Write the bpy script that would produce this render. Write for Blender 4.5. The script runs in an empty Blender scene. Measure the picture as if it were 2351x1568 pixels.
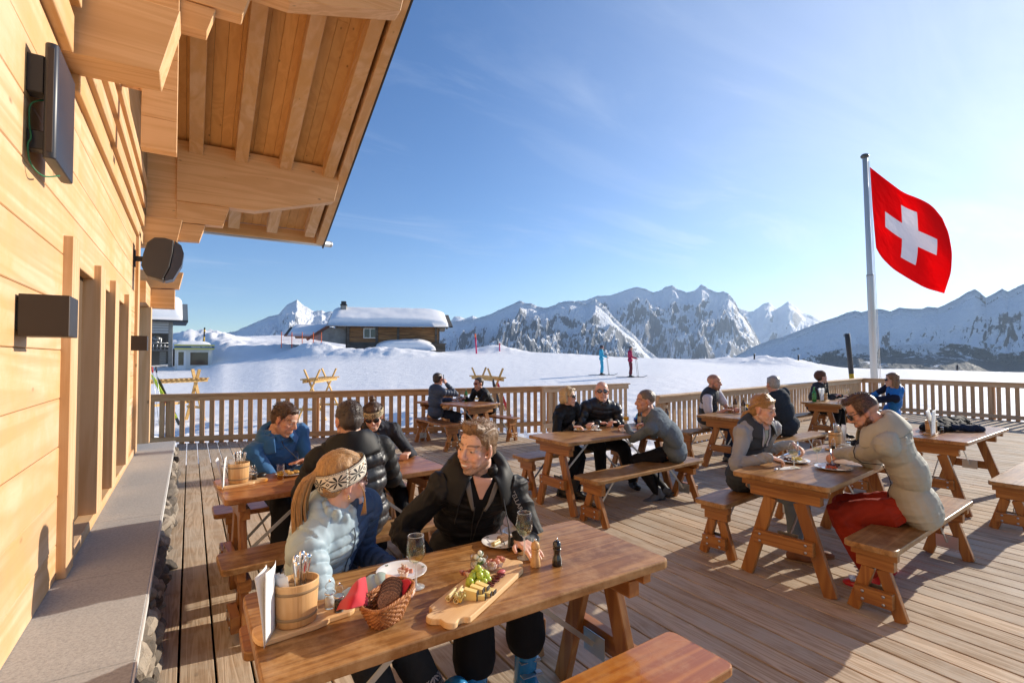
import bpy, math, random
import numpy as np
from mathutils import Vector, Matrix, Euler
random.seed(7); RNG=np.random.default_rng(7)
sc=bpy.context.scene; COL=sc.collection
R=math.radians
# ---------------- camera geometry (17.8 mm lens on full frame, eye 1.6 m above the deck)
FPX,CPX,CPY,EYE=1160.0,1175.5,784.0,1.6
yaw,pitch,roll=R(32.5),R(1.75),R(0.2)
FW=np.array([math.sin(yaw)*math.cos(pitch),math.cos(yaw)*math.cos(pitch),math.sin(pitch)])
RT=np.array([math.cos(yaw),-math.sin(yaw),0.]); UP=np.cross(RT,FW)
RT,UP=RT*math.cos(roll)-UP*math.sin(roll),UP*math.cos(roll)+RT*math.sin(roll)
EYEP=np.array([0,0,EYE])
def ray(x,y): return FW*FPX+RT*(x-CPX)-UP*(y-CPY)
def onz(x,y,z=0.):
    d=ray(x,y); return EYEP+(z-EYE)/d[2]*d
def ony(x,y,Y):
    d=ray(x,y); return EYEP+Y/d[1]*d
def atd(x,y,dep): return EYEP+ray(x,y)/FPX*dep
cam_d=bpy.data.cameras.new('camera'); cam=bpy.data.objects.new('camera',cam_d); COL.objects.link(cam); sc.camera=cam
cam_d.sensor_width=36; cam_d.lens=36*FPX/2351; cam_d.clip_start=.05; cam_d.clip_end=90000
cam.matrix_world=Matrix(((RT[0],UP[0],-FW[0],0),(RT[1],UP[1],-FW[1],0),(RT[2],UP[2],-FW[2],EYE),(0,0,0,1)))
# ---------------- numpy value noise
def _h(i,j,k,s):
    n=(i*374761393+j*668265263+k*2147483647+s*1274126177)&0xffffffff
    n=((n^(n>>13))*1274126177)&0xffffffff
    n=(n^(n>>16))&0xffffffff
    return n/4294967295.0
def vnoise(p,s=0):
    p=np.asarray(p,float); f=np.floor(p).astype(np.int64); t=p-f; t=t*t*t*(t*(t*6-15)+10)
    i,j,k=f[...,0],f[...,1],f[...,2]; r=0
    for a in (0,1):
        for b in (0,1):
            for c in (0,1):
                w=(t[...,0] if a else 1-t[...,0])*(t[...,1] if b else 1-t[...,1])*(t[...,2] if c else 1-t[...,2])
                r=r+w*_h(i+a,j+b,k+c,s)
    return r
def fbm(p,o=4,s=0,g=.5):
    p=np.asarray(p,float); r=0; a=1; n=0
    for q in range(o): r=r+a*vnoise(p*(2**q)+q*17.3,s+q); n+=a; a*=g
    return r/n
def ridged(p,o=5,s=0,g=.5):
    p=np.asarray(p,float); r=0; a=1; n=0; w=1
    for q in range(o):
        v=1-np.abs(2*vnoise(p*(2.03**q)+q*11.7,s+q)-1); v=v*v
        r=r+a*v*w; n+=a; w=np.clip(v*1.6,0,1); a*=g
    return r/n
# ---------------- materials
def mat(name,col=(.8,.8,.8),rough=.6,metal=0,spec=.5,trans=0,emit=None,coat=0,alpha=1,sheen=0):
    m=bpy.data.materials.new(name); m.use_nodes=True; b=m.node_tree.nodes['Principled BSDF']
    b.inputs['Base Color'].default_value=(*col,1); b.inputs['Roughness'].default_value=rough; b.inputs['Metallic'].default_value=metal
    b.inputs['Specular IOR Level'].default_value=spec; b.inputs['Transmission Weight'].default_value=trans
    b.inputs['Coat Weight'].default_value=coat; b.inputs['Alpha'].default_value=alpha; b.inputs['Sheen Weight'].default_value=sheen
    return m
def N(m,t,**k):
    n=m.node_tree.nodes.new(t)
    for a,v in k.items():
        if a.startswith('i_'):
            n.inputs[int(a[2:]) if a[2:].isdigit() else a[2:]].default_value=v
        else: setattr(n,a,v)
    return n
def LK(m,a,b): m.node_tree.links.new(a,b)
def bsdf(m): return m.node_tree.nodes['Principled BSDF']
def ramp(m,src,stops):
    r=N(m,'ShaderNodeValToRGB'); e=r.color_ramp.elements
    while len(e)<len(stops): e.new(.5)
    for i,(p,c) in enumerate(stops): e[i].position=p; e[i].color=(*c,1) if len(c)==3 else c
    LK(m,src,r.inputs[0]); return r
def coords(m,scale=(1,1,1),kind='Object'):
    t=N(m,'ShaderNodeTexCoord'); mp=N(m,'ShaderNodeMapping'); mp.inputs['Scale'].default_value=scale; LK(m,t.outputs[kind],mp.inputs[0]); return mp.outputs[0]
def noise(m,vec,scale,detail=4,rough=.55,dist=0):
    n=N(m,'ShaderNodeTexNoise'); n.inputs['Scale'].default_value=scale; n.inputs['Detail'].default_value=detail; n.inputs['Roughness'].default_value=rough; n.inputs['Distortion'].default_value=dist
    LK(m,vec,n.inputs['Vector']); return n.outputs[0]
def math_(m,op,a,b=None,c=None):
    n=N(m,'ShaderNodeMath',operation=op)
    for i,v in enumerate((a,b,c)):
        if v is None: continue
        if isinstance(v,(int,float)): n.inputs[i].default_value=v
        else: LK(m,v,n.inputs[i])
    return n.outputs[0]
def mixc(m,f,a,b,mode='MIX'):
    n=N(m,'ShaderNodeMix',data_type='RGBA',blend_type=mode)
    for i,v in ((0,f),(6,a),(7,b)):
        if isinstance(v,(int,float)): n.inputs[i].default_value=v
        elif isinstance(v,tuple): n.inputs[i].default_value=(*v,1)
        else: LK(m,v,n.inputs[i])
    return n.outputs[2]
def bump(m,h,strength=.3,dist=.01):
    n=N(m,'ShaderNodeBump'); n.inputs['Strength'].default_value=strength; n.inputs['Distance'].default_value=dist
    LK(m,h,n.inputs['Height']); LK(m,n.outputs[0],bsdf(m).inputs['Normal']); return n
def rndoff(m,vec,amt=13.):
    """shift the texture by the object's random number and the board's own number"""
    oi=N(m,'ShaderNodeObjectInfo'); at=N(m,'ShaderNodeAttribute',attribute_name='rnd')
    s=math_(m,'ADD',oi.outputs['Random'],at.outputs['Fac']); s=math_(m,'MULTIPLY',s,amt)
    a=N(m,'ShaderNodeVectorMath',operation='ADD'); LK(m,vec,a.inputs[0]); LK(m,s,a.inputs[1]); return a.outputs[0],at.outputs['Fac'],oi.outputs['Random']
def wood(name,light,dark,axis=0,rough=.55,knots=True,grain=1.,coat=0,worn=None,vary=.25,spec=.4,ring=18,weather=None,bs=.35,planks=0):
    m=mat(name,light,rough,coat=coat,spec=spec); sc3=[ring]*3; sc3[axis]=ring*.06
    t=N(m,'ShaderNodeTexCoord').outputs['Object']; t,rf,ro=rndoff(m,t)
    mp=N(m,'ShaderNodeMapping'); mp.inputs['Scale'].default_value=sc3; LK(m,t,mp.inputs[0]); v=mp.outputs[0]
    n1=noise(m,v,.55,3,.5,1.2)                       # growth rings
    w=math_(m,'SINE',math_(m,'MULTIPLY',n1,34)); w=math_(m,'MULTIPLY_ADD',w,.5,.5)
    sc4=[260]*3; sc4[axis]=5
    mp2=N(m,'ShaderNodeMapping'); mp2.inputs['Scale'].default_value=sc4; LK(m,t,mp2.inputs[0]); fib=noise(m,mp2.outputs[0],1,2,.6)
    big=noise(m,t,2.2,3,.6)
    f=math_(m,'MULTIPLY_ADD',w,.45*grain,math_(m,'MULTIPLY',fib,.35*grain)); f=math_(m,'ADD',f,math_(m,'MULTIPLY',big,.35))
    c=ramp(m,f,[(.22,light),(.95,dark)]).outputs[0]
    if knots:
        sk=[5.5]*3; sk[axis]=2.6
        mk=N(m,'ShaderNodeMapping'); mk.inputs['Scale'].default_value=sk; LK(m,t,mk.inputs[0])
        vo=N(m,'ShaderNodeTexVoronoi'); vo.inputs['Scale'].default_value=1.; LK(m,mk.outputs[0],vo.inputs['Vector'])
        k=ramp(m,vo.outputs['Distance'],[(.035,(1,1,1)),(.085,(0,0,0))]).outputs[0]
        c=mixc(m,math_(m,'MULTIPLY',k,.75),c,tuple(x*.33 for x in dark))
    val=math_(m,'MULTIPLY_ADD',math_(m,'ADD',rf,math_(m,'MULTIPLY',ro,.5)),vary*.8,1.02-vary*.6)
    hs=N(m,'ShaderNodeHueSaturation'); LK(m,c,hs.inputs['Color']); LK(m,val,hs.inputs['Value']); c=hs.outputs[0]
    if planks:
        sx=N(m,'ShaderNodeSeparateXYZ'); LK(m,N(m,'ShaderNodeTexCoord').outputs['Object'],sx.inputs[0]); fl=math_(m,'FLOOR',math_(m,'DIVIDE',math_(m,'ADD',sx.outputs[1],5.03),planks)); wn_=N(m,'ShaderNodeTexWhiteNoise',noise_dimensions='1D'); LK(m,fl,wn_.inputs['W'])
        h2=N(m,'ShaderNodeHueSaturation'); LK(m,c,h2.inputs['Color']); LK(m,math_(m,'MULTIPLY_ADD',wn_.outputs[0],.30,.85),h2.inputs['Value']); c=h2.outputs[0]
    if worn:
        g=N(m,'ShaderNodeNewGeometry'); wn=noise(m,t,9,5,.7)
        f2=ramp(m,math_(m,'MULTIPLY_ADD',wn,.22,g.outputs['Pointiness']),[(.64,(0,0,0)),(.72,(1,1,1))]).outputs[0]
        c=mixc(m,math_(m,'MULTIPLY',f2,.7),c,worn)
        sp=noise(m,mp.outputs[0],3.,6,.75); f3=ramp(m,sp,[(.69,(0,0,0)),(.74,(1,1,1))]).outputs[0]
        c=mixc(m,math_(m,'MULTIPLY',f3,.35),c,worn)
    if weather:
        wn=noise(m,t,1.7,6,.7); f2=ramp(m,wn,[(.42,(0,0,0)),(.62,(1,1,1))]).outputs[0]; c=mixc(m,math_(m,'MULTIPLY',f2,.75),c,weather)
    LK(m,c,bsdf(m).inputs['Base Color'])
    rr=math_(m,'MULTIPLY_ADD',big,.3,rough-.15); LK(m,rr,bsdf(m).inputs['Roughness'])
    bump(m,math_(m,'ADD',fib,math_(m,'MULTIPLY',w,.6)),bs,.0012)
    return m
def cloth(name,col,rough=.85,bs=.25,scale=420,vary=.12,sheen=.0,spec=.18,heather=0,coat=0):
    m=mat(name,col,rough,spec=spec,sheen=sheen,coat=coat); t=coords(m)
    n=noise(m,t,scale,2,.6); n2=noise(m,t,6,4,.6)
    c=ramp(m,n2,[(.3,tuple(x*(1-vary) for x in col)),(.7,tuple(min(1,x*(1+vary)) for x in col))]).outputs[0]
    if heather:
        mp=coords(m,(40,40,300)); hn=noise(m,mp,1.4,4,.7); hf=ramp(m,hn,[(.35,(0,0,0)),(.65,(1,1,1))]).outputs[0]
        c=mixc(m,math_(m,'MULTIPLY',hf,heather),c,tuple(x*.45 for x in col))
    LK(m,c,bsdf(m).inputs['Base Color']); h=math_(m,'ADD',math_(m,'MULTIPLY',n,.3),noise(m,t,24,3,.55))
    bump(m,h,bs,.004); return m
def glassm(name,tint=(1,1,1),ref=1.,ior=1.45):
    m=bpy.data.materials.new(name); m.use_nodes=True; nt=m.node_tree; nt.nodes.clear()
    o=nt.nodes.new('ShaderNodeOutputMaterial'); mx=nt.nodes.new('ShaderNodeMixShader'); tr=nt.nodes.new('ShaderNodeBsdfTransparent'); gl=nt.nodes.new('ShaderNodeBsdfGlossy')
    tr.inputs[0].default_value=(*tint,1); gl.inputs['Roughness'].default_value=.02
    fr=nt.nodes.new('ShaderNodeLayerWeight'); fr.inputs[0].default_value=.5; pw=nt.nodes.new('ShaderNodeMath'); pw.operation='POWER'; pw.inputs[1].default_value=3.2; mu=nt.nodes.new('ShaderNodeMath'); mu.operation='MULTIPLY_ADD'; mu.inputs[1].default_value=.42*ref; mu.inputs[2].default_value=.035
    nt.links.new(fr.outputs['Facing'],pw.inputs[0]); nt.links.new(pw.outputs[0],mu.inputs[0]); nt.links.new(mu.outputs[0],mx.inputs[0]); nt.links.new(tr.outputs[0],mx.inputs[1]); nt.links.new(gl.outputs[0],mx.inputs[2]); nt.links.new(mx.outputs[0],o.inputs[0])
    return m
# ---------------- mesh builder
class MB:
    def __init__(s): s.v=[];s.f=[];s.sm=[];s.r=[];s.mi=[];s.n=0
    def add(s,vs,fs,smooth=False,rnd=0.,mi=0):
        o=s.n; vs=np.asarray(vs,float); s.v.append(vs); s.n+=len(vs)
        for f in fs: s.f.append([i+o for i in f]); s.sm.append(smooth); s.r.append(rnd); s.mi.append(mi)
        return s
    def box(s,a,b,rnd=0.,M=None,mi=0):
        x0,y0,z0=a;x1,y1,z1=b
        v=[(x0,y0,z0),(x1,y0,z0),(x1,y1,z0),(x0,y1,z0),(x0,y0,z1),(x1,y0,z1),(x1,y1,z1),(x0,y1,z1)]
        if M is not None: v=[tuple(M@Vector(p)) for p in v]
        return s.add(v,[(0,3,2,1),(4,5,6,7),(0,1,5,4),(1,2,6,5),(2,3,7,6),(3,0,4,7)],False,rnd,mi)
    def beam(s,p,q,w,h,up=(0,0,1),rnd=0.,mi=0,w2=None,h2=None):
        p=Vector(p);q=Vector(q);d=(q-p).normalized();u=Vector(up);x=d.cross(u).normalized();u=x.cross(d).normalized()
        w2=w if w2 is None else w2; h2=h if h2 is None else h2; vs=[]
        for c,ww,hh in ((p,w,h),(q,w2,h2)):
            for a,b in ((-1,-1),(1,-1),(1,1),(-1,1)): vs.append(tuple(c+x*a*ww/2+u*b*hh/2))
        return s.add(vs,[(0,1,2,3),(7,6,5,4),(0,4,5,1),(1,5,6,2),(2,6,7,3),(3,7,4,0)],False,rnd,mi)
    def prism(s,poly,z0,z1,M=None,rnd=0.,smooth=False,mi=0):
        n=len(poly); v=[(x,y,z0) for x,y in poly]+[(x,y,z1) for x,y in poly]
        if M is not None: v=[tuple(M@Vector(p)) for p in v]
        s.add(v,[tuple(range(n))[::-1],tuple(range(n,2*n))],False,rnd,mi)
        o=s.n-2*n
        for i in range(n):
            j=(i+1)%n; s.f.append([o+i,o+j,o+n+j,o+n+i]); s.sm.append(smooth); s.r.append(rnd); s.mi.append(mi)
        return s
    def lathe(s,prof,seg=24,M=None,mi=0,smooth=True,ax=(1,1)):
        vs=[];fs=[];n=len(prof)
        for r,z in prof:
            for k in range(seg):
                a=2*math.pi*k/seg; vs.append((r*ax[0]*math.cos(a),r*ax[1]*math.sin(a),z))
        for i in range(n-1):
            for k in range(seg):
                k2=(k+1)%seg; fs.append((i*seg+k,i*seg+k2,(i+1)*seg+k2,(i+1)*seg+k))
        if prof[0][0]>1e-5: fs.append(tuple(range(seg))[::-1])
        if prof[-1][0]>1e-5: fs.append(tuple((n-1)*seg+k for k in range(seg)))
        if M is not None: vs=[tuple(M@Vector(p)) for p in vs]
        return s.add(vs,fs,smooth,0.,mi)
    def tube(s,pts,rad,seg=8,cap=True,mi=0,smooth=True,rnd=0.):
        pts=[Vector(p) for p in pts]; n=len(pts)
        if isinstance(rad,(int,float)): rad=[rad]*n
        vs=[];fs=[]; d0=(pts[1]-pts[0]).normalized(); u=d0.orthogonal().normalized()
        for i,p in enumerate(pts):
            d=(pts[min(i+1,n-1)]-pts[max(i-1,0)]).normalized()
            u=(u-d*u.dot(d)).normalized(); w=d.cross(u)
            for k in range(seg):
                a=2*math.pi*k/seg; vs.append(tuple(p+(u*math.cos(a)+w*math.sin(a))*rad[i]))
        for i in range(n-1):
            for k in range(seg):
                k2=(k+1)%seg; fs.append((i*seg+k,i*seg+k2,(i+1)*seg+k2,(i+1)*seg+k))
        if cap: fs.append(tuple(range(seg))[::-1]); fs.append(tuple((n-1)*seg+k for k in range(seg)))
        return s.add(vs,fs,smooth,rnd,mi)
    def ell(s,c,r,M=None,seg=20,rings=12,mi=0):
        """ellipsoid; M = 3x3 orientation"""
        c=Vector(c); vs=[];fs=[]
        for i in range(1,rings):
            t=math.pi*i/rings
            for k in range(seg):
                a=2*math.pi*k/seg; p=Vector((r[0]*math.sin(t)*math.cos(a),r[1]*math.sin(t)*math.sin(a),r[2]*math.cos(t)))
                if M is not None: p=M@p
                vs.append(tuple(c+p))
        for sg in (1,-1):
            p=Vector((0,0,r[2]*sg))
            if M is not None: p=M@p
            vs.append(tuple(c+p))
        m=(rings-1)*seg
        for i in range(rings-2):
            for k in range(seg):
                k2=(k+1)%seg; fs.append((i*seg+k,(i+1)*seg+k,(i+1)*seg+k2,i*seg+k2))
        for k in range(seg):
            k2=(k+1)%seg; fs.append((m,k,k2)); fs.append((m+1,(rings-2)*seg+k2,(rings-2)*seg+k))
        return s.add(vs,fs,True,0.,mi)
    def cap(s,p,q,r0,r1,seg=16):
        """closed tapered capsule"""
        p=Vector(p);q=Vector(q);d=q-p;L=d.length
        if L<1e-6: return s.ell(p,(r0,r0,r0))
        d/=L; pts=[];rs=[]
        for t in (90,60,30): pts.append(p-d*r0*math.sin(R(t))); rs.append(max(r0*math.cos(R(t)),1e-4))
        for t in (0,.33,.66,1): pts.append(p.lerp(q,t)); rs.append(r0+(r1-r0)*t)
        for t in (30,60,90): pts.append(q+d*r1*math.sin(R(t))); rs.append(max(r1*math.cos(R(t)),1e-4))
        return s.tube(pts,rs,seg)
    def build(s,name,m,parent=None,loc=None,bevel=0,seg=1,hide=False):
        me=bpy.data.meshes.new(name); V=np.concatenate(s.v) if s.v else np.zeros((0,3))
        me.from_pydata(V.tolist(),[],s.f); 
        me.polygons.foreach_set('use_smooth',s.sm)
        if any(s.mi): me.polygons.foreach_set('material_index',s.mi)
        if any(s.r):
            a=me.attributes.new('rnd','FLOAT','FACE'); a.data.foreach_set('value',s.r)
        for mm in (m if isinstance(m,(list,tuple)) else [m]): me.materials.append(mm)
        me.update(); o=bpy.data.objects.new(name,me); COL.objects.link(o)
        if parent is not None: o.parent=parent
        if loc is not None: o.location=loc
        if bevel:
            b=o.modifiers.new('bevel','BEVEL'); b.width=bevel; b.segments=seg; b.limit_method='ANGLE'; b.angle_limit=R(40)
        return o
def tag(o,label=None,cat=None,group=None,kind=None):
    if label: o['label']=label
    if cat: o['category']=cat
    if group: o['group']=group
    if kind: o['kind']=kind
    return o
def empty(name,loc=(0,0,0),rz=0,label=None,cat=None,group=None):
    o=bpy.data.objects.new(name,None); COL.objects.link(o); o.location=loc; o.rotation_euler=(0,0,rz); o.empty_display_size=.1
    return tag(o,label,cat,group)
def kids(o): return [c for c in bpy.data.objects if c.parent==o]
KID={}
def copy_tree(o,parent=None,loc=None,rz=None,label=None,group=None):
    c=o.copy(); COL.objects.link(c)
    if parent is not None: c.parent=parent
    if loc is not None: c.location=loc
    if rz is not None: c.rotation_euler=(0,0,rz)
    if label: c['label']=label
    if group: c['group']=group
    for ch in kids(o): copy_tree(ch,c)
    return c
def remesh(mb,voxel,smooth=4,factor=.5):
    """union of the closed shapes in mb as one continuous surface -> (verts, quads) numpy"""
    o=mb.build('tmp',None); o.data.materials.clear()
    r=o.modifiers.new('r','REMESH'); r.mode='VOXEL'; r.voxel_size=voxel; r.adaptivity=0
    if smooth: k=o.modifiers.new('s','SMOOTH'); k.iterations=smooth; k.factor=factor
    dg=bpy.context.evaluated_depsgraph_get(); e=o.evaluated_get(dg); me=e.to_mesh()
    V=np.empty(len(me.vertices)*3); me.vertices.foreach_get('co',V); V=V.reshape(-1,3)
    Nn=np.empty(len(me.vertices)*3); me.vertices.foreach_get('normal',Nn); Nn=Nn.reshape(-1,3)
    F=np.empty(len(me.loops),int); me.loops.foreach_get('vertex_index',F)
    ls=np.empty(len(me.polygons),int); me.polygons.foreach_get('loop_total',ls)
    e.to_mesh_clear(); d=o.data; bpy.data.objects.remove(o); bpy.data.meshes.remove(d)
    return V,Nn,F,ls
def mesh_np(name,V,F,ls,m,parent=None,loc=None,col=None,smooth=True):
    me=bpy.data.meshes.new(name); me.vertices.add(len(V)); me.vertices.foreach_set('co',np.asarray(V,np.float32).ravel())
    me.loops.add(len(F)); me.loops.foreach_set('vertex_index',np.asarray(F,np.int32)); me.polygons.add(len(ls))
    st=np.concatenate([[0],np.cumsum(ls)[:-1]]); me.polygons.foreach_set('loop_start',st.astype(np.int32)); me.polygons.foreach_set('loop_total',np.asarray(ls,np.int32))
    me.polygons.foreach_set('use_smooth',np.ones(len(ls),bool) if smooth else np.zeros(len(ls),bool))
    me.update(calc_edges=True)
    if col is not None:
        a=me.color_attributes.new('Col','FLOAT_COLOR','POINT'); c=np.ones((len(V),4)); c[:,:3]=col; a.data.foreach_set('color',c.ravel())
    for mm in (m if isinstance(m,(list,tuple)) else [m]): me.materials.append(mm)
    o=bpy.data.objects.new(name,me); COL.objects.link(o)
    if parent is not None: o.parent=parent
    if loc is not None: o.location=loc
    return o
def grid_mesh(name,P,m,parent=None,col=None):
    """P: (rows, cols, 3)"""
    r,c=P.shape[:2]; i=np.arange(r*c).reshape(r,c)
    F=np.stack([i[:-1,:-1],i[:-1,1:],i[1:,1:],i[1:,:-1]],-1).reshape(-1,4)
    return mesh_np(name,P.reshape(-1,3),F.ravel(),np.full(len(F),4),m,parent,col=col)
# ---------------- light
SUN_AZ,SUN_EL=R(90.5),R(20.5)       # azimuth from +Y towards +X
sd=np.array([math.sin(SUN_AZ)*math.cos(SUN_EL),math.cos(SUN_AZ)*math.cos(SUN_EL),math.sin(SUN_EL)])
sl=bpy.data.lights.new('sun','SUN'); sl.energy=4.6; sl.angle=R(.53); sl.color=(1,.90,.76)
so=bpy.data.objects.new('sun',sl); COL.objects.link(so); so.rotation_euler=Vector(sd).to_track_quat('Z','Y').to_euler()
w=bpy.data.worlds.new('World'); sc.world=w; w.use_nodes=True; nt=w.node_tree; nt.nodes.clear()
class W: node_tree=nt
out=nt.nodes.new('ShaderNodeOutputWorld'); bg=nt.nodes.new('ShaderNodeBackground'); sky=nt.nodes.new('ShaderNodeTexSky')
sky.sky_type='NISHITA'; sky.sun_disc=False; sky.sun_elevation=SUN_EL; sky.sun_rotation=SUN_AZ; sky.altitude=1800; sky.air_density=1.; sky.dust_density=.5; sky.ozone_density=2.6
bg.inputs[1].default_value=.116
tc=nt.nodes.new('ShaderNodeTexCoord')
sep=nt.nodes.new('ShaderNodeSeparateXYZ'); nt.links.new(tc.outputs['Generated'],sep.inputs[0])
# project the view direction on a cloud deck: (x,y)/(z+.12)
zz=math_(W,'ADD',sep.outputs[2],.10); ux=math_(W,'DIVIDE',sep.outputs[0],zz); uy=math_(W,'DIVIDE',sep.outputs[1],zz)
cb=nt.nodes.new('ShaderNodeCombineXYZ'); nt.links.new(ux,cb.inputs[0]); nt.links.new(uy,cb.inputs[1])
mp=nt.nodes.new('ShaderNodeMapping'); mp.inputs['Rotation'].default_value=(0,0,R(28)); mp.inputs['Scale'].default_value=(.55,1.7,1); nt.links.new(cb.outputs[0],mp.inputs[0])
n1=noise(W,mp.outputs[0],1.5,9,.62,.9); n2=noise(W,cb.outputs[0],.42,3,.5,0)
cl=math_(W,'MULTIPLY',ramp(W,n1,[(.52,(0,0,0)),(.85,(1,1,1))]).outputs[0],ramp(W,n2,[(.42,(.03,.03,.03)),(.68,(1,1,1))]).outputs[0])
# thicker veil of cirrus on the sun's side of the sky
dt=nt.nodes.new('ShaderNodeVectorMath'); dt.operation='DOT_PRODUCT'; nt.links.new(tc.outputs['Generated'],dt.inputs[0]); dt.inputs[1].default_value=tuple(sd)
veil=ramp(W,dt.outputs['Value'],[(.45,(0,0,0)),(1.,(1,1,1))]).outputs[0]
veil=math_(W,'MULTIPLY',math_(W,'MULTIPLY',veil,veil),math_(W,'MULTIPLY_ADD',n1,.9,.45))
cl=math_(W,'MINIMUM',math_(W,'ADD',math_(W,'MULTIPLY',cl,.62),math_(W,'MULTIPLY',veil,.50)),1.)
ccol=mixc(W,veil,(4.6,5.2,6.3),(6.6,6.9,7.4))
hsv=nt.nodes.new('ShaderNodeHueSaturation'); hsv.inputs['Saturation'].default_value=1.2; hsv.inputs['Hue'].default_value=.506; nt.links.new(sky.outputs[0],hsv.inputs['Color'])
fin=mixc(W,cl,hsv.outputs[0],ccol)
nt.links.new(fin,bg.inputs[0]); nt.links.new(bg.outputs[0],out.inputs[0])
sc.view_settings.view_transform='Standard'; sc.view_settings.look='None'; sc.view_settings.exposure=.64; sc.view_settings.gamma=1
sc.cycles.caustics_reflective=False; sc.cycles.caustics_refractive=False; sc.cycles.transparent_max_bounces=24
sc.cycles.volume_bounces=0
# ---------------- common materials
def snowmat(name,b=.35,sc_=3.,tr=0.):
    m=mat(name,(.93,.915,.90),.6,spec=.3); t=coords(m)
    h=math_(m,'ADD',noise(m,t,sc_,8,.62),math_(m,'MULTIPLY',noise(m,t,sc_*9,4,.6),.25)); mp=N(m,'ShaderNodeMapping'); mp.inputs['Rotation'].default_value=(0,0,R(24)); mp.inputs['Scale'].default_value=(.10,1.6,1); LK(m,t,mp.inputs[0]); h=math_(m,'ADD',h,math_(m,'MULTIPLY',noise(m,mp.outputs[0],2.2,5,.65),.55)); bump(m,h,b,.12)
    return m
M_SNOW=snowmat('snow',.5,1.6)
M_SNOWR=snowmat('roof_snow',.12,2.)
PINE=wood('pine_boards_y',(.72,.505,.32),(.54,.31,.135),axis=1,rough=.62,ring=5,vary=.16,grain=.9,weather=(.64,.37,.145))
PINEX=wood('pine_beam_x',(.78,.49,.25),(.64,.36,.15),axis=0,rough=.6,ring=9,vary=.12)
PINEZ=wood('pine_post_z',(.74,.49,.28),(.60,.35,.16),axis=2,rough=.6,ring=11,vary=.12)
SOFF=wood('soffit_boards',(.72,.42,.16),(.58,.30,.10),axis=1,rough=.6,ring=6,vary=.22,grain=.7)
DECK=wood('deck_boards',(.62,.485,.345),(.35,.235,.14),axis=1,rough=.8,ring=22,vary=.40,spec=.2,weather=(.50,.43,.34),bs=.8)
RAILW=wood('larch_rail_x',(.68,.39,.18),(.46,.24,.10),axis=0,rough=.6,ring=14,vary=.2)
RAILZ=wood('larch_baluster',(.70,.40,.19),(.50,.26,.11),axis=2,rough=.6,ring=14,vary=.3)
PALEX=wood('pale_rail',(.74,.52,.32),(.56,.35,.19),axis=0,rough=.65,ring=14,vary=.2)
PALEZ=wood('pale_baluster',(.76,.50,.29),(.56,.34,.17),axis=2,rough=.65,ring=14,vary=.3)
TOP=wood('table_top',(.40,.20,.065),(.19,.08,.022),axis=0,rough=.42,ring=13,vary=.12,worn=(.60,.38,.18),coat=.05,spec=.28,grain=1.05,planks=.105)
TOP2=wood('table_top_red',(.42,.165,.045),(.22,.07,.018),axis=0,rough=.36,ring=13,vary=.15,worn=(.58,.34,.14),coat=.1,spec=.3,grain=1.3,planks=.105)
LEG=wood('trestle_leg',(.43,.185,.045),(.25,.085,.02),axis=2,rough=.45,ring=12,vary=.2,coat=.15)
LEGY=wood('trestle_rail',(.45,.195,.05),(.27,.095,.022),axis=1,rough=.45,ring=12,vary=.2,coat=.15)
BEECH=wood('beech',(.74,.46,.21),(.58,.32,.12),axis=2,rough=.45,ring=24,knots=False,vary=.1)
BEECHX=wood('beech_board',(.80,.55,.29),(.66,.40,.18),axis=0,rough=.45,ring=16,knots=False,vary=.1)
STEEL=mat('galvanised_steel',(.55,.56,.57),.38,1.)
CHROME=mat('polished_steel',(.75,.75,.76),.12,1.)
BLACKP=mat('black_plastic',(.02,.02,.024),.45)
DARKG=mat('anthracite',(.035,.033,.034),.5)
PORC=mat('porcelain',(.82,.80,.76),.15,spec=.6,coat=.3)
PAPER=mat('paper',(.80,.80,.78),.7)
GLASS=glassm('clear_glass',(.99,.995,.992),1.1)
WINE=glassm('white_wine',(.97,.94,.74),.3,1.33)
BEER=glassm('lager',(.96,.72,.16),.4,1.33)
FOAM=mat('foam',(.85,.83,.76),.8)
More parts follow.
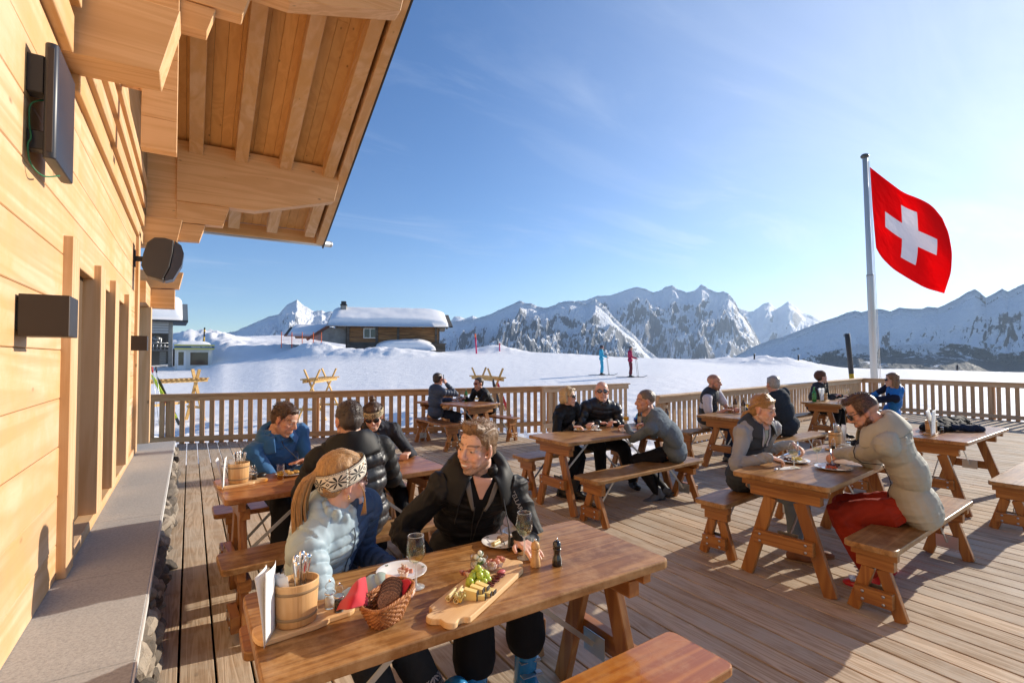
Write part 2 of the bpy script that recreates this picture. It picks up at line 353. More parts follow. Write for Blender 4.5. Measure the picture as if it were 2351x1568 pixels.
# ---------------- terrain
yh=lambda px: 822-(px-430)*.0035
PROF={ # image column : (range along the view axis, height)
 -400:[(0,-.55),(12,-.55),(25,-.4),(40,0),(55,.6),(75,3),(95,4),(160,-10)],
 330:[(0,-.55),(12,-.55),(22,-.45),(36,.0),(50,.4),(60,1.3),(72,4.2),(90,4.8),(160,-10)],
 440:[(0,-.55),(12,-.55),(22,-.45),(36,.0),(50,.45),(60,1.5),(74,4.4),(92,5.2),(160,-10)],
 520:[(0,-.55),(12,-.55),(22,-.40),(36,.3),(50,1.1),(62,2.7),(78,4.8),(95,5.6),(160,-6)],
 640:[(0,-.55),(12,-.55),(22,-.25),(36,.6),(50,1.5),(65,3.),(82,5.0),(97,5.9),(160,-6)],
 760:[(0,-.55),(12,-.55),(22,-.1),(36,.8),(50,1.7),(60,2.4),(82,4.4),(97,5.0),(160,-6)],
 900:[(0,-.55),(12,-.55),(22,0.),(36,.9),(48,1.7),(58,2.3),(75,2.9),(97,2.4),(160,-12)],
 1050:[(0,-.55),(12,-.55),(20,-.1),(30,.6),(42,1.4),(58,2.2),(66,2.2),(90,-1),(160,-25)],
 1250:[(0,-.55),(10,-.55),(20,0.),(30,.62),(42,1.3),(56,2.0),(64,1.9),(90,-2),(160,-35)],
 1500:[(0,-.55),(10,-.55),(20,.05),(30,.60),(42,1.05),(56,1.40),(64,1.2),(90,-3),(160,-40)],
 1750:[(0,-.55),(10,-.55),(20,-.1),(30,.25),(42,.6),(54,.65),(64,.3),(90,-5),(160,-45)],
 2050:[(0,-.55),(10,-.55),(20,-.35),(30,-.1),(42,.15),(50,.25),(62,-.4),(90,-7),(160,-50)],
 2400:[(0,-.55),(10,-.55),(20,-.45),(30,-.3),(42,-.1),(48,-.05),(60,-1),(90,-8),(160,-50)],
 3600:[(0,-.55),(10,-.55),(20,-.5),(30,-.4),(42,-.2),(48,-.1),(60,-1),(90,-8),(160,-50)]}
_pk=sorted(PROF); _az=np.array([math.atan2(k-CPX,FPX) for k in _pk])     # angle right of the view axis
def ground_z(x,y,detail=True):
    x=np.asarray(x,float); y=np.asarray(y,float)
    dep=x*math.sin(yaw)+y*math.cos(yaw); rt=x*math.cos(yaw)-y*math.sin(yaw); az=np.arctan2(rt,np.maximum(dep,.01)); dep=np.maximum(dep,0)
    tab=np.stack([np.interp(dep,[p[0] for p in PROF[k]],[p[1] for p in PROF[k]]) for k in _pk],0)
    i=np.clip(np.searchsorted(_az,az)-1,0,len(_az)-2); t=np.clip((az-_az[i])/(_az[i+1]-_az[i]),0,1); t=t*t*(3-2*t)
    a=np.take_along_axis(tab,i[None],0)[0]; b=np.take_along_axis(tab,(i+1)[None],0)[0]; z=a+(b-a)*t
    if detail:
        P=np.stack([x,y,0*x],-1)
        for mx,my,rx,h in MOUNDS:
            g=np.exp(-(((x-mx)**2+(y-my)**2)/rx**2)); z=z+h*g*(.6+.8*fbm(P*1.3,4,5))
        amp=np.interp(dep,[9,14,20,28,45,70],[.16,.15,.05,.012,.03,.16]); z=z+amp*(fbm(P*2.1,5,3)-.5)*1.5+(fbm(P*.05,2,8)-.5)*np.interp(dep,[15,40],[.0,.15])
    return z
MOUNDS=[]
for px,d,rx,h in ((700,52,2.6,.8),(735,50,2.8,.9),(665,60,3,.7),(640,66,4,.5),(790,49,3.,.3),(840,48,3.,.35),(890,48,3.,.4),(935,48,3.,.3),(975,50,3,.2),(1120,57,3,.5),(1160,57,2.5,.5),(1730,50,4,.45),(1800,49,4,.45),(520,58,3,1.0),(500,63,3,.7),(480,70,5,.6),(1655,51,3,.25),(410,66,5,.9),(450,67,5,.8)):
    p=atd(px,yh(px),d); MOUNDS.append((p[0],p[1],rx,h))
az=np.linspace(-1.25,1.25,560)+yaw; rr=np.concatenate([np.linspace(.5,9,8),np.geomspace(9.5,180,300)])
A,Rr=np.meshgrid(az,rr); X=Rr*np.sin(A); Yy=Rr*np.cos(A); Z=ground_z(X,Yy)
r2=np.array([260,420,800,2000,8000,30000]); A2,R2=np.meshgrid(az,r2); zl=np.array([-110,-190,-330,-620,-900,-900])
P=np.concatenate([np.stack([X,Yy,Z],-1),np.stack([R2*np.sin(A2),R2*np.cos(A2),np.repeat(zl[:,None],A2.shape[1],1)],-1)],0)
tag(grid_mesh('snow_ground',P,M_SNOW),kind='structure')
# ---------------- mountains
def mountmat(name,snowline,forest=0.,fz0=0,fz1=1,rockc=(.20,.20,.215),fscale=.02,thr=.62,ns=.004):
    m=mat(name,(.85,.87,.9),.7,spec=.1)
    g=N(m,'ShaderNodeNewGeometry'); sp=N(m,'ShaderNodeSeparateXYZ'); LK(m,g.outputs['Normal'],sp.inputs[0])
    t=N(m,'ShaderNodeTexCoord').outputs['Object']
    n=noise(m,t,ns,9,.68); n2=noise(m,t,ns*7,6,.7)
    mp=N(m,'ShaderNodeMapping'); mp.inputs['Scale'].default_value=(1,1,4.5); LK(m,t,mp.inputs[0]); strata=noise(m,mp.outputs[0],ns*3,6,.7)
    s=math_(m,'ADD',sp.outputs[2],math_(m,'MULTIPLY_ADD',n,.55,-.275)); s=math_(m,'ADD',s,math_(m,'MULTIPLY_ADD',n2,.34,-.17)); s=math_(m,'ADD',s,math_(m,'MULTIPLY_ADD',strata,.30,-.15))
    rk=ramp(m,s,[(thr-.05,(1,1,1)),(thr+.03,(0,0,0))]).outputs[0]
    c=mixc(m,rk,(.86,.88,.92),mixc(m,n2,rockc,tuple(x*.5 for x in rockc)))
    if forest:
        pz=N(m,'ShaderNodeSeparateXYZ'); LK(m,g.outputs['Position'],pz.inputs[0])
        hh=N(m,'ShaderNodeMapRange'); hh.inputs[1].default_value=fz0; hh.inputs[2].default_value=fz1; hh.inputs[3].default_value=1; hh.inputs[4].default_value=0; LK(m,pz.outputs[2],hh.inputs[0])
        fn=noise(m,t,fscale*.18,5,.6); fi=noise(m,t,fscale,4,.8)
        f=math_(m,'ADD',math_(m,'MULTIPLY',hh.outputs[0],forest),math_(m,'ADD',math_(m,'MULTIPLY_ADD',fn,1.1,-.55),math_(m,'MULTIPLY_ADD',fi,.9,-.45)))
        fm=ramp(m,f,[(.47,(0,0,0)),(.53,(1,1,1))]).outputs[0]
        c=mixc(m,math_(m,'MULTIPLY',fm,.92),c,(.05,.07,.085))
    LK(m,c,bsdf(m).inputs['Base Color']); bump(m,math_(m,'ADD',n,math_(m,'MULTIPLY',n2,.6)),.7,60); return m
def massif(name,sil,D,m,zb,amp=.3,seed=0,spur=1.,depth=.4,jag=2.,rows=150,dens=1.1,lean=0.,pw=1.25):
    xs=np.array([p[0] for p in sil],float); ys=np.array([p[1] for p in sil],float)
    n=int((xs[-1]-xs[0])*dens)+2; px=np.linspace(xs[0],xs[-1],n); py=np.interp(px,xs,ys)
    q=np.stack([px*.22,px*0,px*0+seed*3.1],-1); jg=(fbm(q,5,seed,.65)-.5)*jag*2
    az=np.arctan2(px-CPX,FPX)+yaw; el=(yh(px)-py)/np.hypot(FPX,px-CPX); hz=EYE+D*el; hj=D*jg/np.hypot(FPX,px-CPX)
    v=np.concatenate([[-.25,-.12,-.05],np.linspace(0,1,rows)]); Vv,Az=np.meshgrid(v,az,indexing='ij'); Hz=np.repeat(hz[None],len(v),0)
    dist=D*(1-depth*np.abs(Vv)*np.where(Vv<0,-1,1)); 
    X=dist*np.sin(Az); Y=dist*np.cos(Az); k=spur*6/D
    wp=fbm(np.stack([X*k*.7,Y*k*.7,0*X],-1),3,seed+9)-.5
    # gullies run downhill: stretch noise along the view distance, skewed
    cross=Az*D*k; fall=Vv*D*depth*k
    q=np.stack([cross+wp*1.6+fall*(.25+lean),fall*.42+wp,0*X+seed],-1)
    rg=ridged(q,6,seed,.52)-.42; fine=ridged(np.stack([cross*3.3+fall*.9,fall*1.7,0*X+seed],-1),5,seed+31,.55)-.42
    env=np.clip(Vv*5,0,1)*np.clip((1.15-Vv)*2.2,0,1); H=Hz-zb
    av=np.abs(Vv); prof=np.where(Vv<0,1-av*2.2,(1-np.clip(Vv,0,1))**pw)
    Z=zb+H*prof+H*env*(amp*rg+amp*.5*fine)
    ker=np.ones(25)/25; els=np.convolve(np.pad(el,12,'edge'),ker,'valid'); els=np.minimum(els,el); ceil=EYE+dist*(els[None]-.0015-.012*np.clip(Vv,0,1)); dd=(Z-ceil)/60.; Z=np.where(Vv>.0,ceil-60*np.where(dd>20,0,np.log1p(np.exp(-np.clip(dd,-30,20))))*1.0,Z)
    Z=Z+hj[None]*np.exp(-np.abs(Vv)*45); P=np.stack([X,Y,Z],-1)
    o=grid_mesh(name,P,m); return tag(o,kind='structure')
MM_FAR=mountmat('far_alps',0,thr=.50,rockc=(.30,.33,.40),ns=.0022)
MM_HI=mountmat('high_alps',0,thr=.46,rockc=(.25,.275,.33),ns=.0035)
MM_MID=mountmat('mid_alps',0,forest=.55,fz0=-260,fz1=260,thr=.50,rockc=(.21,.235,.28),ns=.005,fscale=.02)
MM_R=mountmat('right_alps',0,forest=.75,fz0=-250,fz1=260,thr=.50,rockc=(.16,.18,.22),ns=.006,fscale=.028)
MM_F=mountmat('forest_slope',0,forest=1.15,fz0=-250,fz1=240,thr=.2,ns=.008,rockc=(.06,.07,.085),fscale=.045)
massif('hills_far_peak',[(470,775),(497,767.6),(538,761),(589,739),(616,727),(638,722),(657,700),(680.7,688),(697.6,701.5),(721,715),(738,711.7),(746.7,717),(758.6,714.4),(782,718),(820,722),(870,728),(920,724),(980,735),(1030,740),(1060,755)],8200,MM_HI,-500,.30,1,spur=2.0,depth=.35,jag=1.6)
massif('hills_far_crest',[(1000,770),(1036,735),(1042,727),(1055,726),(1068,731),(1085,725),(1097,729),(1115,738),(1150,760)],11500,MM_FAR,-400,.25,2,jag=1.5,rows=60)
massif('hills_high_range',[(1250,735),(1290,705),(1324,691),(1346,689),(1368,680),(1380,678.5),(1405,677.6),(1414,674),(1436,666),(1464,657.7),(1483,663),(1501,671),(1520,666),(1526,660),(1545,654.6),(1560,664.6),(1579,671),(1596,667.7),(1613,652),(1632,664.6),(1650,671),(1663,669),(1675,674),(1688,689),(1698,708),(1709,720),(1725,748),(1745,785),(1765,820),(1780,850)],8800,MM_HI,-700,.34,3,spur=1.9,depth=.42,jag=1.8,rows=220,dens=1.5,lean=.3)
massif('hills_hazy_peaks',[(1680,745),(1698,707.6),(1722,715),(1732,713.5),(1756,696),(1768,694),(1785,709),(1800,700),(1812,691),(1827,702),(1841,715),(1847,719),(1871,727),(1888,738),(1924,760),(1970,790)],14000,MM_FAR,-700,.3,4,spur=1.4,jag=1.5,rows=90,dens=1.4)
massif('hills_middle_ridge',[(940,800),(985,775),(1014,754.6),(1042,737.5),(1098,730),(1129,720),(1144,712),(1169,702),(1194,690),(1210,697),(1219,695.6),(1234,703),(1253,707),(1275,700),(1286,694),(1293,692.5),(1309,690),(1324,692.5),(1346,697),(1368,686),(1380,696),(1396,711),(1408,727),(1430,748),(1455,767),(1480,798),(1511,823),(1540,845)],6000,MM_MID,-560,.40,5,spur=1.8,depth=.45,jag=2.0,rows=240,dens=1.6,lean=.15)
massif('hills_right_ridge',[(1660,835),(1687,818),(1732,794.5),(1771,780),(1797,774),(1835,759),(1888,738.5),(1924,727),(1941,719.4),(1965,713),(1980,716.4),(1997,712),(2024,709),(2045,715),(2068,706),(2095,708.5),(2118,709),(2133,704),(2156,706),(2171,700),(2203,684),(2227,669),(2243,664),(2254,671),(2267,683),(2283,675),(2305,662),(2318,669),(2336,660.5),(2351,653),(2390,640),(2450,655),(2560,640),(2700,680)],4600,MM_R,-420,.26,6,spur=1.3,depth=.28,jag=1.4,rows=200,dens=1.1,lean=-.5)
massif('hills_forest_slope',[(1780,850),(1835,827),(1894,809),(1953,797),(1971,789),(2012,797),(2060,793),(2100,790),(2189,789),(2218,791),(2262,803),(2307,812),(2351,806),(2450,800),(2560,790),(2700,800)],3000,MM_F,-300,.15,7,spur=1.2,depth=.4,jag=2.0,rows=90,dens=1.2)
# ---------------- haze
hb=MB().box((-26000,-9000,-960),(24000,17000,2300)).build('haze',None)
hm=bpy.data.materials.new('haze'); hm.use_nodes=True; hn=hm.node_tree; hn.nodes.clear(); ho=hn.nodes.new('ShaderNodeOutputMaterial'); hv=hn.nodes.new('ShaderNodeVolumePrincipled')
hv.inputs['Color'].default_value=(.62,.80,1,1); hv.inputs['Density'].default_value=2.9e-5; hv.inputs['Anisotropy'].default_value=.35
hn.links.new(hv.outputs[0],ho.inputs['Volume']); hb.data.materials.clear(); hb.data.materials.append(hm); tag(hb,kind='stuff')
# ================= chalet at the left =================
XW=-.59; LZ=.42
ch=empty('wooden_chalet',(XW,6,LZ),0,'pale new timber chalet with deep roof overhang along the left side of the terrace','chalet')
def cp(mb,name,m,parent=ch,bevel=.003,seg=1):       # chalet part: world coordinates -> local
    mb.v=[v-np.array([XW,6,LZ]) for v in mb.v]
    return mb.build(name,m,parent,bevel=bevel,seg=seg)
zs=[LZ,.605,.865,1.125,1.385,1.645,1.905,2.165,2.425,2.685,2.945,3.205]
wb=MB()
for a,b in zip(zs[:-1],zs[1:]):
    g=.0014
    segs=[(-1.2,3.66),(6.85,7.80)] if b<2.2 else [(-1.2,7.80)]
    for y0,y1 in segs:
        j=random.uniform(y0+.6,y1-.4) if y1-y0>3 else None
        for q0,q1 in ([(y0,j),(j+.002,y1)] if j else [(y0,y1)]):
            wb.box((XW-.06,q0,a+g),(XW+random.uniform(0,.0025),q1,b-g),rnd=random.random())
cp(wb,'siding',PINE,bevel=.004)
cp(MB().box((XW-.12,-1.2,LZ),(XW-.061,7.8,5.2)),'wall_core',mat('dark_gap',(.10,.06,.03),.9),bevel=0)
for i,(a,b) in enumerate(((3.61,3.80),(4.66,4.88),(5.50,5.74),(6.62,6.85))):
    z0=LZ+.0 if i==0 else LZ+.075
    cp(MB().box((XW-.30,a,z0),(XW+.045,b,2.27),rnd=.2+.2*i),'window_post',PINEZ,bevel=.004)
for a,b in ((3.802,4.658),(4.882,5.498),(5.742,6.618)):
    w_=cp(MB().box((XW-.335,a,LZ+.08),(XW-.30,b,2.2),rnd=.3),'window',PINEZ)
    f=MB()
    for z0,z1 in ((LZ+.12,LZ+.13),(2.15,2.16)): f.box((XW-.299,a+.05,z0),(XW-.28,b-.05,z1))
    cp(f,'frame',PINEZ,w_); w_.children
    fr=[o for o in bpy.data.objects if o.parent==w_][0]
cp(MB().box((XW-.30,3.80,LZ+.002),(XW-.002,6.62,LZ+.05)).box((XW-.06,3.80,LZ+.001),(XW+.03,7.7,LZ+.075)),'window_sill',PINE)
cp(MB().box((XW-.30,3.80,2.2),(XW-.061,6.62,2.26)),'lintel',PINE)
cp(MB().box((XW-.3,7.80,LZ),(XW+.035,8.02,3.2),rnd=.5),'corner_board',PINEZ)
# stepped weatherboards under the roof
for k in range(4):
    cp(MB().box((XW-.06,3.74,3.13+k*.245),(XW+.035+.012*k,8.36,3.13+k*.245+.15),rnd=.2*k).box((XW-.06,3.74,3.13+k*.245+.15),(XW+.012,8.36,3.13+(k+1)*.245)),'weatherboard',PINE,bevel=.004)
cp(MB().box((XW-.06,3.78,4.11),(XW+.02,8.36,6.4),rnd=.4),'upper_wall',PINE)
for k in range(2):
    cp(MB().box((XW-.06,-1.2,3.21+k*.25),(XW+.05+.03*k,3.45,3.21+k*.25+.2),rnd=.3*k),'weatherboard',PINE,bevel=.004)
cp(MB().box((XW-.06,-1.2,3.71),(XW+.02,3.45,7.5),rnd=.1),'upper_wall',PINE)
def xz(poly,y0,y1,rnd=0.,sk=.0):      # prism with an outline in x,z; sk shears it: beams stand 5 degrees off square
    n=len(poly); v=[(x,y0+sk*(x-XW),z) for x,z in poly]+[(x,y1+sk*(x-XW),z) for x,z in poly]
    f=[tuple(range(n)),tuple(range(n,2*n))[::-1]]+[(i,n+i,n+(i+1)%n,(i+1)%n) for i in range(n)]
    return MB().add(v,f,False,rnd)
cp(xz([(XW-.06,3.225),(-.17,3.245),(-.075,3.64),(XW-.06,3.64)][::-1],3.5,3.76,.3),'corbel',PINEX,bevel=.004)
cp(xz([(XW-.06,3.12),(-.19,3.14),(-.115,3.53),(XW-.06,3.53)][::-1],8.4,8.62,.1),'corbel',PINEX,bevel=.004)
cp(MB().box((-.53,8.43,3.531),(-.19,8.55,4.9),rnd=.6),'gable_post',PINEX,bevel=.003)
cp(MB().box((XW-.05,8.47,3.531),(-.531,8.6,5.0),rnd=.2),'gable_post',PINEZ)
for q_ in range(9): cp(MB().box((-.375,5.22,3.38+q_*.27),(-.122,5.34,3.38+q_*.27+.268),rnd=random.random()),'beam_end',PINEX,bevel=.002)
cp(MB().box((XW-.05,5.28,3.9),(-.376,5.33,5.9),rnd=.7),'gable_board',PINEZ)
cp(xz([(XW-.06,2.60),(-.15,2.62),(-.10,2.86),(XW-.06,2.86)][::-1],8.86,9.06,.2),'corbel',PINEX)
cp(MB().box((XW+.10,8.88,2.32),(-.20,9.04,2.598),rnd=.8),'beam',PINEX)
cp(MB().box((XW-.05,8.02,2.32),(XW+.10,9.02,2.60),rnd=.4),'beam',PINE)
cp(MB().box((-.45,8.9,2.862),(-.21,9.02,3.3),rnd=.4),'gable_post',PINEZ)
cp(MB().box((XW-.05,8.68,LZ),(-.465,8.84,2.319),rnd=.7),'end_post',PINEZ,bevel=.004)
SL=math.tan(R(23.9))
for k,(yy,zo) in enumerate(((8.4,0.),(5.35,(8.4-5.35)*SL),(2.0,(8.4-2.0)*SL))):
    cp(xz([(-.19,3.80+zo),(.80,3.80+zo),(1.94,4.13+zo),(2.06,4.66+zo),(-.19,4.66+zo)],yy,yy+.20,.1+.3*k),'purlin',PINEX,bevel=.004)
    cp(xz([(-.19,3.50+zo),(.38,3.52+zo),(.46,3.798+zo),(-.19,3.798+zo)],yy+.02,yy+.19,.6),'bracket_beam',PINEX,bevel=.004)
    cp(xz([(-.19,3.25+zo),(.09,3.26+zo),(.16,3.498+zo),(-.19,3.498+zo)],yy+.03,yy+.18,.3),'bracket_beam',PINEX,bevel=.004)
    if k: cp(MB().box((XW-.05,yy+.02,3.3+zo),(-.191,yy+.16,4.66+zo),rnd=.3*k),'gable_post',PINEX)
ZR=lambda y: 4.50+(8.4-y)*SL
def slope(x0,x1,y0,y1,t0,t1,rnd=0.):        # slab following the roof pitch, t0..t1 above the rafter underside
    v=[(x,y,ZR(y)+t) for t in (t0,t1) for x,y in ((x0,y0),(x1,y0),(x1,y1),(x0,y1))]
    return MB().add(v,[(0,3,2,1),(4,5,6,7),(0,1,5,4),(1,2,6,5),(2,3,7,6),(3,0,4,7)],False,rnd)
for i,x in enumerate((-.05,.52,1.12,1.76)):
    cp(slope(x,x+.17,-2,9.9,0,.22,.13*i),'rafter',PINE,bevel=.004)
sb=MB(); x=-.5
while x<2.12:
    for y0,y1 in ((-2,1.9),(1.903,6.2 if int(x*8)%2 else 5.2),(6.203 if int(x*8)%2 else 5.203,10.05)):
        a=slope(x,x+.137,y0,y1,.222,.25,random.random()); sb.add(a.v[0],a.f,False,a.r[0])
    x+=.14
cp(sb,'soffit',SOFF,bevel=.002)
cp(slope(1.99,2.12,-2,10.05,-.02,.22,.5),'barge_board',PINE)
cp(slope(2.121,2.15,-2,10.15,-.02,.34),'verge_flashing',DARKG); cp(slope(-1.5,2.12,-2,10.1,.251,.33),'roof',DARKG)
cp(MB().box((-.6,10.055,ZR(10.05)+.0),(2.12,10.09,ZR(10.05)+.22)),'fascia_board',PINEX)
cp(MB().box((1.1,8.95,ZR(9)+.165),(2.0,9.02,ZR(9)+.215)),'batten',DARKG)
gz=ZR(10.15)+.08; cp(MB().tube([(-.6,10.17,gz),(2.28,10.17,gz)],.06,12).ell((2.28,10.17,gz),(.05,.06,.06)),'gutter',mat('zinc_gutter',(.42,.43,.44),.45,.6),bevel=0)
# stone ledge
lg=empty('stone_ledge',(XW,3,0),0,'low grey granite ledge on a rubble stone base along the chalet wall','ledge')
gm=mat('granite',(.40,.37,.34),.8); t=coords(gm); gn=noise(gm,t,85,3,.7); g2=noise(gm,t,2,4,.6)
gc=ramp(gm,gn,[(.30,(.27,.27,.265)),(.48,(.38,.375,.365)),(.70,(.48,.475,.46))]).outputs[0]; gc=mixc(gm,math_(gm,'MULTIPLY',g2,.5),gc,(.29,.28,.27)); LK(gm,gc,bsdf(gm).inputs['Base Color']); bump(gm,gn,.25,.003)
cap_=MB(); ys=[-.9,.2,1.35,2.5,3.55,4.7,5.9,7.2,8.72]
for a,b in zip(ys[:-1],ys[1:]): cap_.box((XW-.3+.003,a+.002,LZ-.045),(-.165,b-.002,LZ),rnd=random.random()*.3)
cap_.v=[v-np.array([XW,3,0]) for v in cap_.v]; cap_.build('coping',gm,lg,bevel=.004)
rim=MB().box((-.1645,-.9,LZ-.043),(-.158,8.72,LZ-.003)); rim.v=[v-np.array([XW,3,0]) for v in rim.v]; rim.build('edge_trim',mat('pale_edge',(.62,.62,.6),.6),lg)
rub=MB(); rub.box((XW,-.9,-.6),(-.22,8.7,LZ-.05))
for q in range(420):
    yy=random.uniform(-.8,8.7); zz=random.uniform(-.02,LZ-.09); rr_=random.uniform(.06,.12)
    M=Euler((random.uniform(-.5,.5),random.uniform(-.4,.4),random.uniform(-.4,.4))).to_matrix()
    k=MB().ell((0,0,0),(rr_*random.uniform(.5,.75),rr_*random.uniform(.9,1.6),rr_*random.uniform(.4,.6)),M,9,6); V=k.v[0]; V=V*(1+.35*(fbm(V*22+q,2,q)[:,None]-.5)); 
    rub.add(V+np.array([-.165-.03*(zz/LZ)+random.uniform(-.03,.02),yy,zz]),k.f,False,random.random())
rm=mat('rubble_stone',(.3,.27,.23),.9); t=coords(rm); t2,rf,ro=rndoff(rm,t); rn=noise(rm,t2,14,5,.7)
LK(rm,ramp(rm,math_(rm,'MULTIPLY_ADD',rf,.5,math_(rm,'MULTIPLY',rn,.5)),[(.2,(.06,.05,.04)),(.5,(.17,.14,.11)),(.8,(.38,.32,.25))]).outputs[0],bsdf(rm).inputs['Base Color']); bump(rm,rn,.8,.02)
rub.v=[v-np.array([XW,3,0]) for v in rub.v]; rub.build('rubble_base',rm,lg)
# lamps, speakers on the wall
bm_=mat('bronze_metal',(.055,.042,.035),.45,.5)
def walllamp(y,label):
    e=empty('wall_lamp',(XW,y,1.775),0,label,'wall lamp','dark box lamps on the chalet wall')
    MB().box((.01,0,-.085),(.167,.185,.085)).build('lamp_housing',bm_,e,bevel=.002)
    MB().box((0,.02,-.06),(.0095,.165,.06)).build('back_plate',DARKG,e)
    return e
walllamp(2.745,'large dark brown box lamp on the timber wall left of the window posts')
walllamp(7.25,'small far dark box lamp beside the last window post near the ledge end')
sp=empty('wall_heater',(XW,2.98,2.68),0,'slim black upright panel on a bracket high on the timber wall with a green cable','wall panel')
pn=MB(); rrp=[]
for k in range(24):
    a=2*math.pi*k/24; rrp.append((.083+.018*math.cos(a)*1.+(0.0),0))
def rrect(w,h,r,n=5):
    o=[]
    for cx_,cy_,a0 in ((w/2-r,h/2-r,0),(-w/2+r,h/2-r,90),(-w/2+r,-h/2+r,180),(w/2-r,-h/2+r,270)):
        for k in range(n+1): a=R(a0+90*k/n); o.append((cx_+r*math.cos(a),cy_+r*math.sin(a)))
    return o
MZ=Matrix.Translation((.082,0,0)); pn.prism(rrect(.046,.38,.02),-.245,.245,M=MZ,smooth=True); pn.build('panel_body',mat('panel_black',(.03,.032,.045),.38),sp,bevel=.006,seg=2)
MB().prism(rrect(.022,.004,.0015),-.22,.22,M=Matrix.Translation((.082,-.192,0))).build('side_grille',mat('grille_bronze',(.05,.035,.028),.6),sp)
MB().box((0,-.17,.03),(.058,-.10,.19)).build('wall_bracket',BLACKP,sp,bevel=.004); MB().box((.0,-.14,-.20),(.058,-.08,-.12)).build('wall_bracket',BLACKP,sp,bevel=.004)
pts=[(.05,-.12,.02),(.015,-.15,-.02),(.012,-.15,-.1),(.02,-.16,-.16),(.012,-.165,-.2),(.02,-.15,-.27),(.05,-.1,-.30),(.085,0,-.262)]
def smoothpts(p,n=6):
    p=[Vector(q) for q in p]; o=[]
    for i in range(len(p)-1):
        p0=p[max(i-1,0)];p1=p[i];p2=p[i+1];p3=p[min(i+2,len(p)-1)]
        for k in range(n):
            t=k/n; o.append(.5*((2*p1)+(p2-p0)*t+(2*p0-5*p1+4*p2-p3)*t*t+(3*p1-3*p2+p3-p0)*t**3))
    o.append(p[-1]); return o
MB().tube(smoothpts(pts),.0035,6).build('cable',mat('green_cable',(.02,.16,.06),.5),sp)
s2=empty('outdoor_speaker',(XW,7.55,2.80),0,'rounded black loudspeaker on a swivel bracket beneath the far corbel','loudspeaker')
MY=Matrix.Translation((.30,0,0))@Matrix.Rotation(R(90),4,'X'); oc=lambda L:[((a-145)*.00235,-(b-600)*.00235) for a,b in L]
MB().prism(oc([(150,487),(190,497),(186,560),(172,640),(148,700),(150,712),(75,690),(52,640),(60,580),(75,520),(105,490)]),-.13,.13,M=MY).build('speaker_body',mat('speaker_shell',(.05,.042,.038),.42),s2,bevel=.022,seg=3)
MB().prism(oc([(193,498),(222,520),(234,560),(226,620),(188,700),(153,712),(151,702),(176,642),(189,560)]),-.125,.125,M=MY).build('speaker_grille',mat('speaker_mesh',(.035,.04,.06),.35),s2)
MB().box((0,-.04,-.10),(.02,.04,.10)).box((.02,-.02,-.03),(.12,.02,.03)).tube([(.12,0,-.05),(.12,0,.06)],.02,10).tube([(.12,0,0),(.2,0,0)],.018,8).build('swivel_bracket',BLACKP,s2,bevel=.002)
# ================= deck =================
def yend(x):
    if x<5.62: return np.interp(x,[-.7,4.38,8.45],[11.56,9.98,9.08])
    return np.interp(x,[5.62,6.69,17.,19],[5.84,5.97,7.2,7.5])
def ybeg(x): return -1.2
db=MB(); x=-.19; k=0; P_=.1615
while x<16.85:
    y0,y1=ybeg(x+.08),yend(x+.08); cuts=[y0]+sorted(c for c in ([4.18] if x<1.2 and k%2==0 else [random.uniform(1,8)] ) if y0+.3<c<y1-.3)+[y1+random.uniform(-.012,.012)]
    for a,b in zip(cuts[:-1],cuts[1:]): db.box((x+.006,a+.0015,-.032),(x+P_-.006,b-.0015,random.uniform(-.002,.0)),rnd=random.random())
    x+=P_; k+=1
tag(db.build('deck',DECK,bevel=.0025),kind='structure')
jb=MB()
for yy in np.arange(-1,12,.6): jb.box((-.2,yy,-.16),(17,yy+.06,-.036)) if yy<5.6 else (jb.box((-.2,yy,-.16),(5.6,yy+.06,-.036)) if yy<9.6 else None)
jb.box((-.2,-1.2,-.30),(17,5.6,-.25)); jb.box((-.2,5.6,-.30),(5.6,9.6,-.25))  # dark sheet under the boards, its colour stands in for shade in the gaps
tag(jb.build('deck_joists_and_shade_sheet',mat('joists_painted_shade',(.05,.035,.025),.9)),kind='structure')
def railing(name,label,pts,ztop,wx,wz,pitch=.166,zbot=-.12,bw=.083,off=0.,ends=True):
    o=empty(name,(pts[0][0],pts[0][1],0),0,label,'railing','timber railings round the terrace')
    for (xa,ya),(xb,yb) in zip(pts[:-1],pts[1:]):
        L=math.hypot(xb-xa,yb-ya); a=math.atan2(yb-ya,xb-xa); nB=int(L/pitch)
        def loc(ob): ob.location=(xa-pts[0][0],ya-pts[0][1],0); ob.rotation_euler=(0,0,a); return ob
        loc(MB().box((-.02,-.07,ztop-.03),(L+.02,.07,ztop)).build('handrail',wx,o,bevel=.004))
        tb=MB(); c=0
        while c<L: tb.box((c,-.028,ztop-.135),(min(c+3.9,L)-.002,.012,ztop-.0305),rnd=random.random()); c+=3.9
        loc(tb.build('upper_rail',wx,o,bevel=.003))
        loc(MB().box((0,-.028,.035),(L,.012,.135)).build('lower_rail',wx,o,bevel=.003))
        base=None
        for i in range(nB+1):
            xx=.04+i*(L-.1)/max(nB,1)
            if base is None: b=MB().box((-bw/2,0,zbot),(bw/2,.03,ztop-.031)).build('baluster',wz,o,bevel=.003); base=b
            else: b=base.copy(); COL.objects.link(b)
            ca,sa=math.cos(a),math.sin(a); b.location=(xa-pts[0][0]+xx*ca-.0125*sa,ya-pts[0][1]+xx*sa+.0125*ca,0); b.rotation_euler=(0,0,a)
        for i in range(int(L/2.6)+1):
            xx=min(i*2.6+.3,L-.05); ca,sa=math.cos(a),math.sin(a)
            p=MB().box((-.045,.045,-.7),(.045,.135,ztop-.031)).build('post',wz,o); p.location=(xa-pts[0][0]+xx*ca,ya-pts[0][1]+xx*sa,0); p.rotation_euler=(0,0,a)
    return o
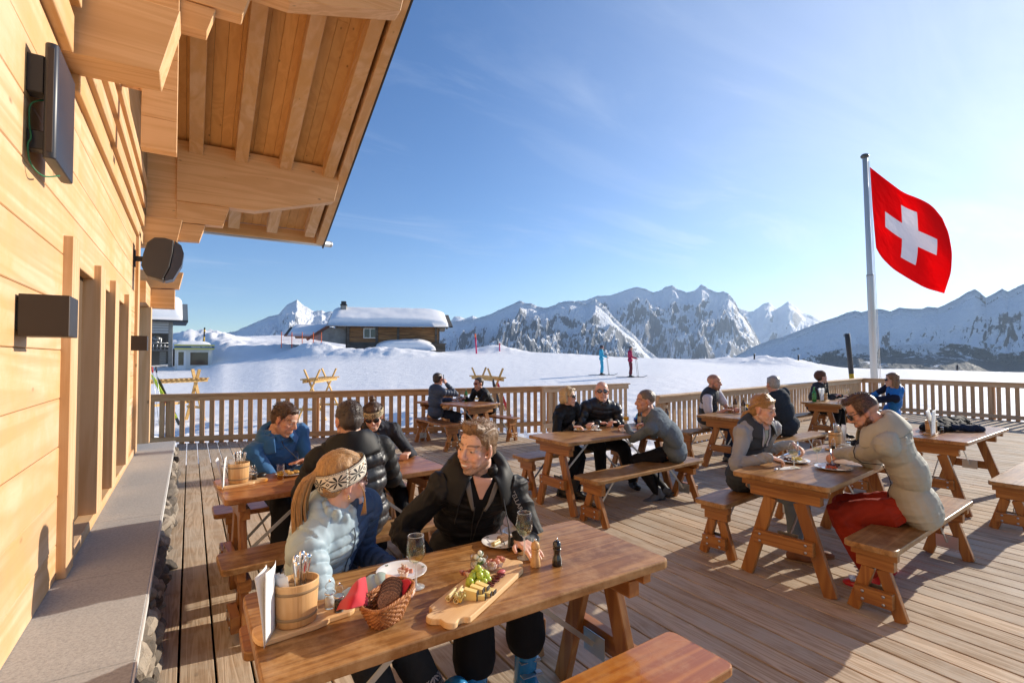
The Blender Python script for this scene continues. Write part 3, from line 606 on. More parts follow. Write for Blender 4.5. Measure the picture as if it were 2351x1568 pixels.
railing('deck_railing','long brown timber railing across the back of the terrace from the chalet to the stairs',[(-.63,11.50),(4.38,9.95),(7.2,9.34)],.93,RAILW,RAILZ)
railing('deck_railing','short pale timber stair railing behind the bald man in sunglasses',[(6.55,9.02),(9.05,8.93)],.95,PALEX,PALEZ,pitch=.166,zbot=-.4)
railing('deck_railing','pale timber railing from the stairs to the flagpole corner, continuing to the right edge',[(6.72,5.95),(16.95,7.15),(16.88,.4)],.935,PALEX,PALEZ,pitch=.166)
hr=MB().tube([(7.0,8.95,.75),(7.5,7.6,.1),(7.7,7.2,-.1)],.022,8); tag(hr.build('stair_handrail',STEEL),'grey metal handrail sloping down the terrace stairs','handrail')
hr=MB().tube([(6.78,5.99,.45),(6.95,6.9,-.05),(7.0,7.2,-.25)],.02,8); tag(hr.build('stair_handrail',DARKG),'short dark handrail at the near end of the pale railing','handrail')
# ================= background buildings =================
def frame(px,d,label,cat,name,zb=None):
    p=atd(px,yh(px),d); z=float(ground_z(p[0],p[1],False)) if zb is None else zb
    e=empty(name,(p[0],p[1],z),-yaw-math.atan2(px-CPX,FPX),label,cat); return e,z,math.cos(math.atan2(px-CPX,FPX))
OLDW=wood('old_larch',(.42,.22,.09),(.16,.085,.045),axis=0,rough=.8,ring=3,vary=.5,bs=.6); GREYW=wood('grey_timber',(.20,.175,.15),(.09,.075,.06),axis=0,rough=.9,ring=3,vary=.5)
SHING=mat('shingles',(.13,.115,.10),.9); t=coords(SHING,(1,1,1)); br=N(SHING,'ShaderNodeTexBrick'); br.inputs['Scale'].default_value=5; LK(SHING,t,br.inputs[0]); br.inputs[1].default_value=(.15,.13,.11,1); br.inputs[2].default_value=(.09,.08,.07,1); br.inputs[3].default_value=(.03,.03,.03,1); LK(SHING,br.outputs[0],bsdf(SHING).inputs['Base Color'])
CONC=mat('concrete',(.30,.29,.27),.85); t=coords(CONC); LK(CONC,ramp(CONC,noise(CONC,t,1.5,6,.7),[(.3,(.2,.19,.18)),(.7,(.36,.35,.32))]).outputs[0],bsdf(CONC).inputs['Base Color'])
WGL=mat('window_glass',(.03,.035,.04),.06,spec=.9)
e,z,cq=frame(900,58,'old brown log chalet under a thick cap of roof snow in the middle distance','chalet','alpine_chalet',2.0)
u=58/1160; X_=lambda px:(px-900)*u*cq; Zp=lambda py:(EYE-(py-yh(900))*u)-z
wl=MB(); zz=-.6
while zz<Zp(751): wl.box((X_(800),.0,zz),(X_(1008),.25,zz+.27),rnd=random.random()); zz+=.275
wl.build('log_wall',[OLDW],e,bevel=.03); MB().box((X_(795),.26,-1),(X_(1012),7,Zp(752))).build('wall',GREYW,e)
MB().box((X_(800),-.06,-.6),(X_(1008),-.005,Zp(786))).build('wall_base',GREYW,e)
for px in (801,865,914,1003): MB().box((X_(px)-.14,-.12,-.6),(X_(px)+.14,.0,Zp(752))).build('post',GREYW,e)
wf=MB().box((X_(835),-.10,Zp(777)),(X_(865),-.02,Zp(754))).build('window',mat('white_frame',(.7,.7,.66),.5),e)
for a,b in ((837,849),(851,863)): MB().box((X_(a),-.115,Zp(775)),(X_(b),-.101,Zp(756))).build('pane',WGL,wf)
def gable(x0,x1,y0,y1,z0,z1,t):       # pitched slab from front eave to ridge and down behind
    ym=(y0+y1)/2; v=[]
    for x in (x0,x1): v+=[(x,y0,z0),(x,ym,z1),(x,y1,z0),(x,y1,z0+t),(x,ym,z1+t),(x,y0,z0+t)]
    return MB().add(v,[(0,1,4,5),(1,2,3,4),(11,10,7,6),(10,9,8,7),(0,6,7,1),(1,7,8,2),(3,9,10,4),(4,10,11,5),(5,11,6,0),(2,8,9,3)])
ze,zr=Zp(752),Zp(718)
rf=gable(X_(756),X_(1041),-1.0,8.5,ze,zr,.16).build('roof',SHING,e)
for px in range(762,1040,14): MB().box((X_(px)-.06,-.95,ze-.12),(X_(px)+.06,.0,ze+.02)).build('rafter_end',GREYW,e) if px%28==20 or px>1000 else None
def snowcap(x0,x1,y0,y1,zf,th,seed,vox=.12,left=1.,right=1.):
    """soft snow slab lying on a surface zf(y)"""
    nx,ny=90,40; xs=np.linspace(0,1,nx); ysn=np.linspace(0,1,ny); U,Vv=np.meshgrid(xs,ysn)
    edge=np.minimum(1,np.minimum(U*(x1-x0)/left,(1-U)*(x1-x0)/right)); edge=np.sqrt(np.clip(1-(1-np.clip(edge,0,1))**2,0,1)); ef=np.clip(Vv*(y1-y0)/.7,0,1); ef=np.sqrt(np.clip(1-(1-ef)**2,0,1))
    X=x0+U*(x1-x0); Y=y0+Vv*(y1-y0)-.12*np.sin(np.pi*np.clip(U,0,1))*(1-Vv)
    n=fbm(np.stack([X*.45,Y*.45,0*X],-1),4,seed); T=th*(.88+.24*n)*edge*ef
    top=np.stack([X,Y,zf(Y)+T],-1); bot=np.stack([X,Y+.02,zf(Y)-.03+0*T],-1)
    i=np.arange(nx*ny).reshape(ny,nx); F=np.stack([i[:-1,:-1],i[:-1,1:],i[1:,1:],i[1:,:-1]],-1).reshape(-1,4)
    b=nx*ny; ring=[i[0,:],i[:,-1],i[-1,::-1],i[::-1,0]]; F2=[]
    for r_ in ring:
        for a,c in zip(r_[:-1],r_[1:]): F2.append((a,a+b,c+b,c))
    FF=np.concatenate([F,F[:,::-1]+b,np.array(F2)[:,::-1]],0)
    return np.concatenate([top.reshape(-1,3),bot.reshape(-1,3)],0),FF
fz=lambda Y: ze+.16+(zr-ze)*(1-np.abs(Y-3.75)/4.75)
V,FF=snowcap(X_(757),X_(1032),-1.15,8.4,fz,.80,4,left=1.3,right=3.2); mesh_np('roof_snow',V,FF.ravel(),np.full(len(FF),4),M_SNOWR,rf)
MB().box((X_(779)-.0,2.5,zr-.8),(X_(792),3.4,Zp(698))).build('chimney',CONC,e,bevel=.02); MB().box((X_(778),2.4,Zp(698)),(X_(793),3.5,Zp(695))).box((X_(780),2.6,Zp(695)),(X_(791),3.3,Zp(688))).build('chimney_cap',DARKG,e)
# lean-to at its left, shed at its right
MB().add([(X_(716),1,Zp(778)),(X_(798),1,Zp(790)),(X_(798),1,Zp(756)),(X_(755),1,Zp(752)),(X_(716),6,Zp(778)),(X_(798),6,Zp(790)),(X_(798),6,Zp(756)),(X_(755),6,Zp(752))],[(0,1,2,3),(7,6,5,4),(0,3,7,4),(1,0,4,5)]).build('stone_gable',CONC,e)
l2=gable(X_(655),X_(757),2.,9,Zp(772),Zp(749),.12).build('side_roof',SHING,e)
V,FF=snowcap(X_(662),X_(748),1.9,9,lambda Y: Zp(772)+.12+(Zp(749)-Zp(772))*(1-np.abs(Y-5.5)/3.5),.35,9); mesh_np('roof_snow',V,FF.ravel(),np.full(len(FF),4),M_SNOWR,l2)
MB().beam((X_(757),.9,Zp(748)),(X_(708),.9,Zp(780)),.12,.3).build('barge_board',wood('red_larch',(.24,.09,.06),(.12,.05,.04),0),e)
MB().box((X_(986),-1.6,-.8),(X_(1022),.0,Zp(791))).build('shed',GREYW,e); MB().box((X_(980),-1.9,Zp(791)),(X_(1024),.1,Zp(789))).build('shed_roof',GREYW,e)
for px in range(998,1014,3): MB().box((X_(px),-1.8,Zp(789)),(X_(px)+.06,-1.7,Zp(782))).build('fence_slat',GREYW,e)
V,FF=snowcap(X_(862),X_(998),-3.2,.2,lambda Y:Zp(805)+0*Y+(Y+3.2)*.12,.95,12,left=2.5,right=2); 
tag(mesh_np('snow_bank',V+np.array([0,0,0]),FF.ravel(),np.full(len(FF),4),M_SNOW,None),'smooth bank of snow piled before the old log chalet','snow bank'); bpy.data.objects['snow_bank'].matrix_world=Matrix.Translation(e.location)@Matrix.Rotation(e.rotation_euler.z,4,'Z')
# lift station
e,z,cq=frame(380,52,'grey concrete ski lift station with deep roof snow beside the chalet end post','lift station','lift_station',.3)
u=52/1160; X_=lambda px:(px-380)*u*cq; Zp=lambda py:(EYE-(py-yh(380))*u)-z
MB().box((X_(386),0,-1),(X_(396),.5,Zp(737))).build('pillar',CONC,e,bevel=.02)
MB().box((X_(300),3.5,-1),(X_(388),4,Zp(737))).build('back_wall',mat('dark_hall',(.10,.10,.095),.8),e)
MB().box((X_(300),.05,Zp(766)),(X_(386),.3,Zp(737))).build('cladding',mat('metal_cladding',(.46,.46,.45),.6),e)
for k in range(5): MB().box((X_(300),.03,Zp(766-k*6)),(X_(386),.049,Zp(765.2-k*6))).build('seam',DARKG,e)
MB().box((X_(300),-.8,Zp(739)),(X_(431),6.5,Zp(735))).build('roof_edge',DARKG,e)
rf=MB().add([(X_(300),-.8,Zp(735)),(X_(431),-.8,Zp(735)),(X_(431),6.5,Zp(735)),(X_(300),6.5,Zp(735)),(X_(300),2,Zp(692)),(X_(431),2,Zp(692))],[(0,1,5,4),(1,2,5),(2,3,4,5),(3,0,4),(0,3,2,1)]).build('roof',mat('sheet_roof',(.17,.20,.22),.5,.3),e)
V,FF=snowcap(X_(295),X_(418),-.9,2.3,lambda Y:Zp(735)+(Zp(692)-Zp(735))*np.clip((Y+.9)/2.9,0,1),.75,6,left=.5,right=.7); mesh_np('roof_snow',V,FF.ravel(),np.full(len(FF),4),M_SNOWR,rf)
st=MB()
for k in range(9): st.box((X_(366),.8+k*.16,Zp(846-k*4.6)),(X_(381),1.05+k*.16,Zp(845-k*4.6)))
st.build('metal_stairs',STEEL,e); MB().box((X_(300),1.5,Zp(805)),(X_(386),3.4,Zp(802))).build('platform',CONC,e)
rl=MB()
for px in range(342,386,9): rl.tube([(X_(px),1.45,Zp(803)),(X_(px),1.45,Zp(787))],.03,6)
rl.tube([(X_(300),1.45,Zp(787)),(X_(386),1.45,Zp(787))],.03,6).tube([(X_(300),1.45,Zp(795)),(X_(386),1.45,Zp(795))],.02,6); rl.build('platform_rail',STEEL,e)
mc=MB().box((X_(345),2.2,Zp(790)),(X_(355),2.9,Zp(772))).tube([(X_(352),2,Zp(770)),(X_(368),2,Zp(776)),(X_(366),2,Zp(802))],.12,8).tube([(X_(344),2,Zp(782)),(X_(364),2,Zp(786))],.14,8).ell((X_(359),2,Zp(777)),(.35,.3,.3)); mc.build('lift_machinery',mat('machine',(.25,.26,.27),.4,.6),e)
MB().box((X_(397),.5,-1),(X_(404),1,Zp(800))).build('side_wall',DARKG,e)
# kiosk
e,z,cq=frame(447,50,'small white ticket kiosk with blue and yellow sign band and snowy roof','kiosk','ticket_kiosk',.25)
u=50/1160; X_=lambda px:(px-447)*u*cq; Zp=lambda py:(EYE-(py-yh(447))*u)-z
WH=mat('kiosk_white',(.62,.62,.60),.5); BL=mat('sign_blue',(.03,.09,.22),.5); YE=mat('sign_yellow',(.62,.58,.14),.5)
MB().box((X_(402),0,-.8),(X_(488),3,Zp(801))).build('kiosk_wall',WH,e)
MB().box((X_(400.5),-.45,Zp(802)),(X_(493),3.2,Zp(799.2))).box((X_(400.5),-.45,Zp(794.5)),(X_(493),3.2,Zp(791.5))).build('yellow_stripe',YE,e)
MB().box((X_(400.8),-.42,Zp(799.2)),(X_(492.7),3.1,Zp(794.5))).build('sign_band',BL,e)
def text(body,size,name,m,parent,loc,rot=(math.pi/2,0,0),ext=.002,align='CENTER'):
    c=bpy.data.curves.new(name,'FONT'); c.body=body; c.size=size; c.extrude=ext; c.align_x=align; c.align_y='CENTER'
    o=bpy.data.objects.new('t',c); COL.objects.link(o); dg=bpy.context.evaluated_depsgraph_get(); me=bpy.data.meshes.new_from_object(o.evaluated_get(dg)); bpy.data.objects.remove(o)
    me.materials.clear(); me.materials.append(m); q=bpy.data.objects.new(name,me); COL.objects.link(q); q.parent=parent; q.location=loc; q.rotation_euler=rot; return q
text('Käserstatt 1825 m.ü.M.',.185,'sign_lettering',mat('white_letters',(.9,.9,.9),.5),e,(X_(463),-.43,Zp(796.8)))
dr=MB().box((X_(407),-.05,-.6),(X_(427),-.002,Zp(804))).build('door',mat('door_white',(.7,.7,.7),.4),e); MB().box((X_(410),-.07,Zp(838)),(X_(422),-.051,Zp(808))).build('door_pane',WGL,dr)
wn=MB().box((X_(434),-.05,Zp(840)),(X_(481),-.002,Zp(806))).build('window',WH,e); MB().box((X_(437),-.07,Zp(838)),(X_(478),-.051,Zp(809))).build('pane',WGL,wn)
V,FF=snowcap(X_(403),X_(484),-.4,3,lambda Y:Zp(791)+0*Y,.36,15,left=.6,right=1.); mesh_np('roof_snow',V,FF.ravel(),np.full(len(FF),4),M_SNOWR,e)
V,FF=snowcap(X_(432),X_(520),-1.6,.6,lambda Y:Zp(856)+0*Y,.75,16,left=1.6,right=1.2); o=tag(mesh_np('snow_bank',V,FF.ravel(),np.full(len(FF),4),M_SNOW,None),'low bank of shovelled snow in front of the ticket kiosk window','snow bank'); o.matrix_world=Matrix.Translation(e.location)@Matrix.Rotation(e.rotation_euler.z,4,'Z')
# piste markers, poles
ORG=mat('orange_marker',(.75,.13,.03),.6); PNK=mat('magenta_marker',(.62,.02,.12),.6); YEL=mat('yellow_band',(.72,.42,.02),.6)
def pole(px,py0,py1,d,w_,cols,label,name='piste_marker',lean=0):
    top=atd(px+lean,py0,d); bot=atd(px,py1,d); e=empty(name,tuple(bot),0,label,'marker pole')
    T=Vector(top)-Vector(bot); n=len(cols)
    for i,(f0,f1,m_) in enumerate(cols): MB().tube([T*f0,T*f1],w_/2,10).build('pole_section',m_,e)
pole(1094,766,812,52,.16,[(0,.8,PNK),(.8,1,ORG)],'tall magenta piste marker with orange tip right of the old log chalet',lean=-3)
pole(1147,788,812,54,.13,[(0,.85,PNK),(.85,1,PNK)],'short magenta piste marker on the snow crest below the mountain')
pole(468,752,785,55,.16,[(0,.35,YEL),(.35,.7,BLACKP),(.7,.85,YEL),(.85,1,BLACKP)],'black and yellow snow pole on the bank behind the ticket kiosk',lean=2)
pole(1957,905,765,17.5,.155,[(1-.0,.30,BLACKP),(.30,.0,YEL)][::-1],'thick black post with yellow foot beside the flagpole','bollard_post') if False else None
pb=atd(1958,890,17.3); pt=atd(1945,766,17.3); e=empty('padded_post',tuple(pb),0,'thick black padded post with yellow band left of the flagpole','post'); T=Vector(pt)-Vector(pb)
MB().tube([T*.26,T*.995,T],[.078,.078,.07],20).build('black_pad',BLACKP,e); MB().tube([T*-.3,T*.259],.079,20).build('yellow_band',YEL,e)
for px,py0,py1,lb in ((1732,812,826,'tiny dark post on the snow rim left of the yellow footed post'),(1833,815,834,'small black and yellow post on the snow rim'),(2198,838,852,'small grey post on the far snow edge right of the flag')):
    d=48; pole(px,py0,py1,d,.14,[(0,.4,YEL if px==1833 else GREYW),(.4,1,BLACKP)],lb,'snow_post')
# safety netting posts and net by the chalet
ne=empty('safety_net',tuple(atd(700,790,52)),-yaw,'orange safety netting on thin poles left of the old log chalet','netting'); u=52/1160
nb=MB()
for k,px in enumerate((646,668,690,714,731)): MB().tube([((px-700)*u,.2*k,-.4),((px-700)*u,.2*k,(790-762)*u)],.04,6).build('net_post',ORG,ne)
for zq in np.linspace(.1,1.1,7): nb.tube([((646-700)*u,0,zq),((690-700)*u,.4,zq*.93),((731-700)*u,.8,zq*.75)],.008,4)
for xq in np.linspace((646-700)*u,(731-700)*u,30): nb.tube([(xq,.4,.05),(xq+.05,.4,1.0)],.006,4)
nb.build('net',mat('net_orange',(.62,.16,.06),.7),ne)
# ================= flag =================
fpb=atd(2009,905,16.6); fpt=atd(1985.5,362,16.6)
fp=empty('flagpole',tuple(fpb),0,'tall pale grey flagpole behind the corner of the railing','flagpole')
T=Vector(fpt)-Vector(fpb); WP=mat('pole_grey',(.55,.56,.55),.35,.2)
MB().tube([T*-.15,T*.5,T*.51,T],[.105,.098,.083,.07],20).build('pole',WP,fp); MB().tube([T*.50,T*.505],.106,20).build('collar',mat('collar',(.3,.3,.3),.5),fp)
MB().ell(tuple(T*1.005),(.125,.125,.085)).build('finial',mat('finial',(.12,.11,.10),.35,.6),fp)
side=Vector(RT)
for k in range(2): MB().tube([T*.02+side*(.17+.05*k),T*.985+side*(.10+.03*k)],.009,5).build('halyard',mat('rope',(.75,.75,.72),.8),fp)
top_=[(1997,384),(2030,410),(2074,443),(2112,457),(2140,472),(2164,502)]; bot_=[(2011,569),(2022,590),(2050,618),(2087,641),(2125,662),(2168,674)]; fly_=[(2164,502),(2178,535),(2186,580),(2184,625),(2168,674)]; hoist_=[(1997,384),(2000,430),(2003,478),(2007,525),(2011,569)]
def crv(p,t):
    p=np.array(p,float); s=np.concatenate([[0],np.cumsum(np.hypot(*np.diff(p,axis=0).T))]); s/=s[-1]
    q=np.stack([np.interp(np.linspace(0,1,60),s,p[:,0]),np.interp(np.linspace(0,1,60),s,p[:,1])],1)
    ker=np.ones(9)/9; qs=np.stack([np.convolve(np.pad(q[:,i],4,'edge'),ker,'valid') for i in (0,1)],1); qs[0]=q[0]; qs[-1]=q[-1]
    return np.stack([np.interp(t,np.linspace(0,1,60),qs[:,0]),np.interp(t,np.linspace(0,1,60),qs[:,1])],-1)
n=128; uu=np.linspace(0,1,n+1); U,Vv=np.meshgrid(uu,uu)
C0,C1=crv(top_,uu),crv(bot_,uu); D0,D1=crv(hoist_,uu),crv(fly_,uu)
S=(1-Vv)[...,None]*C0[None]+Vv[...,None]*C1[None]+(1-U)[...,None]*D0[:,None]+U[...,None]*D1[:,None]
S-=((1-U)*(1-Vv))[...,None]*C0[0]+(U*(1-Vv))[...,None]*C0[-1]+((1-U)*Vv)[...,None]*C1[0]+(U*Vv)[...,None]*C1[-1]
q=U*1.1+Vv*.9; dep=16.55+U*.55+.42*U*np.sin(q*5.2+.6)+.10*np.sin(U*9-Vv*6)*U+.05*fbm(np.stack([U*7,Vv*7,0*U],-1),4,3)*1.5
P=EYEP+(FW*FPX+RT*(S[...,0:1]-CPX)-UP*(S[...,1:2]-CPY))/FPX*dep[...,None]
def flagm(name,c,k=.5):
    m=bpy.data.materials.new(name); m.use_nodes=True; nt_=m.node_tree; nt_.nodes.clear(); o_=nt_.nodes.new('ShaderNodeOutputMaterial'); a=nt_.nodes.new('ShaderNodeBsdfDiffuse'); b=nt_.nodes.new('ShaderNodeBsdfTranslucent'); x_=nt_.nodes.new('ShaderNodeMixShader')
    a.inputs[0].default_value=(*c,1); b.inputs[0].default_value=(*c,1); x_.inputs[0].default_value=k; nt_.links.new(a.outputs[0],x_.inputs[1]); nt_.links.new(b.outputs[0],x_.inputs[2]); nt_.links.new(x_.outputs[0],o_.inputs[0]); return m
i=np.arange((n+1)**2).reshape(n+1,n+1); F=np.stack([i[:-1,:-1],i[:-1,1:],i[1:,1:],i[1:,:-1]],-1).reshape(-1,4)
uc=(U[:-1,:-1]+.5/n).ravel(); vc=(Vv[:-1,:-1]+.5/n).ravel(); inx=(np.abs(uc-.5)<.3125)&(np.abs(vc-.5)<.096); inz=(np.abs(vc-.5)<.3125)&(np.abs(uc-.5)<.096)
fo=mesh_np('flag',P.reshape(-1,3)-P[0,0],F.ravel(),np.full(len(F),4),[flagm('flag_red',(.90,.018,.022),.62),flagm('flag_white',(.85,.82,.85),.5)],None,loc=tuple(P[0,0]))
fo.data.polygons.foreach_set('material_index',(inx|inz).astype(np.int32)); fo.modifiers.new('th','SOLIDIFY').thickness=.004
tag(fo,'red flag with a white cross blowing from the flagpole','flag')
# ================= ski racks and skis =================
RK=wood('rack_wood',(.72,.45,.16),(.55,.31,.09),axis=0,rough=.6,ring=12,vary=.2)
def rack(px,py,rz,label):
    p=onz(px,py,-.5); e=empty('ski_rack',(p[0],p[1],-.5),rz,label,'ski rack','wooden ski racks on the snow')
    for x in (-.85,.85):
        for s in (-1,1): MB().beam((x+.03*s,-.48*s,0),(x+.03*s,.26*s,1.72),.04,.10,(1,0,0)).build('leg',RK,e,bevel=.003)
        MB().box((x-.06,-.42,.42),(x-.02,.42,.50)).build('crossbar',RK,e)
    for s in (-1,1):
        MB().box((-1.15,.17*s-.02,1.30),(1.15,.17*s+.02,1.39)).build('rack_beam',RK,e)
    sl_=MB()
    for k in range(15): xx=-1.1+k*.155; sl_.box((xx,-.28,1.392),(xx+.07,.28,1.43))
    sl_.build('ski_slats',RK,e); MB().beam((-.85,-.3,.62),(.85,.3,.62),.03,.08).build('brace',RK,e)
    return e
rack(385,972,R(28),'left wooden ski rack holding yellow skis behind the railing beside the chalet')
rack(736,965,R(60),'empty wooden ski rack with crossed legs behind the middle of the back railing')
rack(1118,958,R(80),'right wooden ski rack with a few skis behind the men at the far table')
SKY=mat('yellow_green_ski',(.62,.75,.04),.35); SKB=mat('black_ski',(.03,.03,.035),.35); SKR=mat('red_binding',(.55,.03,.03),.4)
def ski(px0,py0,px1,py1,d,m_,label,d2=None):
    a=Vector(atd(px0,py0,d)); b=Vector(atd(px1,py1,d2 or d)); T=b-a; e=empty('ski',tuple(a),0,label,'ski','skis leaning in the racks')
    MB().beam((0,0,0),T*.93,.09,.02,(0.4,.8,0),w2=.085).beam(T*.93,T*1.02+Vector((0,-.05,0)),.085,.015,(0.4,.8,0),w2=.03).build('ski_blade',m_,e,bevel=.003)
    MB().beam(T*.40,T*.56,.07,.07,(0.4,.8,0)).ell(tuple(T*.40),(.05,.05,.07)).build('binding',SKR if m_!=SKB else BLACKP,e)
ski(404,960,349,862,15.6,SKY,'yellow green ski with red binding leaning in the left rack')
ski(412,975,362,868,15.7,SKB,'black ski leaning behind the yellow ski in the left rack')
ski(1161,985,1131,872,15.8,SKB,'black ski leaning in the right rack'); ski(1178,975,1142,880,15.9,SKR,'red ski leaning in the right rack')
for q in range(2):
    px=351+9*q; a=atd(px+14,975,15.4); b=atd(px-2,842,15.4); e=empty('ski_pole',tuple(a),0,'red topped ski pole in the left rack' if q==0 else 'black topped ski pole in the left rack','ski pole'); T=Vector(b)-Vector(a); MB().tube([(0,0,0),T],.009,6).build('shaft',STEEL,e); MB().tube([T*.9,T*1.0],.022,8).build('grip',SKR if q==0 else BLACKP,e)
# ================= tables and benches =================
def trestle(root,x,W,H,inner,leg=.085,spread=None,topgap=None,side=1,Lh=.8):
    """A-frame under one end; parts: two legs, apron, crossboard, bolts, brace, hinge plate"""
    th=.036; zt=H-th; spread=spread or W*.84; topgap=topgap if topgap is not None else W*.30
    MB().prism([(x-.022,-W*.44),(x+.022,-W*.44),(x+.022,W*.44),(x-.022,W*.44)],zt-.055,zt-.001,rnd=.2).build('apron',LEGY,root,bevel=.003)
    MB().box((x+.024*side-.03,-W*.36,zt-.125),(x+.024*side+.03,W*.36,zt-.056),rnd=.5).build('leg_clamp',LEGY,root,bevel=.003)
    zl=zt-.127
    for s in (-1,1):
        MB().beam((x+.024*side,s*spread/2,0),(x+.024*side,s*topgap/2,zl),.042,leg,(0,1,0),rnd=.3+.2*s).build('leg',LEG,root,bevel=.004)
    zc=H*.40 if H>.6 else H*.27; hw=(spread/2)*(1-zc/zl)+(topgap/2)*(zc/zl)+.01
    MB().box((x-.022-.024*side,-hw,zc-.045),(x+.0025*side,hw,zc+.045) ) .build('crossboard',LEGY,root,bevel=.003) if side>0 else MB().box((x-.0025,-hw,zc-.045),(x+.022+.024,hw,zc+.045)).build('crossboard',LEGY,root,bevel=.003)
    fx=x-(.047 if side>0 else -.047)
    for s in (-1,1):
        for dz in (-.024,.024):
            MB().tube([(fx,s*(hw-.045),zc+dz),(fx-.004*side,s*(hw-.045),zc+dz)],.009,10).build('bolt',STEEL,root)
    px=x+.052*side
    MB().box((px-.002,-.07,zc-.05),(px+.002,.07,zc+.05)).build('hinge_plate',STEEL,root,bevel=.001)
    bx=x+side*min(inner,Lh*.8)
    MB().beam((px+.006*side,0,zc),(bx,0,zt-.01),.022,.006,(0,1,0)).build('brace',STEEL,root)
def furn(name,cat,L,W,H,mat_,label,group,loc,rz,over=.10,th=.036,leg=.085):
    e=empty(name,loc,rz,label,cat,group)
    MB().prism([(x+L/2,y) for x,y in rrect(L,W,.035,4)],H-th,H,rnd=random.random()).build('table_top' if H>.6 else 'seat',mat_,e,bevel=.006,seg=2)
    for x,s in ((over,1),(L-over,-1)): trestle(e,x,W,H,.55 if H>.6 else .34,side=s,leg=leg,topgap=(W*.30 if H>.6 else .075),spread=(W*.86 if H>.6 else W*.92),Lh=L/2)
    return e
GT,GB='wooden trestle tables on the terrace','wooden trestle benches on the terrace'
def table(x,y,L,W,rz,label,m=TOP): return furn('trestle_table','table',L,W,.75,m,label,GT,(x,y,0),R(rz))
def bench(x,y,L,W,rz,label,m=TOP): return furn('trestle_bench','bench',L,W,.45,m,label,GB,(x,y,0),R(rz),leg=.07)
table(.17,1.77,1.545,.625,0,'large front table with the cheese board and bread basket')
table(.165,3.80,1.52,.64,3.5,'table by the ledge where the man in the blue fleece sits',TOP2)
table(4.47,7.90,1.5,.80,106,'far table by the back railing with the green bottle',TOP2)
table(3.13,4.25,1.75,.66,2.5,'middle table with the coffee cup and two beer glasses')
table(3.44,1.99,1.75,.655,6.5,'right table where the blonde and the bearded man in beige eat')
table(6.25,4.42,1.5,.74,6,'table with brown beer bottles before the bald man in a vest')
table(9.58,4.72,1.7,.68,4,'far right table between the woman in a beanie and the blue vest')
table(6.38,2.12,1.68,.66,3,'right table with menu cards and dark coats lying on it',TOP2)
bench(.19,2.37,1.53,.25,0,'bench under the front couple behind the cheese board table',TOP2)
bench(.2,1.27,1.53,.30,2,'orange brown bench at the bottom edge before the front table',wood('seat_orange',(.52,.20,.035),(.30,.085,.015),axis=0,rough=.28,ring=8,vary=.1,worn=(.62,.34,.13),coat=.5))
bench(.16,4.47,1.53,.29,1,'bench under the man in the blue fleece',TOP2)
bench(.15,3.32,1.52,.30,3,'bench where the man in the black puffer sits with his back turned')
bench(3.22,4.91,1.72,.33,1,'bench behind the middle table under the blonde bob woman')
bench(3.16,3.69,1.70,.34,4,'bench under the man in the grey sweater')
bench(3.48,2.57,1.6,.27,6,'bench under the young blonde with braided hair')
bench(3.49,1.46,1.76,.28,4,'bench under the bearded man in the beige jacket')
bench(6.32,5.14,1.5,.26,5,'bench under the bald man in the white shirt and vest')
bench(6.55,3.86,1.55,.26,5,'bench under the grey haired man seen from behind')
bench(9.65,5.36,1.6,.26,4,'bench under the woman wearing a brown beanie')
bench(9.7,4.02,1.6,.26,4,'bench under the woman in the bright blue vest')
bench(6.42,2.80,1.6,.26,3,'bench beyond the table with the menu cards')
bench(6.20,1.47,1.6,.27,3,'empty bench at the right edge of the picture')
bench(3.80,7.75,1.45,.29,92,'left bench of the far table under the man on the phone',TOP2)
bench(5.22,8.05,1.45,.25,104,'right bench of the far table under the man in red sunglasses',TOP2)
# ================= table ware =================
TZ=.7505
def fork(e,x,y,rz,tilt,L,kind,m=CHROME):
    M=Matrix.Translation((x,y,.012))@Matrix.Rotation(rz,4,'Z')@Matrix.Rotation(tilt,4,'Y')
    mb=MB(); mb.lathe([(.0035,0),(.0035,L*.55),(.006,L*.7),(.0095,L*.9),(.009,L*.98),(.002,L)],10,M,ax=(1,.35)); 
    return mb
def caddy(x,y,rz,label,menu=True,flip=1,mcol=None):
    """wooden tray with oval stave bucket of cutlery, menu card, salt and pepper mills"""
    e=empty('cutlery_bucket',(x,y,TZ+.0175),rz,label.replace('TRAY ','wooden stave bucket '),'bucket','cutlery buckets on the tables')
    tr=empty('wooden_tray',(x,y,TZ),rz,'beech tray under the '+label.split('TRAY ')[1],'tray','condiment trays on the tables')
    pl=[(-.105+.02*math.cos(a)-.0,.055*math.sin(a)) for a in np.linspace(R(90),R(270),9)]+[(.05,-.055),(.075,-.05),(.09,-.042),(.15,-.042)]+[(.15+.035*math.cos(a),.042*math.sin(a)) for a in np.linspace(R(-80),R(80),9)]+[(.15,.042),(.09,.042),(.075,.05),(.05,.055)]
    MB().prism(pl,0,.016).build('tray_board',BEECHX,tr,bevel=.003,seg=2)
    bk=MB().lathe([(.052,0),(.060,.003),(.063,.06),(.067,.128),(.0665,.130),(.060,.130),(.056,.02),(.0,.018)],40,ax=(1,.78)); bk.build('bucket_body',BEECH,e)
    for z0 in (.022,.100): MB().lathe([(.0612+z0*.045,z0),(.0628+z0*.045,z0+.001),(.0628+z0*.045,z0+.0085),(.0612+z0*.045,z0+.0095)],40,ax=(1,.78)).build('hoop',mat('withy_hoop',(.30,.19,.09),.8),e)
    return e,tr
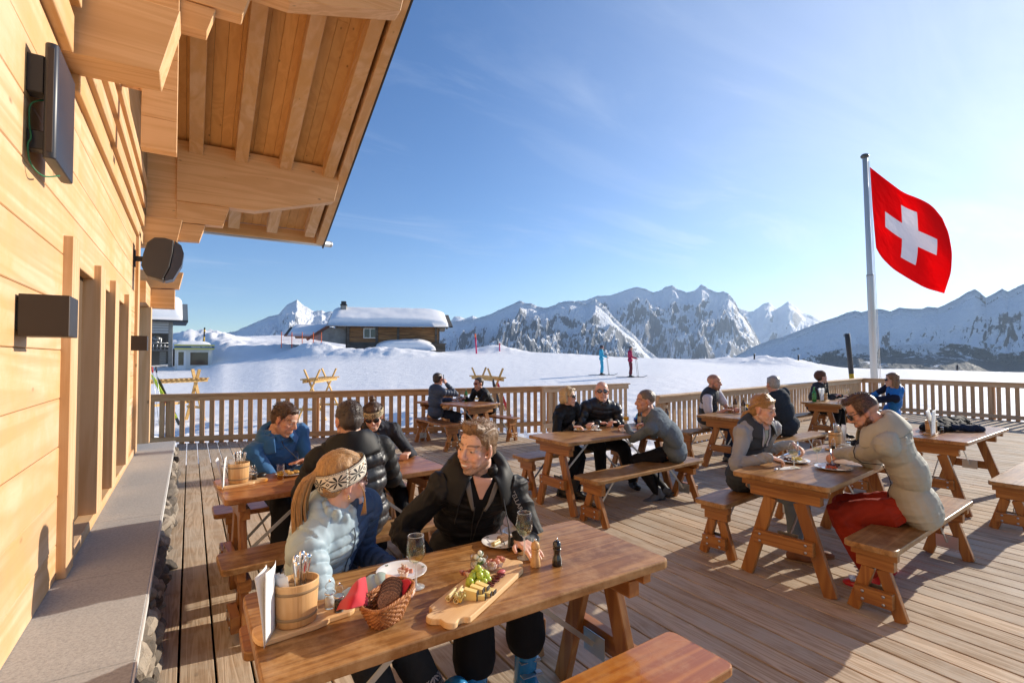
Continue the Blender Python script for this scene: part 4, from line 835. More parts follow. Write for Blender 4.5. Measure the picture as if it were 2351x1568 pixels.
def cutlery(e,n,seed,spread=.028):
    rs=random.Random(seed)
    for k in range(n):
        a=rs.uniform(0,6.28); r_=rs.uniform(.008,spread); dx,dy=r_*math.cos(a),r_*math.sin(a)*.7
        L=rs.uniform(.178,.20); M=Matrix.Translation((dx*.6,dy*.6,.014))@Matrix.Rotation(math.atan2(dy,dx),4,'Z')@Matrix.Rotation(rs.uniform(.02,.16),4,'Y')@Matrix.Rotation(rs.uniform(0,3),4,'Z')
        MB().lathe([(.0035,0),(.004,L*.6),(.0075,L*.82),(.0095,L*.93),(.008,L*.985),(.0015,L)],10,M,ax=(1,.4)).build('cutlery_handle',CHROME,e)
def napkins(e,x,y,rz=0,n=5):
    mb=MB()
    for k in range(n):
        M=Matrix.Translation((x,y+.004*k,.05))@Matrix.Rotation(rz,4,'Z')@Matrix.Rotation(-.16-.03*k,4,'Y'); mb.box((-.012,-.0008,0),(.018,.0008,.105+.004*(k%3)),M=M)
    mb.build('paper_napkins',PAPER,e,bevel=.0005)
def mill(x,y,h,mbody,mcap,label,kind='glass',z=TZ,parent=None,rz=0):
    e=empty('pepper_mill' if 'pepper' in label else 'salt_mill',(x,y,z),rz,label,'mill')
    s=h/.11; pr=[(.0,0),(.0195,0),(.0205,.004),(.0195,.018),(.0185,.030),(.0145,.040),(.0135,.052),(.0165,.064),(.017,.068)]
    MB().lathe([(r_*s,z_*s) for r_,z_ in pr]+[(0,.068*s)],28).build('mill_body',mbody,e)
    MB().lathe([(0,.0685*s),(.0165*s,.0685*s),(.0175*s,.078*s),(.0155*s,.090*s),(.009*s,.097*s),(.0,.098*s)],28).build('mill_head',mcap,e)
    MB().lathe([(0,.098*s),(.004*s,.099*s),(.0055*s,.104*s),(.003*s,.109*s),(0,.110*s)],14).build('knob',CHROME,e); return e
PEPC=mat('peppercorns',(.03,.02,.015),.7); SALT=mat('salt',(.75,.74,.72),.8); ACR=glassm('acrylic',(.93,.94,.95),2.2,1.5)
def acrylic(x,y,label,fill,z=TZ+.0165):
    e=empty('pepper_mill' if fill is PEPC else 'salt_mill',(x,y,z),0,label,'mill','clear mills on the trays')
    MB().lathe([(.0165,0),(.0175,.002),(.0175,.036),(.015,.042),(.0165,.046),(.0165,.050),(.009,.054),(.008,.058),(.0155,.066),(.016,.072),(.011,.080),(.004,.083),(0,.0835)],18).build('clear_body',ACR,e)
    MB().lathe([(0,.003),(.0145,.003),(.0145,.032),(0,.032)],14).build('filling',fill,e)
    MB().lathe([(0,.0835),(.004,.084),(.005,.089),(0,.093)],10).build('knob',CHROME,e); MB().lathe([(.0169,.046),(.0174,.046),(.0174,.050),(.0169,.050)],18).build('steel_ring',CHROME,e); return e
def menu(x,y,rz,label,h=.20,w_=.10,z=TZ+.0165,curl=.03,sp=1.,pr=1):
    e=empty('menu_card',(x,y,z),rz,label,'menu','menu cards on the tables')
    P=np.zeros((12,9,3))
    for s in (0,1):
        for i in range(12):
            for j in range(9):
                v=i/11;u=j/8-.5; P[i,j]=(w_*u,(.002+.004*s+v*v*.035*s*sp-v*v*.012*(1-s)*sp+curl*(u*u)*v*(1 if s else .5)),h*v-(.012*s*u*u*4))
        o=grid_mesh('menu_leaf',P,PAPER,e); o.modifiers.new('t','SOLIDIFY').thickness=.0012
    tm=mat('print_grey',(.32,.32,.34),.8); tb=MB()
    for k in range(9 if pr else 0): tb.box((-.03,-.0045-.012*((.85-.07*k))**2,h*(.85-.075*k)),(random.uniform(-.005,.03),-.0025-.012*(.85-.07*k)**2,h*(.85-.075*k)+.0025))
    if pr: tb.build('menu_print',tm,e)
    return e
STEMG=mat('stem_painted_highlight',(.78,.82,.82),.08,spec=.9,alpha=.42)  # whitish colour stands in for bright highlights on stem, foot and rim
def wineglass(x,y,label,h=.185,wine=.32,z=TZ,liq=WINE,beerg=False):
    e=empty('wine_glass',(x,y,z),0,label,'glass','glasses on the tables'); s=h/.185
    out=[(.0,.0015),(.030,.001),(.032,.0025),(.012,.006),(.0045,.012),(.0038,.05),(.0040,.082),(.010,.088),(.024,.098),(.033,.115),(.0355,.132),(.0335,.155),(.0285,.185)]
    inn=[(.0278,.1848),(.0327,.155),(.0347,.132),(.0322,.116),(.0232,.0995),(.009,.0905),(0,.0895)]
    MB().lathe([(r_*s,z_*s) for r_,z_ in out[7:]+inn],28).build('glass_bowl',GLASS,e); MB().lathe([(r_*s,z_*s) for r_,z_ in out[:8]],24).build('glass_stem',STEMG,e); MB().tube([(.0282*s*math.cos(a),.0282*s*math.sin(a),.185*s) for a in np.linspace(0,2*math.pi,25)],.0009,5,cap=False).build('rim',STEMG,e)  # pale rim tube added as a painted highlight along the edge
    zt=.0895+ (.185-.0895)*wine; prof=[(0,.0897)]+[(r_*.985,z_) for r_,z_ in inn[::-1][1:] if z_<zt]; rt=np.interp(zt,[p[1] for p in inn[::-1]],[p[0] for p in inn[::-1]])
    if wine>0: MB().lathe([(r_*s,z_*s) for r_,z_ in prof+[(rt*.985,zt),(0,zt)]],28).build('wine',liq,e)
    return e
def tumbler(x,y,label,liq,fill=.6,h=.10,r=.026,z=TZ,name='beer_glass',foam=False):
    e=empty(name,(x,y,z),0,label,'glass','glasses on the tables')
    MB().lathe([(r*.86,0),(r*.88,.001),(r,h),(r-.0014,h),(r*.84,.006),(0,.006)],26).build('glass_wall',GLASS,e)
    MB().lathe([(0,.0065),(r*.83,.0065),(r*.84+(r*.11)*fill,h*fill),(0,h*fill)],26).build('drink',liq,e)
    if foam: MB().lathe([(0,h*fill+.0003),(r*.95,h*fill+.0003),(r*.96,h*fill+.008),(0,h*fill+.010)],20).build('foam',FOAM,e)
    return e
def bottle(x,y,label,m,lm,h=.23,r=.030,z=TZ):
    e=empty('bottle',(x,y,z),0,label,'bottle','bottles on the tables'); s=h/.23
    MB().lathe([(0,.001),(r*.93,0),(r,.004),(r,.125*s),(r*.93,.142*s),(r*.5,.170*s),(.0125,.185*s),(.0120,.225*s),(.0138,.226*s),(.0138,.23*s),(0,.23*s)],24).build('bottle_glass',m,e)
    MB().lathe([(r+.0004,.035*s),(r+.0008,.036*s),(r+.0008,.105*s),(r+.0004,.106*s)],24).build('label',lm,e)
    MB().lathe([(.0132,.195*s),(.0136,.196*s),(.0142,.222*s),(.0146,.2303*s),(0,.232*s)],16).build('neck_foil',lm,e); return e
def plate(x,y,r,label,group='plates on the tables'):
    e=empty('plate',(x,y,TZ),random.uniform(0,6),label,'plate',group); s=r/.1
    MB().lathe([(0,.002),(.055*s,.001),(.058*s,.0),(.062*s,.003),(.085*s,.011),(.0995*s,.0165),(.1*s,.018),(.0985*s,.0185),(.083*s,.0135),(.064*s,.0065),(.058*s,.005),(0,.005)],48).build('dish',PORC,e)
    gm_=mat('print_green',(.12,.16,.08),.4) if 'print_green' not in bpy.data.materials else bpy.data.materials['print_green']
    for q in range(3):
        a=q*2.1; mb=MB(); cx_,cy_=.088*s*math.cos(a),.088*s*math.sin(a)
        for k in range(5): aa=k*1.256; mb.ell((cx_+.0045*math.cos(aa),cy_+.0045*math.sin(aa),.0159*1),(.0022,.0022,.0016),None,8,6)
        mb.build('printed_flower',gm_,e)
    return e
def blob(name,m,parts,loc,parent,vox=.003,sm=2,disp=.0,seed=0,sc_=90):
    mb=MB()
    for c,r_ in parts: mb.ell(c,r_,None,12,8)
    V,Nn,F,ls=remesh(mb,vox,sm); V=V+Nn*(disp*(fbm(V*sc_,3,seed)-.5)[:,None]); return mesh_np(name,V,F,ls,m,parent,loc)
def food(name,label,cat,x,y,z=None,rz=0): return empty(name,(x,y,TZ+.006 if z is None else z),rz,label,cat)
# --- front table
e,_t=caddy(.295,1.735,R(6),'TRAY bucket full of cutlery and napkins on the front table'); cutlery(e,9,3); napkins(e,-.035,-.02,R(-30),7)
menu(.218,1.69,R(66),'white folded menu card standing by the front cutlery bucket',.205,.095,curl=.06,sp=.4,pr=0)
acrylic(.405,1.775,'clear salt mill beside the front cutlery bucket',SALT); acrylic(.425,1.735,'clear pepper mill filled with peppercorns on the front tray',PEPC)
# bread basket
wk=mat('wicker',(.34,.115,.03),.55,spec=.4); t=coords(wk); LK(wk,ramp(wk,noise(wk,t,60,3,.6),[(.3,(.20,.055,.014)),(.7,(.56,.24,.08))]).outputs[0],bsdf(wk).inputs['Base Color'])
be=empty('bread_basket',(.545,1.615,TZ),R(28),'tapered wicker basket holding sliced brown bread and a red napkin','basket')
wv=MB(); nst=46
def boval(t_,k): # outline of the basket wall, k=0 foot .. 1 rim
    a_=.054+.035*k; b_=.034+.024*k; c,s_=math.cos(t_),math.sin(t_); n_=2.8
    return (a_*abs(c)**(2/n_)*(1 if c>0 else -1)+.006*k, b_*abs(s_)**(2/n_)*(1 if s_>0 else -1))
for rr_ in range(11):
    k=rr_/10; z_=.005+k*.073
    pts=[]
    for q in range(nst*2):
        t_=2*math.pi*q/(nst*2); x_,y_=boval(t_,k); o_=1+.05*math.cos(q*math.pi/2.+rr_*math.pi); tilt=.010*math.cos(t_)*k
        pts.append((x_*o_,y_*o_,z_+tilt*1.4))
    pts.append(pts[0]); wv.tube(pts,.0040,5,cap=False)
for q in range(0,nst):
    t_=2*math.pi*(q)/nst; wv.tube([(*boval(t_,0),.002),(*boval(t_,.5),.04+.005*math.cos(t_)),(*boval(t_,1),.08+.012*math.cos(t_))],.0030,4)
wv.build('woven_wall',wk,be)
MB().prism([boval(2*math.pi*q/40,.02) for q in range(40)],0,.005).build('base',wk,be)
for j in range(3):
    pts=[]
    for q in range(121):
        t_=2*math.pi*q/120; x_,y_=boval(t_,1.03); ph=t_*18+j*2.09; pts.append((x_*(1+.035*math.cos(ph)),y_*(1+.05*math.cos(ph)),.083+.014*math.cos(t_)+.0035*math.sin(ph)))
    MB().tube(pts,.0036,6,cap=False).build('rim_braid',wk,be)
brd=mat('brown_bread',(.20,.075,.03),.9); t=coords(brd); vb=noise(brd,t,220,4,.7); LK(brd,ramp(brd,vb,[(.35,(.07,.022,.01)),(.6,(.26,.11,.05))]).outputs[0],bsdf(brd).inputs['Base Color']); bump(brd,vb,.9,.003)
crust=mat('crust',(.06,.02,.01),.8)
for k in range(5):
    be2=empty('bread_slice',(.545+.007*k,1.592+.013*k,TZ+.070+.004*k),R(-8),['front','second','middle','fourth','rear'][k]+' slice of dark bread standing in the wicker basket','bread','bread slices in the basket')
    M=Euler((R(56+3*k),0,0)).to_matrix().to_4x4()@Matrix.Rotation(0,4,'Z'); pl=[(.036*math.cos(a)*(1.0),.031*math.sin(a)+ (.004 if math.sin(a)>0 else 0)) for a in np.linspace(0,2*math.pi,26)[:-1]]
    MB().prism(pl,-.003,.003,M=M).build('crumb',brd,be2,bevel=.001); MB().prism([(x*1.04,y*1.05) for x,y in pl],-.0026,.0026,M=M).build('crust',crust,be2)
nm=mat('red_napkin',(.55,.015,.03),.85,sheen=.2); bump(nm,noise(nm,coords(nm),500,2,.5),.15,.002)
def patch(fn,nu=26,nv=26): return np.array([[fn(i/(nv-1),j/(nu-1)) for j in range(nu)] for i in range(nv)],float)
no=empty('red_napkin',(.545,1.615,TZ),0,'crimson paper napkin draped over the left side of the bread basket','napkin')
kp=lambda x,y,z: onz((860+x/2.0623)/1.507,(1850+y/2.0623)/1.507,z)-np.array([.575,1.60,TZ])
NR=[[kp(905,292,.862),kp(922,390,.835),kp(928,498,.815)],[kp(862,318,.872),kp(865,400,.866),kp(858,512,.828)],[kp(815,368,.855),kp(800,430,.850),kp(790,520,.836)],[kp(770,430,.812),kp(735,478,.80),kp(735,522,.80)],[kp(690,520,.765),kp(672,536,.757),kp(684,546,.756)]]
def nap(v,u):
    def q(r,t): r=[np.array(x) for x in r]; return r[0]*(1-t)*(1-2*t)+r[1]*4*t*(1-t)+r[2]*t*(2*t-1)
    c=[q(r,u) for r in NR]; s=v*(len(c)-1); i=min(int(s),len(c)-2); t=s-i; p=[c[max(i-1,0)],c[i],c[i+1],c[min(i+2,len(c)-1)]]
    w_=.5*((2*p[1])+(p[2]-p[0])*t+(2*p[0]-5*p[1]+4*p[2]-p[3])*t*t+(3*p[1]-3*p[2]+p[3]-p[0])*t**3); return tuple(w_+np.array([0,0,.004*math.sin(u*8+v*5)*math.sin(v*3.1)]))
o=grid_mesh('napkin_sheet',patch(nap),nm,no); o.modifiers.new('t','SOLIDIFY').thickness=.0012
def nap2(v,u): return (.035+.045*v+.004*math.sin(6*u),-.035+.075*u,.062+.04*v+.004*math.sin(7*u))
o=grid_mesh('napkin_corner',patch(nap2,14,14),nm,no); o.rotation_euler=(0,0,R(28)); o.modifiers.new('t','SOLIDIFY').thickness=.0012
wineglass(.715,1.79,'wine glass between the bread basket and the cheese board',.19,.42); wineglass(1.205,1.80,'wine glass held in the hand of the man in the black jacket',.19,.36)
plate(.71,1.925,.098,'white plate with cured ham before the woman in the headband'); plate(1.205,1.985,.092,'white plate with bread and cheese before the man in black')
hamc=[mat('ham_pink',(.62,.25,.17),.45,spec=.5),mat('ham_fat',(.78,.58,.46),.45),mat('salami',(.22,.03,.03),.5),mat('cured_beef',(.30,.06,.04),.5)]
def curls(parent,cx_,cy_,n,sp,seed,mats,z0=0,size=.022,z1=.02):
    rs=random.Random(seed)
    for k in range(n):
        a0=rs.uniform(0,6.28); R0=size*rs.uniform(.7,1.2); px,py=cx_+rs.gauss(0,sp[0]),cy_+rs.gauss(0,sp[1]); tl=rs.uniform(-.5,.5); zz=z0+rs.uniform(.002,z1)
        P=np.zeros((6,22,3))
        for i in range(6):
            for j in range(22):
                u=j/21;v=i/5; rr_=R0*(.35+.75*u); an=a0+u*4.2; P[i,j]=(px+rr_*math.cos(an)*(.6)+.006*math.sin(an*5+k)*v,py+rr_*math.sin(an)*.6+.004*math.cos(an*4)*v,zz+v*.016+tl*rr_*math.cos(an)*.5)
        o=grid_mesh('meat_slice',P,rs.choice(mats),parent); o.modifiers.new('t','SOLIDIFY').thickness=.0014
hm_=food('cured_ham','folded slices of pink ham on the plate behind the basket','ham',.705,1.90); curls(hm_,0,0,7,(.018,.012),4,hamc[:2])
cbm=mat('crumbly_bread',(.26,.13,.065),.9); vb=noise(cbm,coords(cbm),260,4,.7); LK(cbm,ramp(cbm,vb,[(.35,(.12,.05,.025)),(.6,(.34,.19,.10))]).outputs[0],bsdf(cbm).inputs['Base Color']); bump(cbm,vb,.9,.003)
bb=food('bread_piece','half slice of brown bread on the plate before the man in black','bread',1.22,2.0,rz=R(20)); MB().box((-.028,-.012,0),(.028,.014,.028)).build('bread_crumb',cbm,bb,bevel=.004,seg=2)
CHS=mat('cheese',(.78,.58,.20),.45,spec=.5); CHR=mat('cheese_roll',(.80,.64,.32),.4); RIND=mat('black_rind',(.04,.03,.025),.8)
def croll(parent,x,y,z,rz,L=.05,r=.011):
    P=np.zeros((8,30,3)); ca,sa=math.cos(rz),math.sin(rz)
    for i in range(8):
        for j in range(30):
            t_=j/29*8.2; rr_=r*(.35+.65*j/29); u=(i/7-.5)*L; a,b=rr_*math.cos(t_),rr_*math.sin(t_); P[i,j]=(x+u*ca-a*sa,y+u*sa+a*ca,z+r+b)
    o=grid_mesh('rolled_slice',P,CHR,parent); o.modifiers.new('t','SOLIDIFY').thickness=.0016
cr=food('cheese_roll','pale roll of shaved cheese on the plate before the man in black','cheese',1.165,1.965); croll(cr,0,0,0,R(25),.05,.013)
# serving board
bd=empty('cheese_board',(.90,1.635,TZ),R(32),'long beech serving board with notched cow bell ends carrying cheese, meat and grapes','serving board')
prof=[]
L_,W_=.262,.082
half=[(L_-.062,-W_),(L_-.050,-W_*.93),(L_-.045,-W_*.72),(L_-.030,-W_*.62),(L_-.012,-W_*.70),(L_+.004,-W_*.62),(L_+.010,-W_*.35),(L_+.002,-W_*.12),(L_-.004,0),(L_+.002,W_*.12),(L_+.010,W_*.35),(L_+.004,W_*.62),(L_-.012,W_*.70),(L_-.030,W_*.62),(L_-.045,W_*.72),(L_-.050,W_*.93),(L_-.062,W_)]
prof=half+[(-x,-y) for x,y in half]
def chaik(p,n=2):
    for _ in range(n): p=[q for i in range(len(p)) for q in ((.75*p[i][0]+.25*p[(i+1)%len(p)][0],.75*p[i][1]+.25*p[(i+1)%len(p)][1]),(.25*p[i][0]+.75*p[(i+1)%len(p)][0],.25*p[i][1]+.75*p[(i+1)%len(p)][1]))]
    return p
MB().prism(chaik(prof),0,.020,smooth=False).build('board_plank',BEECHX,bd,bevel=.003,seg=2)
BZ=TZ+.0205; bc,bs_=math.cos(R(32)),math.sin(R(32))
def onb(u,v): return (.90+u*bc-v*bs_,1.635+u*bs_+v*bc)
x_,y_=onb(-.125,.022); cl_=empty('cheese_rolls',(x_,y_,BZ),0,'three pale rolls of shaved cheese near the left end of the board','cheese')
for k,(a,b,c) in enumerate(((-.012,.012,0),(.02,.016,0),(.0,-.012,0))): croll(cl_,a,b,c,R(40+6*k),.062,.0125)
x_,y_=onb(-.14,-.028)
for k,(u,v,z_,rz_) in enumerate(((-.105,-.022,0,50),(-.075,-.030,0,42),(-.048,-.035,0,36),(-.092,-.045,0,60),(-.060,-.052,0,45),(-.036,-.055,0,35))):
    x_,y_=onb(u,v); w_=empty('cheese_wedge',(x_,y_,BZ),R(rz_),['left rear','middle rear','right rear','left front','middle front','right front'][k]+' wedge of yellow cheese with black rind on the board','cheese','cheese wedges on the board')
    hh=.030 if k<3 else .014
    w_.scale=(1.25,1.25,1.25); MB().add([(-.009,-.018,0),(.009,-.018,0),(.009,.018,0),(-.009,.018,0),(-.009,-.018,hh*.75),(.009,-.018,hh*.75),(.009,.018,hh),(-.009,.018,hh)],[(0,3,2,1),(4,5,6,7),(0,1,5,4),(1,2,6,5),(2,3,7,6),(3,0,4,7)]).build('cheese_body',CHS,w_,bevel=.001); MB().box((-.0092,-.0205,0),(.0092,-.0181,hh*.76)).build('rind',RIND,w_)
GRP=mat('grape_skin',(.42,.52,.06),.22,spec=.6); bsdf(GRP).inputs['Subsurface Weight'].default_value=.35; bsdf(GRP).inputs['Subsurface Radius'].default_value=(.01,.012,.004); bsdf(GRP).inputs['Subsurface Scale'].default_value=.6
gr=empty('grapes',(*onb(.0,.004),BZ),0,'bunch of green grapes in the middle of the board','grapes'); gr.scale=(1.15,1.15,1.15)
rs=random.Random(5)
for k,(a,b,c) in enumerate(((-.032,.006,.012),(-.012,-.008,.012),(.010,-.012,.012),(.030,-.004,.012),(-.022,.022,.012),(.0,.012,.012),(.022,.014,.012),(-.022,.004,.031),(.0,-.004,.032),(.020,.000,.031),(-.010,.014,.034),(.012,.012,.034),(.0,.006,.049),(.034,.014,.02),(-.036,-.008,.022))):
    MB().ell((a,b,c),(.0122,.0118,.0135),Euler((rs.uniform(-.5,.5),rs.uniform(-.5,.5),0)).to_matrix(),16,10).build('grape',GRP,gr)
MB().tube([(0,0,.02),(.0,.0,.05),(-.004,.004,.062)],.0016,5).build('stalk',mat('stalk',(.2,.25,.06),.7),gr)
jr=empty('pickle_jar',(*onb(.062,.038),BZ),0,'small open glass jar of silver onions and gherkins on the board','jar'); jr.scale=(1.22,1.22,1.22)
MB().lathe([(.026,0),(.0275,.003),(.0275,.045),(.023,.052),(.028,.058),(.028,.064),(.0265,.064),(.0215,.052),(.026,.044),(.026,.004),(0,.003)],28).build('jar_glass',ACR,jr)
ON=mat('silver_onion',(.80,.80,.66),.3); GK=mat('gherkin',(.07,.12,.03),.4)
for k in range(13):
    a=rs.uniform(0,6.28); r_=.017*math.sqrt(rs.random()); z_=.010+k*.0045; g=k%3==1
    MB().ell((r_*math.cos(a),r_*math.sin(a),z_),(.008,.008,.0085) if not g else (.0075,.0075,.014),Euler((rs.uniform(-1,1),rs.uniform(-1,1),0)).to_matrix(),12,8).build('gherkin' if g else 'onion',GK if g else ON,jr)
MB().ell((.004,.003,.072),(.007,.007,.007)).build('onion',ON,jr); blob('parsley',mat('parsley',(.02,.07,.015),.6),[((.010+.004*math.cos(q),.006+.004*math.sin(q),.070),(.004,.004,.004)) for q in range(6)],(0,0,0),jr,.0018,0,.003,3,300)
mt=empty('cold_cuts',(*onb(.115,.0),BZ),0,'loose pile of cured ham and bacon on the right half of the board','cold cuts')
curls(mt,.0,.015,16,(.030,.018),8,[hamc[0],hamc[1],hamc[3],hamc[0]],0,.024,.03); curls(mt,-.10,.02,7,(.022,.012),9,[hamc[0],hamc[1]],0,.02,.012)
sm=empty('salami_slices',(*onb(.045,-.030),BZ),0,'overlapping dark salami slices along the front edge of the board','salami')
sal=mat('salami_cut',(.24,.03,.03),.45); sv=N(sal,'ShaderNodeTexVoronoi'); sv.inputs['Scale'].default_value=260; LK(sal,coords(sal),sv.inputs['Vector']); LK(sal,ramp(sal,sv.outputs['Distance'],[(.22,(.70,.42,.36)),(.34,(.20,.02,.025))]).outputs[0],bsdf(sal).inputs['Base Color'])
for k in range(13):
    u=-.055+.010*k; M=Matrix.Translation((u*bc,u*bs_,.006+.002*(k%2)))@Matrix.Rotation(R(32+rs.uniform(-15,15)),4,'Z')@Matrix.Rotation(R(28),4,'Y')@Matrix.Rotation(R(rs.uniform(-14,14)),4,'X')
    MB().prism([(.016*math.cos(a),.021*math.sin(a)) for a in np.linspace(0,6.28,15)[:-1]],-.0008,.0008,M=M).build('salami_slice',sal,sm)
fg=empty('fig_quarter',(*onb(.115,-.028),BZ),R(10),'cut pink fig near the right end of the board','fig'); MB().ell((0,0,.009),(.020,.012,.009)).build('fig_flesh',mat('fig',(.50,.10,.10),.5),fg); MB().ell((0,.003,.007),(.021,.011,.009)).build('fig_skin',mat('fig_skin',(.62,.50,.38),.5),fg)
ph=empty('physalis',(*onb(-.148,-.004),BZ),0,'physalis fruit with papery open husk beside the cheese rolls','physalis')
hk=mat('papery_husk',(.50,.42,.14),.6,alpha=.95)
for k in range(6):
    a=k*1.047; P=np.array([[(.004*(1-v)+(.006+.017*v)*math.cos(a+(u-.5)*.9*(1-v*.7)),(.006+.017*v)*math.sin(a+(u-.5)*.9*(1-v*.7)),.012+.022*math.sin(v*2.3)) for u in np.linspace(0,1,6)] for v in np.linspace(0,1,8)]); o=grid_mesh('husk_leaf',P,hk,ph); o.modifiers.new('t','SOLIDIFY').thickness=.0006
MB().ell((0,0,.012),(.009,.009,.009)).build('berry',mat('berry',(.65,.38,.04),.3),ph)
mill(1.195,1.705,.112,BEECH,BEECH,'turned pale wooden pepper mill beside the hand of the man in black',rz=0); bk_=mat('black_lacquer',(.012,.012,.014),.18,coat=.6); mill(1.275,1.665,.112,bk_,bk_,'black pepper mill right of the wooden one on the front table')
plate(1.33,2.075-.02,.07,'small empty plate rim half hidden behind the wine glass')
# --- ledge table (blue fleece man)
e,_t=caddy(.285,3.86,R(14),'TRAY bucket of cutlery on the table of the man in blue'); cutlery(e,8,5); napkins(e,-.03,-.01,R(-20),4)
menu(.20,3.80,R(80),'white menu card beside the bucket on the ledge table',.19,.10); acrylic(.385,3.90,'clear pepper mill on the ledge table tray',PEPC); acrylic(.37,3.925,'clear salt mill on the ledge table tray',SALT)
bw=empty('small_bowl',(.435,4.0,TZ),0,'small black bowl left of the plate of the man in blue','bowl'); MB().lathe([(.02,0),(.024,.001),(.036,.032),(.034,.032),(.022,.004),(0,.003)],24).build('bowl_wall',BLACKP,bw)
plate(.63,3.99,.105,'white plate with fried potatoes before the man in blue'); fd=food('fried_food','heap of golden fried potatoes on the plate of the man in blue','food',.64,3.98)
GOLD=mat('golden_crust',(.62,.36,.09),.6); rs=random.Random(2); blob('potatoes',GOLD,[((rs.gauss(0,.022),rs.gauss(0,.018),.006+rs.random()*.014),(.013,.009,.007)) for _ in range(26)],(0,0,0),fd,.003,1,.004,1,150)
tumbler(.545,3.87,'straight glass of apple juice on the ledge table',BEER,.52,.105,.026)
# --- middle table
plate(3.79,4.50,.085,'small plate with a pastry before the blonde in black'); fd=food('pastry','golden crumbly pastry on the small plate of the blonde in black','pastry',3.79,4.50); blob('pastry_body',GOLD,[((a,b,.015),(.026,.018,.014)) for a,b in ((-.025,0),(0,.004),(.025,0))],(0,0,0),fd,.004,2,.010,3,90)
def cup(x,y,label,n='coffee_cup'):
    c=empty(n,(x,y,TZ),0,label,'cup'); MB().lathe([(0,.001),(.045,.0),(.068,.009),(.067,.011),(.04,.004),(0,.004)],32).build('saucer',PORC,c)
    MB().lathe([(.022,.005),(.026,.006),(.037,.06),(.0355,.06),(.024,.011),(0,.010)],30).build('cup_body',PORC,c); MB().tube(smoothpts([(-.034,0,.052),(-.052,0,.048),(-.05,0,.026),(-.03,0,.018)],5),.0038,8).build('handle',PORC,c); MB().ell((.008,-.037,.03),(.013,.002,.013)).build('printed_dot',mat('brown_dot',(.07,.02,.015),.4),c)
cup(3.95,4.41,'white coffee cup and saucer with a brown dot on the middle table')
wineglass(4.42,4.40,'stemmed beer glass left on the middle table near the clasped hands',.165,.55,liq=BEER); wineglass(4.60,4.28,'stemmed beer glass right on the middle table by the grey sleeve',.165,.45,liq=BEER)
BRN=mat('brown_glass',(.055,.02,.006),.12,spec=.7); GRN=mat('green_glass',(.02,.22,.03),.12,spec=.7); LBL=mat('paper_label',(.52,.46,.34),.6)
bottle(4.72,4.46,'brown beer bottle beside the blue helmet on the middle table',BRN,LBL,.24); bottle(5.02,4.30,'brown beer bottle standing behind the grey sweater',BRN,LBL,.24)
he=empty('ski_helmet',(4.84,4.50,TZ),R(200),'turquoise ski helmet with mirrored goggles on the middle table','helmet')
MB().lathe([(.125,.0),(.135,.03),(.134,.07),(.12,.115),(.085,.15),(.04,.168),(0,.172)],30,ax=(1,.82)).build('shell',mat('turquoise_shell',(.03,.30,.46),.25,coat=.5),he); MB().lathe([(.126,.02),(.146,.028),(.148,.075),(.132,.084)],30,ax=(1,.86)).build('goggles',mat('mirror_goggles',(.06,.07,.22),.12,.6),he)
# --- far table
bottle(4.50,8.72,'green glass bottle with cream label on the far table',GRN,LBL,.25,.032); wineglass(4.30,8.70,'empty wine glass near the man on the phone',.18,0); wineglass(4.52,8.95,'empty wine glass behind the green bottle on the far table',.18,0)
# --- right table
plate(4.10,2.24,.125,'dinner plate with stew and mashed potato before the braided blonde'); fd=food('meat_stew','dark braised meat and yellow mash on the plate of the blonde','food',4.10,2.24)
STW=mat('braised_meat',(.085,.02,.012),.35,spec=.6); MSH=mat('mashed_potato',(.66,.53,.16),.7); RED=mat('red_vegetables',(.55,.10,.02),.5)
blob('meat',STW,[((-.045+rs.gauss(0,.015),rs.gauss(0,.018),.012+rs.random()*.015),(.014,.012,.010)) for _ in range(16)],(0,0,0),fd,.003,1,.004,2,120); blob('mash',MSH,[((.03+rs.gauss(0,.018),-.01+rs.gauss(0,.016),.012+rs.random()*.012),(.018,.016,.012)) for _ in range(16)],(0,0,0),fd,.003,2,.010,4,90)
plate(4.09,1.93,.125,'dinner plate with meat and red vegetables before the bearded man'); fd=food('meat_dish','dark meat with chopped red vegetables on the plate of the bearded man','food',4.09,1.93)
blob('meat',STW,[((.03+rs.gauss(0,.02),rs.gauss(0,.016),.012+rs.random()*.012),(.016,.012,.010)) for _ in range(14)],(0,0,0),fd,.003,1,.004,5,120); blob('vegetables',RED,[((-.04+rs.gauss(0,.018),rs.gauss(0,.022),.008+rs.random()*.012),(.007,.006,.005)) for _ in range(40)],(0,0,0),fd,.0025,0,.003,6,200)
wineglass(3.88,2.11,'wine glass standing before the plate of the braided blonde',.185,.38); wineglass(4.20,2.10,'wine glass standing between the two dinner plates',.185,.34)
npk=MB().box((-.10,-.035,0),(.10,.035,.003)).build('paper_napkin',PAPER,None,loc=(3.83,2.13,TZ)); npk.rotation_euler=(0,0,R(-15)); tag(npk,'white paper napkin under a knife at the near left of the right table','napkin')
kn=MB().box((-.02,-.006,.0),(.085,.006,.0025)).lathe([(.004,0),(.006,.05),(.005,.09),(0,.092)],10,Matrix.Translation((-.02,0,.004))@Matrix.Rotation(R(-90),4,'Y')).build('table_knife',CHROME,None,loc=(3.76,2.15,TZ+.005)); kn.rotation_euler=(0,0,R(10)); tag(kn,'steel knife lying on the white paper napkin','knife')
e,_t=caddy(5.04,2.36,R(190),'TRAY bucket of cutlery at the far end of the right table'); cutlery(e,7,8); napkins(e,.02,.0,R(10),3); acrylic(4.88,2.30,'clear pepper mill left at the far end of the right table',PEPC); acrylic(5.05,2.25,'clear salt mill before the bucket of the right table',SALT)
menu(5.16,2.34,R(60),'menu card behind the bearded man on the right table',.19,.06)
